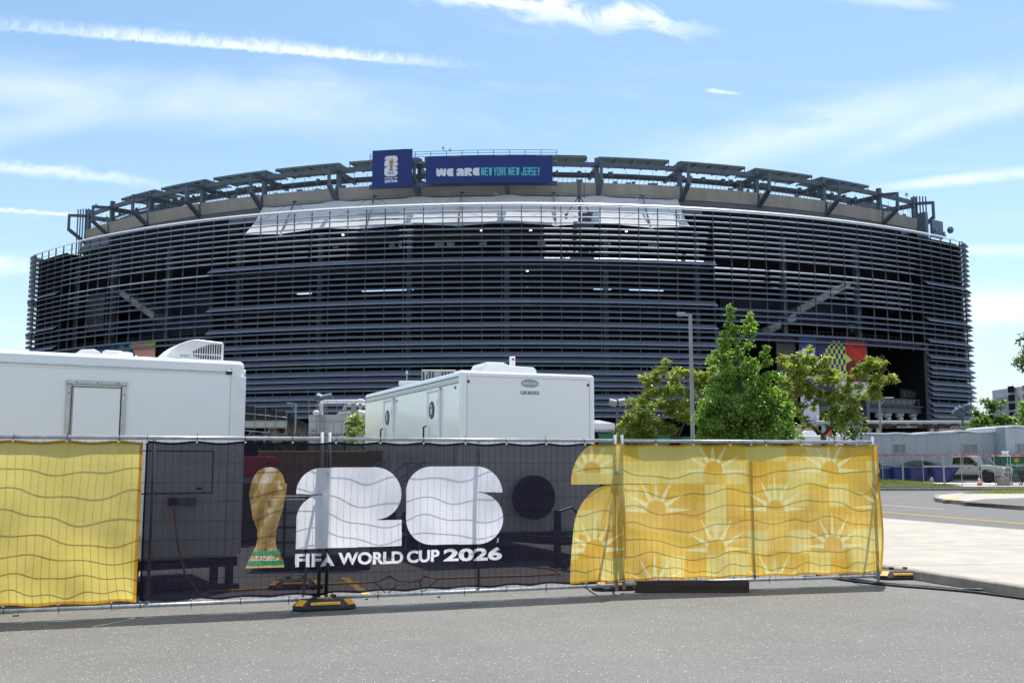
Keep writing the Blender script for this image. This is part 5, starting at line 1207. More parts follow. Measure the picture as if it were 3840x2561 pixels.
FB = Frame((-.857, 16.5), math.atan2(.94, 2.315))
TB = thing('trailer', 'white box trailer with GR30352 lettering on its end wall', 'trailer', FB.K, FB.rz)
zrb = FB.at(1990, 1398)[1]
LB = 6.6
MB().bb(0, 2.5, 0, LB, .45, zrb).build('body', M_TWHITE, TB, bevel=.06, seg=4, fix=True)
for z0, z1, m_ in ((zrb - .115, zrb - .085, M_GREY), (zrb - .165, zrb - .14, M_ALU), (zrb - .205, zrb - .185, M_GREY)): MB().bb(-.012, 0, .1, LB - .05, z0, z1).build('trim_strip', m_, TB)
MB().bb(.115, .12, -.004, 0, .5, zrb - .09).bb(2.385, 2.39, -.004, 0, .5, zrb - .09).bb(.115, 2.39, -.004, 0, zrb - .095, zrb - .09).build('corner_seam', M_GREY, TB)
for x in (.14, 2.36): MB().lathe([(.002, -.022), (.02, -.018), (.028, -.004), (.028, .002)], (x, 0, zrb - .18), 12, axis='Y').build('marker_lamp', M_RLENS, TB)
MB().lathe([(.002, -.022), (.02, -.018), (.026, -.004), (.026, .002)], (0, .25, zrb - .27), 10, axis='X').build('marker_lamp', M_RLENS, TB)
MB().lathe([(.002, -.022), (.016, -.018), (.02, -.004), (.02, .002)], (0, 3.9, zrb - .3), 10, axis='X').build('marker_lamp', M_RLENS, TB)
xc, zc = FB.at(1987, 1452)
sheet('end_lettering', lambda u, v: (xc - .31 + .62 * u, -.003, zc - .18 + .36 * v), 1, 1, decalmat('end_lettering', IM_TRAILER, .3), TB)
FS = Frame((-.857, 16.5), FB.rz + math.pi / 2)             # the long side wall
def side_at(x, y): s, z = FS.at(x, y); return s, z
for a, b, ty, ox, oy, hx, hy in ((1650, 1612, 1466, 1625, 1538, 1605, 1624), (1476, 1447, 1503, 1458, 1566, 1442, 1631)):
    (s0, ztop), (s1, _) = side_at(a, ty), side_at(b, ty); so, zo = side_at(ox, oy); sh_, zh = side_at(hx, hy)
    dr = MB().bb(-.03, 0, s0, s1, .62, ztop).build('door', M_TWHITE, TB, bevel=.008, seg=2)
    MB().bb(-.045, 0, s0 - .07, s0, .58, ztop + .06).bb(-.045, 0, s1, s1 + .07, .58, ztop + .06).bb(-.05, 0, s0 - .07, s1 + .07, ztop, ztop + .06).build('door_frame', M_TTRIM, dr, bevel=.008, seg=1)
    MB().lathe([(.001, -.040), (.15, -.040), (.16, -.034), (.16, -.03), (.01, -.029)], (0, so, zo), 24, axis='X').build('oval_sign', M_BLK, dr)
    em = MB().lathe([(.001, -.046), (.03, -.046), (.03, -.04)], (0, so, zo + .07), 10, axis='X').box((-.043, so, zo - .02), (.006, .07, .10)); em.build('sign_figure', M_WPLAST, dr)
    MB().tube([(-.03, sh_, zh + .13), (-.085, sh_, zh + .11), (-.085, sh_, zh - .2), (-.03, sh_, zh - .22)], .018, 8).build('handle', M_BLK, dr)
    for q in range(3): MB().box((-.05, s0 - .02, lerp(.8, ztop - .2, q / 2)), (.03, .04, .12)).build('hinge', M_TTRIM, dr)
MB().tube([(-.05, .28, .6), (-.05, .28, 1.95)], .035, 8).build('grab_pipe', M_TTRIM, TB)
xw, zw = FB.at(2010, 1865, -.25); wheel(TB, (xw, -.16, zw), .365, .22, rim=M_GREY, holes=M_ALU)
for y_ in (3.2, 4.1): wheel(TB, (.10, y_, .36), .355, .21, axis='X')
MB().bb(.1, 2.4, .05, LB - .1, .33, .45).build('chassis', M_BLK, TB)
MB().beam((.45, .1, .42), (1.25, -1.45, .42), .09, .12).beam((2.05, .1, .42), (1.25, -1.45, .42), .09, .12).box((1.25, -1.55, .45), (.12, .3, .12)).build('tongue', M_BLK, TB)
MB().box((1.25, -1.1, .45), (.09, .09, .85)).box((1.25, -1.1, .03), (.22, .22, .04)).tube([(1.25, -1.1, .85), (1.5, -1.1, .92), (1.62, -1.1, .80)], .02, 6).build('tongue_jack', M_BLK, TB)
gp_ = MB().box((1.62, -.8, .52), (.5, .42, .05)).build('step_plate', M_GREENP, TB)
ax_, _ = FB.at(1812, 1395, .9); bx_, _ = FB.at(1912, 1395, .9); cx2, _ = FB.at(2012, 1400, .9); hA = FB.at(1860, 1358, .9)[1] - zrb; hB = FB.at(1960, 1374, .9)[1] - zrb
P = [(ax_, -.01), (ax_ + .02, hA * .7), (ax_ + .06, hA * .98), (bx_ - .12, hA), (bx_ - .03, hA * .85), (bx_ + .03, hB), (cx2 - .05, hB * .96), (cx2, hB * .7), (cx2 + .02, -.01)]
ru = MB().extrude([(p[0], p[1] + zrb) for p in P], lambda p, t: (p[0], t, p[1]), .9, 1.6).build('rooftop_unit', M_WPLAST, TB, bevel=.02, seg=3, fix=True)
MB().bb(bx_ + .06, cx2 - .04, .89, .90, zrb + .02, zrb + .05).build('intake_slot', M_BLK, ru)
vx, _ = FB.at(1920, 1360, 1.8); vt = FB.at(1920, 1338, 1.8)[1]; vb = MB().bb(vx - .05, vx + .05, 1.75, 1.82, zrb - .01, vt).build('aerial_post', M_TTRIM, TB, bevel=.01, seg=1); MB().box((vx, 1.745, zrb + .12), (.03, .012, .08)).box((vx, 1.745, vt - .05), (.04, .012, .04)).build('aerial_lamp', M_RED, vb)
x, _ = FS.at(1665, 1410); MB().bb(.3, .6, x, x + .35, zrb - .01, zrb + .09).build('vent_box', M_WPLAST, TB, bevel=.02, seg=2)

c = atY(1495, 1428, 26.0)
TR = thing('trailer', 'pale flat-roofed trailer hidden behind the lettered white one', 'trailer', (c.x, 26.0, 0), rad(4))
MB().bb(.15, 4.2, .1, 3.0, .5, c.z - .45).build('body', M_TTRIM, TR, bevel=.03, seg=2)
MB().bb(0, 4.3, 0, 3.1, c.z - .13, c.z).build('roof_cap', M_TWHITE, TR, bevel=.03, seg=2); MB().bb(.05, 4.2, .05, 3.0, c.z - .3, c.z - .2).build('roof_fascia', M_ALU, TR); MB().bb(.02, 4.2, .03, 3.0, c.z - .47, c.z - .38).build('roof_fascia', M_TTRIM, TR)
hv0, hv1 = atY(1592, 1420, 27.2), atY(1722, 1388, 27.2)
hu = MB().bb(hv0.x - c.x, hv1.x - c.x, 1.0, 1.9, c.z - .02, hv1.z).build('rooftop_unit', M_GREY, TR, bevel=.02, seg=1)
for k in range(10):
    if k in (4, 5): continue
    MB().bb(hv0.x - c.x + .04 + k * .085, hv0.x - c.x + .08 + k * .085, .985, 1.0, c.z + .08, hv1.z - .06).build('vent_slot', M_BLK, hu)
for k in (.2, .7): MB().tube([(k, .3, c.z), (k, .3, c.z + .2)], .012, 5).lathe([(.03, 0), (.04, .05), (.01, .1)], (k, .3, c.z + .2), 6).build('vent_pipe', M_GALV, TR)

# things dimly seen through the black mesh
c = atZ(1195, 2150, 0); yb_ = 15.5
tk = thing('liquid_tank', 'pale caged liquid tank seen through the black banner beside the cup', 'tank', ((1200 - CX) / F * yb_, yb_, 0), rad(8))
MB().bb(-.80, .80, 0, 1.0, .16, 1.10).build('tank_body', M_TANK, tk, bevel=.08, seg=3); MB().bb(-.82, .82, -.02, 1.02, .02, .15).build('pallet', M_BLK, tk)
MB().lathe([(.14, 1.08), (.14, 1.14), (.05, 1.17)], (0, .5, 0), 14).build('filler_cap', M_TWHITE, tk)
for k in range(6): MB().tube([(-.82 + k * .328, -.03, .15), (-.82 + k * .328, -.03, 1.12)], .014, 6).build('cage_bar', M_BLK, tk)
for k in range(5): MB().tube([(-.84, -.045, .2 + k * .225), (.84, -.045, .2 + k * .225)], .014, 6).build('cage_bar', M_BLK, tk)
ct = thing('cargo_container', 'tan ribbed container behind the black banner beyond the tank', 'container', ((970 - CX) / F * 21, 21, 0), rad(3))
MB().bb(0, 2.7, 0, 2.2, .12, 1.86).build('container_body', M_TAN, ct, bevel=.02, seg=1)
for k in range(18): MB().bb(.08 + k * .15, .14 + k * .15, -.02, 0, .25, 1.76).build('rib', M_TAN, ct)
MB().bb(-.5, .55, -.5, .3, 1.30, 1.72).build('red_locker', M_RED, None, bevel=.03, loc=((955 - CX) / F * 21, 20.5, .12))
tag(bpy.data.objects['red_locker'], 'red painted locker beside the tan container behind the mesh', 'locker')
bpy.data.objects['red_locker'].data.transform(Matrix.Translation((0, 0, -.1)))
lk = bpy.data.objects['red_locker']; MB().bb(-.45, .5, -.45, .25, .0, 1.19).build('locker_legs', M_BLK, lk, loc=(0, 0, -.12))
for s0, lab in ((1.7, 'grey steel steps with handrails at the nearer trailer door'), (4.6, 'grey steel steps with handrails at the farther trailer door')):
    st_ = thing('entry_steps', lab, 'steps', FB.K + Vector((FS.t.x * s0, FS.t.y * s0, 0)), FB.rz, 'steps at the trailer doors')
    for k in range(3): MB().bb(-.95 + k * .3, -.67 + k * .3, 0, .9, .16 + k * .18, .19 + k * .18).build('tread', M_ALU, st_)
    for y_ in (.02, .88):
        MB().tube([(-1.15, y_, .0), (-1.1, y_, .98), (-.15, y_, 1.62), (-.04, y_, 1.62)], .02, 6).build('handrail', M_GALV, st_, smooth=True)
        MB().tube([(-.15, y_, .0), (-.15, y_, 1.62)], .02, 6).build('stair_post', M_GALV, st_)
Pc = [FA.K + Vector((FA.t.x * FA.at(645, 1890)[0] + FA.n.x * -.08, FA.t.y * FA.at(645, 1890)[0] + FA.n.y * -.08, FA.at(645, 1890)[1]))]
a = Pc[0]; pts = [a, a + Vector((.08, -.05, -.45)), a + Vector((.22, -.12, -.85)), a + Vector((.45, -.18, -1.1))]
pts += [atZ(x, y_, .02) for x, y_ in ((780, 2216), (900, 2212), (1040, 2202), (1200, 2190), (1330, 2185), (1410, 2180))] + [atZ(1440, 2170, .12), atZ(1462, 2160, .22), atZ(1490, 2176, .06)] + [atZ(x, y_, .02) for x, y_ in ((1540, 2180), (1575, 2176))] + [atZ(1592, 2160, .2)] + [atZ(x, y_, .02) for x, y_ in ((1640, 2168), (1800, 2162), (1980, 2158), (2100, 2150), (2090, 2138), (2060, 2130))]
oc = MB().tube([p - a for p in pts], .014, 6).build('extension_cord', M_ORANGE, None, smooth=True); oc.location = a; tag(oc, 'orange extension cord trailing from the trailer behind the black banner', 'cord')

# ------------------------------------------------------------------ trees and shrubs
def leaf(mb, p, L, w, droop=0.0):
    a = random.uniform(0, 6.283); el = random.uniform(-.9, .7) - droop
    d = Vector((math.cos(a) * math.cos(el), math.sin(a) * math.cos(el), math.sin(el)))
    s = d.cross(Vector((random.uniform(-.5, .5), random.uniform(-.5, .5), 1))).normalized() * (w / 2); up = s.cross(d).normalized() * (w * .22)
    mb.add([p, p + d * L * .45 + s + up, p + d * L, p + d * L * .45 - s + up], [(0, 1, 2), (0, 2, 3)])
def tree(name, label, cat, Y, base_px, clumps, mat, L, w, dens, trunk_r, lead=None, group=None, twigs=0, zbase=0.0, droop=0.0, depth=1.0, bark=None):
    bx = (base_px - CX) / F * Y; org = Vector((bx, Y, zbase)); t = thing(name, label, cat, org, 0, group)
    k = Y / F; C_ = []
    for cx_, cy_, r in clumps:
        p = atY(cx_, cy_, Y) - org; p.y += random.uniform(-1, 1) * r * k * 1.1 * depth; C_.append((p, r * k * 1.12))
    top = max(c[0].z for c in C_); mid = Vector((0, 0, min(c[0].z for c in C_) + (top - min(c[0].z for c in C_)) * .25))
    fork = Vector((0.0, 0, max(.6, mid.z * (.62 if lead is None else .8))))
    tr = MB(); pts = [Vector((0, 0, -.05)), Vector((trunk_r * .3, 0, fork.z * .5)), fork]
    if lead: pts += [Vector((lead[0], 0, lerp(fork.z, top, .5))), Vector((lead[1], 0, top * .94))]
    n = len(pts); tr.tube(pts, [trunk_r * (1.25, 1.0, .85, .5, .15)[i] for i in range(n)], 8); tr.build('trunk', bark or M_BARK, t, smooth=True)
    br = MB(); nodes = [(fork, 0)] + ([(Vector((lead[0] * u, 0, lerp(fork.z, top * .9, u))), 1) for u in (.2, .4, .6, .8)] if lead else [])
    for p, r in sorted(C_, key=lambda c: (c[0] - fork).length):
        best = min(nodes, key=lambda nd: (nd[0] - p).length * (1.0 + .12 * nd[1]) + max(0, nd[0].z - p.z + .15 * r) * 1.5)
        st_, dp = best; v = p - st_
        m1 = st_ + v * .5 + Vector((random.uniform(-.12, .12), random.uniform(-.12, .12), random.uniform(-.02, .10))) * v.length
        rr = trunk_r * .55 * .72 ** dp
        br.tube([st_, m1, p], [rr, rr * .72, rr * .35], 5); nodes += [(m1, dp + 1), (p, dp + 2)]
        for q in range(4):
            e = p + Vector((random.uniform(-1, 1), random.uniform(-1, 1), random.uniform(-.6, 1))) * r * .85
            br.tube([p.lerp(m1, .25 * random.random()), p.lerp(e, .5) + Vector((0, 0, .08 * r)), e], [rr * .25, rr * .15, .003], 4)
    br.build('limbs', bark or M_BARK, t, smooth=True, kind='stuff')
    lf = MB()
    for p, r in C_:
        nb = max(6, int(13 * (r / (L * 6)) ** 1.3)); subs = []
        for _ in range(nb):
            v = Vector((random.gauss(0, 1), random.gauss(0, 1), random.gauss(0, 1))).normalized() * (r * random.uniform(.25, 1.22)); v.z *= .9
            subs.append((p + v, r * random.uniform(.16, .42)))
        nl = int(dens * 3.6 * (r / L) ** 2)
        for _ in range(nl):
            c, sr = random.choice(subs)
            v = Vector((random.gauss(0, .55), random.gauss(0, .55), random.gauss(0, .45))) * sr
            leaf(lf, c + v, L * random.uniform(.7, 1.3), w * random.uniform(.7, 1.25), droop)
    lf.build('crown', mat, t, kind='stuff')
    if twigs:
        tw = MB()
        for _ in range(twigs):
            p, r = random.choice(C_); a = random.uniform(-.3, 1.3)
            s_ = p + Vector((random.uniform(-.8, .8), random.uniform(-.8, .8), random.uniform(-.3, .8))) * r
            d = Vector((random.uniform(-1, 1), random.uniform(-1, 1), random.uniform(.1, 1.1))).normalized() * r * random.uniform(.5, 1.1)
            tw.tube([s_, s_ + d * .5 + Vector((random.uniform(-.1, .1) * r, 0, .08 * r)), s_ + d], [.012, .009, .004], 3, caps=False)
        tw.build('dry_twigs', M_TWIG, t, kind='stuff')
    return t
maple = [(2738, 1158, 14), (2740, 1186, 20), (2736, 1220, 26), (2742, 1250, 26), (2812, 1188, 18), (2816, 1216, 24), (2808, 1250, 30), (2705, 1275, 20), (2742, 1290, 38), (2700, 1330, 34), (2775, 1335, 50), (2848, 1330, 30), (2868, 1365, 22), (2715, 1385, 52), (2800, 1400, 66),
    (2862, 1415, 36), (2690, 1445, 45), (2765, 1462, 72), (2850, 1470, 60), (2925, 1420, 24), (2676, 1520, 52), (2770, 1540, 88), (2880, 1540, 66), (2935, 1580, 38), (2662, 1592, 48), (2745, 1610, 80), (2850, 1615, 84), (2945, 1630, 40), (2650, 1645, 44), (2740, 1665, 70), (2850, 1675, 80), (2950, 1680, 40), (2652, 1560, 36), (2640, 1618, 40), (2630, 1672, 38), (2972, 1606, 30), (2952, 1552, 30), (2985, 1668, 32), (2690, 1565, 44), (2905, 1500, 36)]
tree('maple_tree', 'bright green young maple with two pointed tops behind the fence', 'tree', 28.0, 2790, maple, M_MAPLE, .085, .078, 9.0, .075, lead=(-.08, -.25), zbase=.1, droop=.45)
loc_r = [(3030, 1320, 20), (3040, 1350, 38), (2953, 1353, 36), (2925, 1350, 20), (3096, 1353, 26), (2970, 1391, 48), (3026, 1391, 48), (3122, 1395, 34), (3234, 1368, 26), (3272, 1380, 32), (3300, 1366, 22), (3250, 1407, 44), (3304, 1420, 38), (3338, 1420, 20), (3272, 1449, 40), (3000, 1436, 52), (3064, 1436, 48), (3128, 1440, 34),
    (2953, 1449, 42), (2937, 1487, 32), (3033, 1468, 42), (3173, 1465, 24), (3148, 1487, 36), (3275, 1485, 22), (3214, 1506, 26), (3049, 1519, 28), (2969, 1519, 34), (3128, 1535, 40), (3186, 1551, 30), (3033, 1589, 26), (3160, 1583, 40), (3208, 1560, 22), (3185, 1430, 24), (3205, 1470, 26), (3090, 1480, 36), (3010, 1540, 30), (3095, 1395, 26)]
tree('locust_tree', 'spreading yellow-green locust with bare twigs in front of the right gate', 'tree', 60.0, 3082, loc_r, M_LOCUST, .22, .095, 17.0, .20, group='locust trees across the road', twigs=420, zbase=.2)
loc_l = [(2501, 1379, 24), (2461, 1401, 22), (2412, 1414, 24), (2537, 1414, 42), (2581, 1414, 38), (2648, 1414, 38), (2447, 1450, 40), (2514, 1468, 52), (2581, 1468, 52), (2648, 1450, 48), (2416, 1490, 40), (2470, 1521, 52), (2537, 1539, 52), (2600, 1530, 44), (2660, 1520, 40), (2380, 1544, 34), (2349, 1584, 34), (2403, 1593, 48), (2470, 1602, 52), (2514, 1610, 44), (2380, 1628, 44), (2447, 1637, 50), (2335, 1630, 24)]
tree('locust_tree', 'broad yellow-green locust crossed by the grey street lamp post', 'tree', 60.0, 2585, loc_l, M_LOCUST, .22, .095, 18.0, .20, group='locust trees across the road', twigs=330, zbase=.1)
tree('young_tree', 'small pale green young tree between the two white trailers', 'tree', 45.0, 1365, [(1335, 1545, 12), (1335, 1568, 20), (1330, 1600, 28), (1395, 1572, 18), (1400, 1600, 30), (1362, 1622, 34), (1416, 1628, 26), (1318, 1638, 24), (1286, 1648, 12), (1380, 1650, 30)], M_LOCUST, .15, .12, 8.5, .05, group=None, droop=.2)
tree('shade_tree', 'round green tree behind the grey prefab roof at the right', 'tree', 88.0, 3722, [(3722, 1528, 44), (3690, 1552, 38), (3760, 1556, 44), (3664, 1590, 34), (3722, 1580, 54), (3790, 1584, 40), (3740, 1510, 26), (3650, 1612, 26), (3700, 1612, 50), (3770, 1612, 48)], M_GREENL, .34, .20, 9.0, .2)
tree('shade_tree', 'bright green tree cut by the right edge of the photo', 'tree', 80.0, 3905, [(3838, 1545, 22), (3850, 1575, 30), (3880, 1540, 40), (3920, 1560, 55), (3846, 1510, 14), (3900, 1600, 50)], M_MAPLE, .30, .20, 9.0, .2)
tree('overhanging_tree', 'tree whose leafy branches reach in from the right edge', 'tree', 30.0, 4195, [(3836, 1264, 17), (3828, 1286, 12), (3800, 1352, 16), (3822, 1368, 22), (3846, 1350, 26), (3818, 1388, 12), (3900, 1300, 46), (3960, 1350, 70), (4050, 1320, 100), (4000, 1420, 70), (4110, 1230, 90), (4200, 1330, 90)], M_GREENL, .12, .07, 7.5, .14, zbase=.13)
tree('small_tree', 'small dark green tree behind the tall maple and beside the roadway', 'tree', 64.0, 3165, [(3120, 1560, 34), (3160, 1540, 30), (3190, 1590, 36), (3130, 1610, 34), (3175, 1625, 34), (3222, 1620, 20)], M_GREENL, .26, .14, 9.0, .1, zbase=.2)
def bare_shrub(label, Y, px, y0, y1, half, n):
    b = atY(px, y0, Y); org = Vector((b.x, Y, 0)); t = thing('bare_shrub', label, 'shrub', org, 0, 'bare shrubs beyond the fence'); m_ = MB(); h = atY(px, y1, Y).z - b.z; zb_ = b.z; w = half * Y / F
    for _ in range(n):
        a = random.uniform(-1, 1); e = Vector((a * w, random.uniform(-.6, .6), zb_ + h * random.uniform(.45, 1.0) * (1 - .45 * abs(a))))
        s_ = Vector((a * w * .15, 0, max(0, zb_ - .5))); c = s_.lerp(e, .5) + Vector((a * .2, 0, .2))
        m_.tube([s_, c, e], [.03, .02, .007], 4)
        for q in range(3):
            f = c.lerp(e, random.random()); m_.tube([f, f + Vector((random.uniform(-.4, .4), random.uniform(-.2, .2), random.uniform(.1, .6)))], [.010, .004], 3)
    m_.tube([(0, 0, 0), (0, 0, max(.3, zb_))], .06, 6); m_.build('branches', M_TWIG, t)
bare_shrub('leafless grey shrub in front of the scaffold platform', 70.0, 1075, 1660, 1578, 92, 46)
bare_shrub('small reddish leafless shrub left of the locust by the tent', 66.0, 2318, 1660, 1570, 34, 26)
ft = MB()
for i in range(2600):
    u_ = random.random(); x = u_ * 300; hmax = 12 + 2 * math.sin(x * .05) + 1.5 * math.sin(x * .23 + 1); leaf(ft, Vector((-130 - 170 * u_ + random.uniform(-5, 5), 260 - 230 * u_ + random.uniform(-5, 5), random.uniform(.5, hmax))), 3.2, 2.6)
o = ft.build('far_treeline', M_GREENL); o['kind'] = 'stuff'

# ------------------------------------------------------------------ lamps and flood lights
def street_lamp(label, Y, px, top_y, head_px, r, zb_=0.0, brace=False):
    top = atY(px, top_y, Y); org = Vector((top.x, Y, zb_)); h = top.z - zb_; dxh = (head_px - px) * Y / F
    t = thing('street_lamp', label, 'street lamp', org, 0, 'grey street lamps'); sg = 1 if dxh > 0 else -1
    MB().tube([(0, 0, 0), (0, 0, h * .5), (0, 0, h - .05)], [r, r * .9, r * .8], 10).box((0, 0, .04), (r * 5, r * 5, .08)).build('pole', M_GREY, t, smooth=False)
    a = MB().beam((0, 0, h - .09), (dxh * .45, 0, h - .07), r * .9, r * 1.1)
    if brace: a.beam((0, 0, h - .9), (dxh * .5, 0, h - .1), r * .5, r * .5)
    a.build('arm', M_GREY, t)
    x0, x1 = dxh * .35, dxh; hd = MB(); w = abs(dxh) * .22
    hd.hexa([(min(x0, x1), -w * .6, h - .10), (max(x0, x1), -w * .6, h - .10), (max(x0, x1), w * .6, h - .10), (min(x0, x1), w * .6, h - .10), (min(x0, x1), -w * .4, h + .0), (max(x0, x1), -w * .4, h + .0), (max(x0, x1), w * .4, h + .0), (min(x0, x1), w * .4, h + .0)])
    lh = hd.build('lamp_head', M_GREY, t, bevel=.02, seg=2); MB().box(((x0 + x1) / 2, 0, h - .108), (abs(x1 - x0) * .7, w * .8, .014)).build('lens', M_LGLASS, lh)
    return t
street_lamp('tall grey street lamp standing before the left locust tree', 32.0, 2588, 1172, 2536, .073)
street_lamp('small grey street lamp in front of the black tarpaulin platform', 80.0, 1110, 1510, 1076, .085, brace=True)
street_lamp('grey street lamp with braced arm in front of the right gate', 100.0, 3297, 1489, 3350, .11, brace=True)
street_lamp('short grey lamp post half hidden by the right locust', 100.0, 3213, 1484, 3190, .11)
def flood(label, Y, px, top_y, heads, dark=True):
    top = atY(px, top_y, Y); t = thing('floodlight', label, 'floodlight', (top.x, Y, 0), 0, 'floodlights around the stadium'); k = Y / F
    MB().tube([(0, 0, 0), (0, 0, top.z)], .11, 8).build('pole', M_STEEL, t)
    hs = [(atY(x, y_, Y) - Vector((top.x, Y, 0)), s_, a) for x, y_, s_, a in heads]
    cb = MB()
    for p, s_, a in hs: cb.beam((0, 0, top.z - .15), (p.x, 0, p.z - s_ * .3), .1, .1)
    cb.build('crossarm', M_STEEL, t)
    for p, s_, a in hs:
        b = MB().box(p, (s_, s_ * .9, s_ * .8), 0, 0, .35, a).build('lamp_head', M_STEEL if dark else M_GREY, t, bevel=.05, seg=1)
flood('twin floodlight on a pole beside the left locust tree', 100.0, 2313, 1530, [(2298, 1510, .75, .2), (2333, 1508, .75, -.2)], False)
flood('dark tilted floodlights in front of the pale stone base', 95.0, 3608, 1545, [(3592, 1550, .9, .6), (3604, 1540, .8, .6), (3622, 1528, .5, .5), (3632, 1525, .5, .5)])
flood('dark twin floodlights above the white pipes of the cooling tower', 116.0, 1212, 1506, [(1199, 1493, 1.0, .4), (1228, 1493, 1.1, -.2)])

# ------------------------------------------------------------------ plant yard on the left: cooling tower, platform, railings
Yc = 112.0; o0 = atY(1158, 1555, Yc)
ctw = thing('cooling_tower', 'pale grey panelled cooling tower under thick white pipes', 'cooling tower', (o0.x, Yc, 0)); L_ = 8.4; zt = o0.z
MB().bb(.05, L_ - .05, .06, 5.8, .3, zt - .02).build('casing', M_TOWER, ctw)
n = 9
for k in range(n): MB().bb(k * L_ / n + .025, (k + 1) * L_ / n - .025, -.02, .06, .4, zt - .75).build('casing_panel', M_TOWER, ctw)
MB().bb(0, L_, -.06, 5.9, zt - .7, zt).build('top_band', M_TOWER, ctw); MB().lathe([(1.7, zt), (1.85, zt + .15), (1.6, zt + .5), (1.55, zt + .5)], (4.5, 3, 0), 20).build('fan_ring', M_GREY, ctw)
rl = MB()
for z in (zt + .5, zt + 1.1, zt + 1.6): rl.beam((0, -.02, z), (L_, -.02, z), .05, .05)
for k in range(9): rl.beam((k * L_ / 8, -.02, zt), (k * L_ / 8, -.02, zt + 1.6), .05, .05)
rl.build('roof_railing', M_GREY, ctw)
ld = MB()
for x in (1.25, 1.75): ld.beam((x, -.3, .4), (x, -.3, zt + 1.4), .06, .06)
for k in range(20): ld.beam((1.25, -.3, .6 + k * .33), (1.75, -.3, .6 + k * .33), .04, .04)
for k in range(4): ld.beam((1.0, -.75, zt - 2.6 + k * 1.1), (2.0, -.75, zt - 2.6 + k * 1.1), .05, .05).beam((1.0, -.3, zt - 2.6 + k * 1.1), (1.0, -.75, zt - 2.6 + k * 1.1), .05, .05).beam((2.0, -.3, zt - 2.6 + k * 1.1), (2.0, -.75, zt - 2.6 + k * 1.1), .05, .05)
for x in (1.0, 1.5, 2.0): ld.beam((x, -.75, zt - 2.9), (x, -.75, zt + 1.2), .04, .04)
ld.build('caged_ladder', M_GREY, ctw)
for k, (x, w) in enumerate(((1.9, .35), (2.5, .9), (3.6, .7))): MB().bb(x, x + w, -.35, -.03, 1.6 + .3 * (k == 2), 2.7).build('control_box', M_GREY if k != 1 else M_TOWER, ctw, bevel=.03, seg=1)
sheet('tower_lettering', lambda u, v: (.08 + 1.0 * u, -.028, zt - 2.25 + .75 * v), 1, 1, decalmat('tower_lettering', IM_MARLEY, .5), ctw)
def pp(x, y_, d=0): p = atY(x, y_, Yc + d); return p - Vector((o0.x, Yc, 0))
MB().tube([pp(1204, 1560, .6), pp(1204, 1516, .6), pp(1208, 1509, .6), pp(1216, 1506, .6), pp(1360, 1505, .6), pp(1372, 1508, .6), pp(1378, 1516, .6), pp(1378, 1570, .6)], .21, 12).build('white_pipe', M_TWHITE, ctw, smooth=True)
for a, b in (((1344, 1505), (1362, 1505)), ((1204, 1514), (1204, 1522)), ((1378, 1512), (1378, 1520))): MB().tube([pp(*a, .6), pp(*b, .6)], .29, 12).build('pipe_collar', M_TWHITE, ctw)
for x in (1352,): MB().tube([pp(x, 1507, .7), pp(x, 1560, .7)], .19, 10).build('riser_pipe', M_GALV, ctw, smooth=True)
MB().tube([pp(1291, 1550, 2), pp(1291, 1530, 2), pp(1298, 1522, 2), pp(1310, 1520, 2), pp(1432, 1519, 2)], .19, 10).build('return_pipe', M_GALV, ctw, smooth=True)
for x, y_ in ((1186, 1548), (1348, 1548), (1360, 1549), (1412, 1557), (1425, 1557)): MB().lathe([(.02, -.4), (.26, -.3), (.34, 0), (.26, .3), (.02, .4)], pp(x, y_, -.3), 10, axis='X').build('valve', M_WPLAST, ctw)
MB().beam(pp(1325, 1512, -.5), pp(1325, 1640, -.5), .45, .3).build('steel_post', M_GREY, ctw)
Yp = 118.0; o0 = atY(880, 1516, Yp)
pf = thing('scaffold_platform', 'raised scaffold platform wrapped in black tarpaulin left of the cooling tower', 'platform', (o0.x, Yp, 0)); ex = atY(1077, 1520, Yp).x - o0.x; zt = o0.z; zm = atY(900, 1576, Yp).z; zl = atY(900, 1600, Yp).z
sheet('tarpaulin', lambda u, v: (ex * u, -.05 + .12 * math.sin(u * 40) * v + .08 * math.sin(u * 17 + v * 4), lerp(zm, zt - 1.0 * u + .12 * abs(math.sin(u * 22)), v)), 60, 6, M_TARP, pf)
sheet('side_tarpaulin', lambda u, v: (ex + 2.5 * u, .3 + 3 * u, lerp(.5, zt - 1.0 - 1.6 * u, v)), 10, 4, M_TARP, pf)
MB().bb(0, ex, .1, 5, zl, zm - .05).build('deck', M_TOWER, pf); MB().bb(0, ex, -.02, .1, zm - .06, zm + .02).build('toe_rail', M_GREY, pf)
for k in range(6): MB().tube([(k * ex / 5, -.18, 0), (k * ex / 5, -.18, zt + .3 - .2 * k)], .035, 6).build('standard', M_GREY, pf)
for z in (lerp(zm, zt, .5), zl - .3): MB().tube([(0, -.2, z), (ex, -.2, z - .6)], .05, 6).build('ledger', M_GALV, pf)
for k in range(3):
    a, b = k * ex / 3, (k + 1) * ex / 3; MB().tube([(a, -.1, .2), (b, -.1, zl - .4)], .04, 5).tube([(b, -.1, .2), (a, -.1, zl - .4)], .04, 5).build('cross_brace', M_GALV, pf)
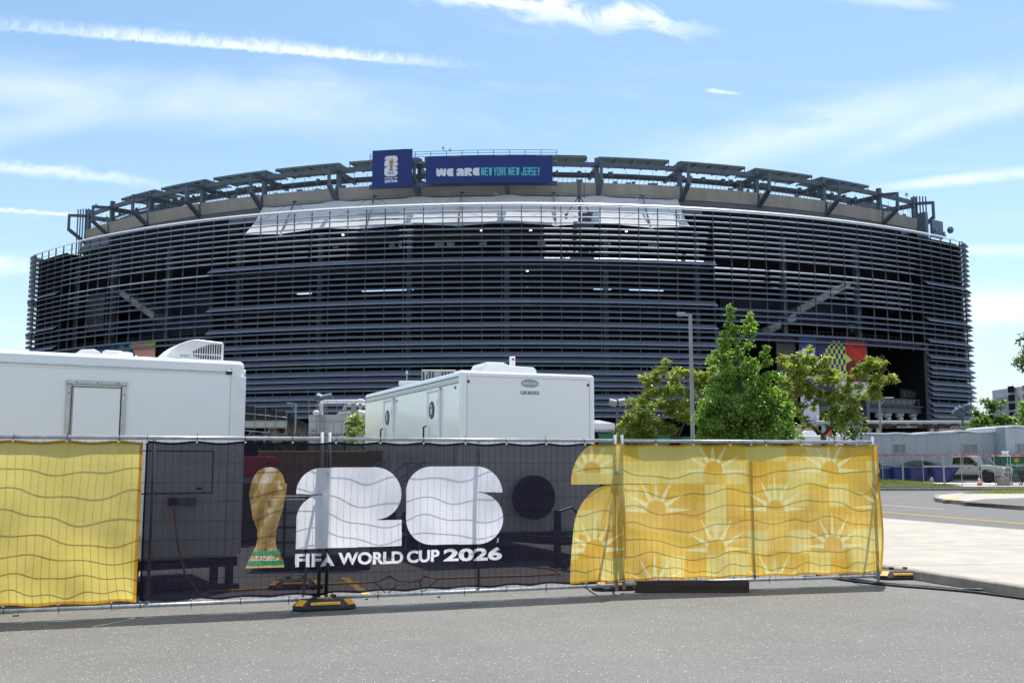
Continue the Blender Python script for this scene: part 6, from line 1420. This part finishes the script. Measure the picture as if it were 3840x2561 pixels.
def iron_fence(label, a_px, b_px, Y, ztop, zbot, step=.14, wallz=None):
    a, b = (a_px - CX) / F * Y, (b_px - CX) / F * Y; t = thing('iron_fence', label, 'fence', (a, Y, 0), 0, 'black picket fences')
    n = min(280, int((b - a) / step)); me = MB().bb(-.016, .016, -.016, .016, zbot, ztop).mesh('picket', M_BLK)
    for k in range(n + 1): inst('picket', me, t, (k * (b - a) / n, 0, 0))
    for z in (ztop - .12, zbot + .15): MB().bb(0, b - a, -.02, .02, z - .025, z + .025).build('rail', M_BLK, t)
    for k in range(int((b - a) / 2.6) + 1): MB().bb(k * 2.6 - .045, k * 2.6 + .045, -.045, .045, 0, ztop + .05).build('fence_post', M_BLK, t)
    if zbot > .2: MB().bb(0, b - a, .05, .45, 0, zbot - .02).build('base_wall', M_CONC, t)
iron_fence('long black picket fence before the cooling tower', 880, 1300, 70.0, atY(1100, 1624, 70).z, 1.0, .13)
iron_fence('black picket fence beside the white canopy right of the lettered trailer', 2225, 2330, 70.0, atY(2270, 1608, 70).z, .6, .13)
c = atY(2200, 1588, 92.0); tn = thing('canopy_tent', 'white pitched canopy roof right of the lettered trailer', 'canopy', (c.x, 92, 0))
w = atY(2306, 1588, 92).x - c.x; za = atY(2230, 1572, 92).z
MB().add([(0, 0, c.z), (w, 0, c.z), (w, 4, c.z), (0, 4, c.z), (w * .35, 2, za), (w * .5, 2, za)], [(0, 1, 5, 4), (1, 2, 5), (2, 3, 4, 5), (3, 0, 4)]).build('roof', M_TWHITE, tn, fix=True)
MB().bb(0, w, -.02, 0, c.z - .75, c.z).build('valance', M_TTRIM, tn)
for x in (.1, w - .1): MB().bb(x - .06, x + .06, .05, .17, 0, c.z - .1).build('tent_pole', M_GALV, tn)
for k in range(10): MB().bb(.05 + k * w / 10, k * w / 10 + w / 10 - .02, -.035, -.02, c.z - .6, c.z - .05).build('valance_flap', M_TTRIM, tn)
for a, b, yt, Y, lab in ((2250, 2302, 1628, 55.0, 'green utility box right of the lettered trailer'), (2470, 2512, 1634, 57.0, 'green utility box under the left locust'), (2560, 2598, 1640, 57.0, 'green utility box behind the tall street lamp')):
    p0, p1 = atY(a, yt, Y), atY(b, yt, Y); t = thing('utility_cabinet', lab, 'utility cabinet', (p0.x, Y, 0), 0, 'green utility boxes'); MB().bb(0, p1.x - p0.x, 0, .8, .1, p0.z).build('cabinet_body', M_GREENP, t, bevel=.03, seg=1); MB().bb(-.03, p1.x - p0.x + .03, -.03, .83, p0.z, p0.z + .05).build('lid', M_GREENP, t); MB().bb(.08, p1.x - p0.x - .08, -.012, 0, .25, p0.z - .12).build('door', M_GREENP, t); MB().bb(0, p1.x - p0.x, 0, .8, 0, .1).build('plinth', M_CONC, t)

# ------------------------------------------------------------------ gate canopy and prefab offices on the right
Yg = 118.0; g0, g1 = atY(3060, 1577, Yg), atY(3642, 1577, Yg); zg = g0.z
ga = thing('gate_canopy', 'flat white gate canopy with black general admission signs', 'canopy', (g0.x, Yg, 0)); Lg = g1.x - g0.x; zf = atY(3300, 1589, Yg).z
MB().bb(0, Lg, 0, 6, zf, zg).build('roof', M_SIGNB, ga, bevel=.05, seg=1)
gx = lambda px: (px - CX) / F * Yg - g0.x
for px in (3092, 3296, 3497, 3625): MB().bb(gx(px) - .22, gx(px) + .22, .5, .9, 0, zf).build('canopy_post', M_SIGNB, ga)
zs1, zs0 = atY(3300, 1592, Yg).z, atY(3300, 1606, Yg).z; mga = imgmat('gate_sign', IM_GA, .5)
for a, b in ((3098, 3292), (3302, 3494), (3502, 3694)):
    sb_ = MB().bb(gx(a), gx(b), .12, .3, zs0, zs1).build('sign_board', M_BLK, ga); sheet('sign_face', lambda u, v: (lerp(gx(a), gx(b), u), .117, lerp(zs0, zs1, v)), 1, 1, mga, sb_)
    for q in range(4): MB().box((lerp(gx(a), gx(b), (q + .5) / 4), -.15, zf - .12), (.9, .4, .2)).build('canopy_light', M_BLK, sb_)
for k in range(90): MB().bb(gx(3302) + k * .135, gx(3302) + k * .135 + .05, 1.4, 1.45, 1.5, 4.75).build('gate_picket', M_BLK, ga)
MB().bb(0, Lg, 1.6, 1.8, 2.2, 4.6).build('gate_screen', M_NAVYW, ga)
c = atY(2975, 1600, 112.0); pw = thing('ticket_wall', 'low pale stone ticket wall behind the right locust trunk', 'wall', (c.x, 112, 0)); wl = atY(3048, 1600, 112).x - c.x
zc_ = c.z
for r_ in range(6):
    for q in range(4):
        x0 = q * wl / 4 + (.25 if r_ % 2 else 0); x1 = min(wl, x0 + wl / 4 - .02); MB().bb(x0, x1, random.uniform(-.03, 0), .5, 2.6 + r_ * .34, 2.6 + r_ * .34 + .32).build('stone_block', M_STONE, pw)
MB().bb(0, wl, .05, .5, 0, zc_).build('core', M_STONE, pw); sheet('wall_lettering', lambda u, v: (lerp(-.6, wl, u), -.05, lerp(2.62, 3.1, v)), 1, 1, imgmat('wall_lettering', IM_WILL), pw)
for px, yt, lab in ((3098, 1624, 'orange safety post left of the locust trunk behind the camper'), (3114, 1612, 'taller orange safety post behind the camper roof')):
    p = atY(px, yt, 82.0); o = MB().lathe([(.12, 0), (.12, 1.0), (.20, 1.2), (.20, p.z - .3), (.10, p.z - .15), (.10, p.z)], (0, 0, 0), 10).build('safety_post', M_CONE, None, loc=(p.x, 82, 0)); tag(o, lab, 'safety post', 'orange safety posts')
def camper(label, a, b, yt, Y, units):
    p0, p1 = atY(a, yt, Y), atY(b, yt, Y); t = thing('camper_trailer', label, 'trailer', (p0.x, Y, .2), 0, 'white campers behind the locust'); L_ = p1.x - p0.x; h = p0.z - .2
    MB().bb(0, L_, 0, 2.4, .5, h).build('body', M_TWHITE, t, bevel=.10, seg=3); MB().bb(L_ - .35, L_ - .12, -.02, .0, .6, h - .15).build('front_stripe', M_BLK, t)
    for f in units: MB().extrude([(f * L_ - .45, h - .02), (f * L_ - .42, h + .25), (f * L_ - .2, h + .36), (f * L_ + .25, h + .33), (f * L_ + .45, h + .1), (f * L_ + .45, h - .02)], lambda p, q: (p[0], q, p[1]), .6, 1.3).build('rooftop_unit', M_WPLAST, t, bevel=.03, seg=2, fix=True)
    for f in (.25, .45, .78): w_ = MB().bb(f * L_, f * L_ + .75, -.03, 0, h - 1.3, h - .55).build('window', M_PRTRIM, t); MB().bb(f * L_ + .05, f * L_ + .70, -.04, -.03, h - 1.25, h - .6).build('pane', M_WINDOW, w_); MB().box((f * L_ + .3, -.05, h - .42), (.28, .08, .07)).build('awning_lamp', M_BLK, t)
    for x in (L_ * .4, L_ * .55): wheel(t, (x, .1, .36), .35, .2)
camper('white camper with two roof units behind the locust trunk', 2985, 3214, 1632, 70.0, (.28, .85))
def prefab(name, label, px0, px1, yl, yr, Y, wins, n, depth=6, tilt=0.0):
    a, b = atY(px0, yl, Y), atY(px1, yr, Y); t = thing(name, label, 'site office', (a.x, Y, .2), tilt); L_ = b.x - a.x; z0, z1 = a.z - .2, b.z - .2
    MB().hexa([(0, .05, .3), (L_, .05, .3), (L_, depth, .3), (0, depth, .3), (0, .05, z0 - .1), (L_, .05, z1 - .1), (L_, depth, z1 - .1), (0, depth, z0 - .1)]).build('frame', M_PREFAB, t)
    for k in range(n):
        x0, x1 = k * L_ / n + .006, (k + 1) * L_ / n - .006; MB().bb(x0, x1, .0, .05, .3, lerp(z0, z1, (k + .5) / n) - .12).build('siding_panel', M_PREFAB, t)
    rf = MB()
    for k in range(16):
        x0, x1 = k * L_ / 16, (k + 1) * L_ / 16; q = lambda x: lerp(z0, z1, x / L_) + .05 * math.sin(x * 1.1) + .04 * math.sin(x * 2.7)
        rf.hexa([(x0, -.12, q(x0) - .12), (x1, -.12, q(x1) - .12), (x1, depth + .1, q(x1) - .12), (x0, depth + .1, q(x0) - .12), (x0, -.12, q(x0)), (x1, -.12, q(x1)), (x1, depth + .1, q(x1)), (x0, depth + .1, q(x0))])
    rf.build('roof_membrane', M_TTRIM, t); MB().bb(0, L_, .03, depth, 0, .3).build('skirting', M_GREY, t)
    for wa, wb, y0, y1 in wins:
        p, q = atY(wa, y0, Y), atY(wb, y1, Y); x0, x1 = p.x - a.x, q.x - a.x; zt_, zb_ = p.z - .2, q.z - .2
        wf = MB().bb(x0, x0 + .05, -.05, 0, zb_, zt_).bb(x1 - .05, x1, -.05, 0, zb_, zt_).bb(x0, x1, -.06, 0, zt_ - .05, zt_ + .02).bb(x0, x1, -.05, 0, zb_, zb_ + .05).bb((x0 + x1) / 2 - .025, (x0 + x1) / 2 + .025, -.045, 0, zb_, zt_).build('window', M_PRTRIM, t)
        MB().bb(x0 + .05, (x0 + x1) / 2 - .025, -.02, -.002, zb_ + .05, zt_ - .05).build('pane', M_WINDOW, wf); MB().bb((x0 + x1) / 2 + .025, x1 - .05, -.025, -.002, zb_ + .05, zt_ - .05).build('pane', M_WINDOW, wf)
    return t
prefab('prefab_office', 'long low grey prefab office with warped white roof edge', 3219, 3767, 1626, 1612, 72.0, [(3240, 3279, 1664, 1700), (3348, 3397, 1664, 1700), (3608, 3666, 1663, 1700), (3729, 3764, 1664, 1701)], 13)
prefab('prefab_office', 'taller grey prefab office at the right edge behind the generator', 3768, 4010, 1598, 1596, 70.5, [(3808, 3856, 1661, 1699), (3920, 3970, 1661, 1699)], 6)
c = atY(3818, 1445, 240.0); bl = thing('tower_block', 'far pale office tower just inside the right edge', 'building', (c.x, 240, 0))
MB().bb(.4, 14, 0, 14, 0, c.z - .3).build('wall', M_BEIGE, bl); MB().bb(0, .4, .3, 13, 0, c.z - 2.5).build('side_wall', M_GREY, bl)
for k in range(9):
    for q in range(3): MB().bb(.9 + q * 4.2, 4.4 + q * 4.2, -.06, 0, 1.5 + k * 2.1, 2.7 + k * 2.1).build('window', M_WINDOW, bl)
    MB().bb(-.1, .0, 2, 5, 1.2 + k * 2.1, 2.8 + k * 2.1).build('balcony', M_DARK, bl)
c = atY(3790, 1545, 150.0); sr = thing('array_rack', 'dark angled rack on posts beyond the trees at the right', 'rack', (c.x, 150, 0))
for k in range(3): MB().beam((k * 1.0, 0, c.z - 1.4), (k * 1.0 + 1.2, 0, c.z + .3 - .2 * k), .9, .25).build('rack_panel', M_STEEL, sr)
MB().tube([(1.5, 0, 0), (1.5, 0, c.z - .7)], .15, 6).build('rack_post', M_GREY, sr)

# ------------------------------------------------------------------ cars, bins and street clutter on the right
def arch(cx_, r, z0): return [(cx_ - r * math.cos(rad(a)), z0 + r * math.sin(rad(a))) for a in range(0, 181, 20)]
def vehicle(name, label, cat, loc, rz, prof, cab, wx, R, Wd, paint, side_w, screen, rear, rim=M_CHROME, roofk=.17, truck=False):
    t = thing(name, label, cat, (loc[0], loc[1], .2), rz); zb_ = prof['zb']
    xs, xe = prof['x0'], prof['x1']
    P = [(xs, zb_)] + arch(wx[0], R * 1.16, zb_ + .02) + arch(wx[1], R * 1.16, zb_ + .02) + [(xe, zb_)] + prof['top']
    body = MB().extrude(P, lambda p, s_: (p[0], s_ * (Wd / 2 - .05 * max(0, (p[1] - .75)) * 1.2), p[1]), -1, 1).build('body', paint, t, bevel=.045, seg=2, fix=True)
    z0 = cab[0][1]; yw = lambda z: Wd / 2 * (.955 - roofk * (z - z0) / .7)
    MB().extrude(cab, lambda p, s_: (p[0], s_ * yw(p[1]), p[1]), -1, 1).build('cabin', paint, t, bevel=.04, seg=2, fix=True)
    for s_ in (-1, 1):
        for w_ in side_w:
            MB().add([(x, s_ * (yw(z) + .006), z) for x, z in w_] + [(x, s_ * (yw(z) - .03), z) for x, z in w_], [tuple(range(len(w_)))] + [(i, (i + 1) % len(w_), len(w_) + (i + 1) % len(w_), len(w_) + i) for i in range(len(w_))]).build('side_window', M_CARGL, t, fix=True)
    for nm, ((xa, za), (xb, zb2)), off in (('windscreen', screen, 1), ('rear_window', rear, -1)):
        n_ = Vector((zb2 - za, 0, xa - xb)); n_ = n_.normalized() * (.008 if n_.x * off > 0 else -.008)
        MB().hexa([(xa - n_.x * 3, -yw(za) + .10, za - n_.z * 3), (xa - n_.x * 3, yw(za) - .10, za - n_.z * 3), (xb - n_.x * 3, yw(zb2) - .08, zb2 - n_.z * 3), (xb - n_.x * 3, -yw(zb2) + .08, zb2 - n_.z * 3), (xa + n_.x, -yw(za) + .10, za + n_.z), (xa + n_.x, yw(za) - .10, za + n_.z), (xb + n_.x, yw(zb2) - .08, zb2 + n_.z), (xb + n_.x, -yw(zb2) + .08, zb2 + n_.z)]).build(nm, M_CARGL, t, fix=True)
    for x in wx:
        for s_ in (-1, 1): wheel(t, (x, s_ * (Wd / 2 - .12), R), R, .23, rim=rim)
    zh = prof['hz']
    for s_ in (-1, 1):
        MB().box((xe - .10, s_ * (Wd / 2 - .22), zh), (.22, .36, .20)).build('headlight', M_HEAD, t, bevel=.03, seg=2)
        MB().box((xs + .04, s_ * (Wd / 2 - .14), zh + .05), (.10, .2, .35)).build('tail_light', M_RLENS, t, bevel=.02, seg=1)
        mx_ = screen[0][0] - .35; MB().box((mx_, s_ * (Wd / 2 + .10), z0 + .10), (.12, .20, .15)).build('mirror', M_BLK, t, bevel=.03, seg=2)
        for x in prof['handles']: MB().box((x, s_ * (Wd / 2 - .01), z0 - .13), (.20, .04, .035)).build('door_handle', M_BLK, t)
        sm_ = MB()
        for x in prof['seams']: sm_.box((x, s_ * (Wd / 2 - .012), (zb_ + z0) / 2 + .12), (.012, .02, z0 - zb_ - .35))
        sm_.build('door_gaps', M_BLK, t, kind='stuff')
        MB().box(((wx[0] + wx[1]) / 2, s_ * (Wd / 2 - .01), zb_ + .05), (wx[1] - wx[0] - R * 2.4, .06, .14)).build('sill', M_BLK, t)
    MB().box((xe + .005, 0, zh - .02), (.06, Wd * .55, .26)).build('grille', M_BLK, t, bevel=.02, seg=1); MB().box((xe - .02, 0, zb_ + .12), (.12, Wd * .86, .20)).build('bumper', M_BLK if truck else paint, t, bevel=.03, seg=2)
    for k in range(3): MB().box((xe + .037, 0, zh - .09 + k * .075), (.02, Wd * .52, .018)).build('grille_bar', M_GREY, t)
    MB().bb(xs + .3, xe - .3, -Wd / 2 + .25, Wd / 2 - .25, .22, zb_ + .1).build('underbody', M_BLK, t)
    if truck:
        MB().bb(xs + .06, -.82, -Wd / 2 + .13, Wd / 2 - .13, prof['bed'] - .02, prof['bed'] + .012).build('bed_liner', M_BLK, t)
        for s_ in (-1, 1): MB().bb(xs + .02, -.80, s_ * (Wd / 2 - .09) - .035, s_ * (Wd / 2 - .09) + .035, prof['bed'] + .0, prof['bed'] + .04).build('bed_rail', M_BLK, t)
        for s_ in (-1, 1): MB().box((1.12, s_ * (Wd / 2 + .004), .92), (.10, .03, .22), 0, 0, 0, .5).build('fender_vent', M_BLK, t)
        MB().box((-.1, 0, 1.765), (.12, .05, .07)).build('roof_fin', M_BLK, t)
    return t
vehicle('pickup_truck', 'white crew-cab pickup truck parked behind the wire fence', 'pickup truck', (29.6, 65.3), rad(-43), dict(zb=.42, x0=-2.5, x1=2.50, hz=.86, bed=1.10, handles=(-.35, .45), seams=(-.78, .05, .98), top=[(2.53, .86), (2.42, 1.02), (1.9, 1.10), (.9, 1.16), (-2.48, 1.10)]),
    [(-.80, 1.08), (-.70, 1.62), (-.58, 1.73), (.42, 1.74), (.62, 1.68), (1.28, 1.12), (1.28, 1.08)], (-1.56, 1.52), .375, 1.84, M_TRUCK, [[(-.62, 1.18), (-.56, 1.60), (.02, 1.63), (.02, 1.18)], [(.08, 1.18), (.08, 1.63), (.48, 1.62), (.92, 1.26), (.92, 1.18)]], ((1.22, 1.20), (.66, 1.66)), ((-.78, 1.22), (-.68, 1.62)), M_GREY, .17, True)
vehicle('sedan_car', 'dark slate sedan between the blue bins and pickup', 'car', (28.9, 70.2), rad(-36), dict(zb=.30, x0=-2.35, x1=2.38, hz=.66, handles=(-.6, .4), seams=(-.75, .1, 1.0), top=[(2.36, .72), (2.1, .84), (1.0, .96), (-1.7, 1.0), (-2.33, .92)]),
    [(-1.75, .96), (-.95, 1.36), (-.6, 1.43), (.2, 1.44), (.45, 1.38), (1.35, .96)], (-1.42, 1.42), .34, 1.83, M_DKCAR, [[(-1.15, 1.0), (-.75, 1.33), (-.15, 1.37), (-.15, 1.0)], [(-.08, 1.0), (-.08, 1.37), (.3, 1.35), (.95, 1.02)]], ((1.25, 1.02), (.5, 1.37)), ((-1.62, 1.03), (-1.0, 1.34)))
vehicle('suv_car', 'black SUV at the left behind the blue bins', 'car', (23.6, 67.6), rad(-20), dict(zb=.38, x0=-2.4, x1=2.45, hz=.85, handles=(-.7, .3), seams=(-.9, 0, .9), top=[(2.46, .9), (2.3, 1.05), (1.0, 1.14), (-2.38, 1.12)]),
    [(-2.3, 1.10), (-2.1, 1.70), (-1.9, 1.80), (.2, 1.82), (.5, 1.74), (1.25, 1.12)], (-1.45, 1.48), .39, 1.95, M_BLKCAR, [[(-2.0, 1.2), (-1.88, 1.62), (-1.0, 1.68), (-1.0, 1.2)], [(-.93, 1.2), (-.93, 1.68), (0, 1.69), (0, 1.2)], [(.07, 1.2), (.07, 1.69), (.4, 1.66), (.9, 1.22)]], ((1.17, 1.2), (.56, 1.69)), ((-2.28, 1.2), (-2.1, 1.66)))
for a, b, Y, slant, lab in ((3286, 3341, 62.2, 0, 'blue wheeled tilt bin, leftmost of the row behind the fence'), (3338, 3398, 61.6, 0, 'blue wheeled tilt bin, second from left behind the fence'), (3396, 3484, 61.0, .12, 'blue wheeled tilt bin in front of the slate sedan'), (3484, 3590, 60.6, .62, 'blue tilt bin with sloping front beside the pickup tail')):
    x0, x1 = (a - CX) / F * Y, (b - CX) / F * Y; L_ = x1 - x0; t = thing('tilt_bin', lab, 'bin', (x0 + .04, Y, .2), random.uniform(-.10, .10), 'blue wheeled bins behind the fence'); h = random.uniform(.92, 1.0); L_ -= .12
    MB().hexa([(.10, .08, .16), (L_ - .08 - slant, .08, .16), (L_ - .08 - slant, .95, .16), (.10, .95, .16), (.02, 0, h), (L_, 0, h), (L_, 1.05, h), (.02, 1.05, h)]).build('tub', M_BIN, t, bevel=.03, seg=1)
    MB().bb(-.02, L_ + .03, -.04, 1.09, h, h + .05).build('rim', M_BIN, t, bevel=.015, seg=1); MB().bb(.04, L_ - .04, .03, 1.02, h + .045, h + .056).build('dark_mouth', M_BLK, t)
    for q in range(3): MB().hexa([(.15 + q * .3 * L_, .04, .2), (.19 + q * .3 * L_, .04, .2), (.19 + q * .3 * L_, .1, .2), (.15 + q * .3 * L_, .1, .2), (.13 + q * .3 * L_, -.03, h), (.18 + q * .3 * L_, -.03, h), (.18 + q * .3 * L_, .03, h), (.13 + q * .3 * L_, .03, h)]).build('rib', M_BIN, t)
    for x in (.3, L_ - .35 - slant): wheel(t, (x, .12, .10), .10, .06, rim=M_GREY)
    if slant > .3:
        for q in (.25, .6): MB().tube([(L_ - slant - .05, q * .2 - .06, .2), (L_ - .05 - .2 * slant, q * .2 - .06, h - .1)], .03, 6).build('tilt_bar', M_BLK, t)
pb = MB().lathe([(.05, 0), (.16, .08), (.13, .2), (.17, .27), (.08, .40), (.02, .44)], (0, 0, 0), 7, sx=.8).build('plastic_sack', M_GREY, None, loc=((3480 - CX) / F * 60.5, 60.5, .2)); tag(pb, 'pale crumpled plastic sack between two blue bins', 'sack')
# wire fence with red netting along its top
def lot_fence(pa, pb_, Ya, Yb, label):
    a, b = Vector(((pa - CX) / F * Ya, Ya)), Vector(((pb_ - CX) / F * Yb, Yb)); d = b - a; L_ = d.length
    t = thing('mesh_fence', label, 'fence', (a.x, a.y, .2), math.atan2(d.y, d.x), 'wire fence with red netting'); zt = 1.77
    for x in (.02, L_ / 2, L_ - .02): MB().tube([(x, 0, .02), (x, 0, zt)], .024 if x != L_ / 2 else .02, 6).build('post', M_GALV, t)
    for z in (.1, zt): MB().tube([(0, 0, z), (L_, 0, z)], .022, 6).build('rail', M_GALV, t)
    w_ = MB()
    for k in range(1, int(L_ / .10)): w_.beam((k * .10, 0, .1), (k * .10, 0, zt), .003, .003)
    for k in range(9): w_.beam((0, -.01, .2 + k * .18), (L_, -.01, .2 + k * .18), .0055, .0055)
    w_.build('wire_mesh', M_WIRE, t, kind='stuff')
    n_ = 14; ph = random.uniform(0, 6)
    sheet('red_netting', lambda u, v: (L_ * u, -.03 - .02 * math.sin(u * 31 + ph), zt + .03 - v * (.085 + .03 * math.sin(u * 9 + ph) + .02 * math.sin(u * 23))), 30, 2, M_REDCAP, t)
    return t
lot_fence(3225, 3373, 60.6, 60.0, 'wire fence panel with red netting behind the grass at far left'); lot_fence(3374, 3525, 60.0, 59.2, 'wire fence panel with red netting before the slate sedan'); lot_fence(3526, 3658, 59.2, 58.2, 'wire fence panel with red netting before the pickup tail')
lot_fence(3664, 3766, 58.2, 57.6, 'wire fence panel with red netting before the pickup front'); lot_fence(3774, 3930, 57.8, 57.2, 'wire fence panel with red netting at the right edge')
b0 = Vector(((3690 - CX) / F * 58.0, 58.0, .2)); br_ = thing('fence_prop', 'steel prop leaning from the wire fence down to the concrete block', 'prop', b0)
MB().tube([(.05, -.02, 1.6), (1.25, -.35, .05)], .024, 6).build('prop_tube', M_GALV, br_); MB().tube([(-.1, -.05, .05), (1.5, -.42, .05)], .024, 6).build('base_tube', M_GALV, br_)
x0, x1 = (3735 - CX) / F * 57.2, (3771 - CX) / F * 57.2; cbk = thing('concrete_block', 'grey concrete ballast block at the foot of the wire fence', 'concrete block', (x0, 57.2, .2)); MB().bb(0, x1 - x0, 0, .5, 0, .46).build('block_body', M_KERB, cbk, bevel=.02, seg=1); MB().tube([(.2, .25, .45), (.2, .25, .56), (.35, .25, .56), (.35, .25, .45)], .015, 6).build('lifting_loop', M_GALV, cbk)
p = atZ(3674, 1834, 0); cn = thing('traffic_cone', 'orange traffic cone with two white bands beside the road', 'traffic cone', (p.x, p.y, 0)); sc_ = .74
MB().lathe([(.175, .03), (.172, .05), (.038, .70), (.030, .74), (.01, .74)], (0, 0, 0), 20).build('cone_body', M_CONE, cn, smooth=False)
for z0, z1 in ((.36, .46), (.52, .64)): r_ = lambda z: .172 - (z - .05) * (.134 / .65); MB().lathe([(r_(z0) + .004, z0), (r_(z1) + .004, z1)], (0, 0, 0), 20).build('reflective_band', M_REFL, cn)
MB().box((0, 0, .015), (.42, .42, .03)).build('cone_base', M_BLK, cn, bevel=.01, seg=1)
c = atY(3745, 1711, 68.0); gn = thing('generator_trailer', 'green towable generator with sun emblem at the right edge', 'generator', (c.x, 68, .2), rad(-8)); hz_ = c.z - .2
MB().bb(0, 3.6, 0, 1.4, .55, hz_).build('housing', M_GREENP, gn, bevel=.04, seg=2); MB().bb(-.02, 3.62, -.03, 1.43, hz_, hz_ + .06).build('roof_plate', M_TTRIM, gn, bevel=.02, seg=1)
sheet('generator_lettering', lambda u, v: (.25 + 2.3 * u, -.004, .65 + 1.1 * v), 1, 1, imgmat('generator_lettering', IM_SUN, .4), gn); MB().bb(.04, .18, -.006, 0, .6, hz_ - .15).build('blue_stripe', M_BIN, gn)
MB().lathe([(.20, 0), (.20, .25), (.24, .27), (.24, .33)], (.55, .4, hz_ + .05), 16).build('exhaust_cap', M_TTRIM, gn)
for x in (1.6, 2.5): wheel(gn, (x, .05, .32), .32, .2, rim=M_GREY)
MB().extrude([(1.2, .45), (1.3, .72), (2.8, .72), (2.9, .45)], lambda q, s_: (q[0], s_, q[1]), -.1, .2).build('fender', M_BLK, gn, fix=True); MB().beam((0, .7, .5), (-1.3, .7, .45), .12, .12).build('tow_bar', M_BLK, gn)
jk = thing('trailer_stand', 'black folding stand at the right edge before the generator', 'stand', ((3822 - CX) / F * 57, 57.0, .2)); MB().tube([(-.3, 0, 0), (0, 0, .45)], .025, 6).tube([(.3, 0, 0), (0, 0, .45)], .025, 6).tube([(0, .3, 0), (0, 0, .45)], .025, 6).build('stand_legs', M_BLK, jk); MB().box((0, 0, .5), (.5, .2, .12)).build('stand_head', M_BLK, jk)
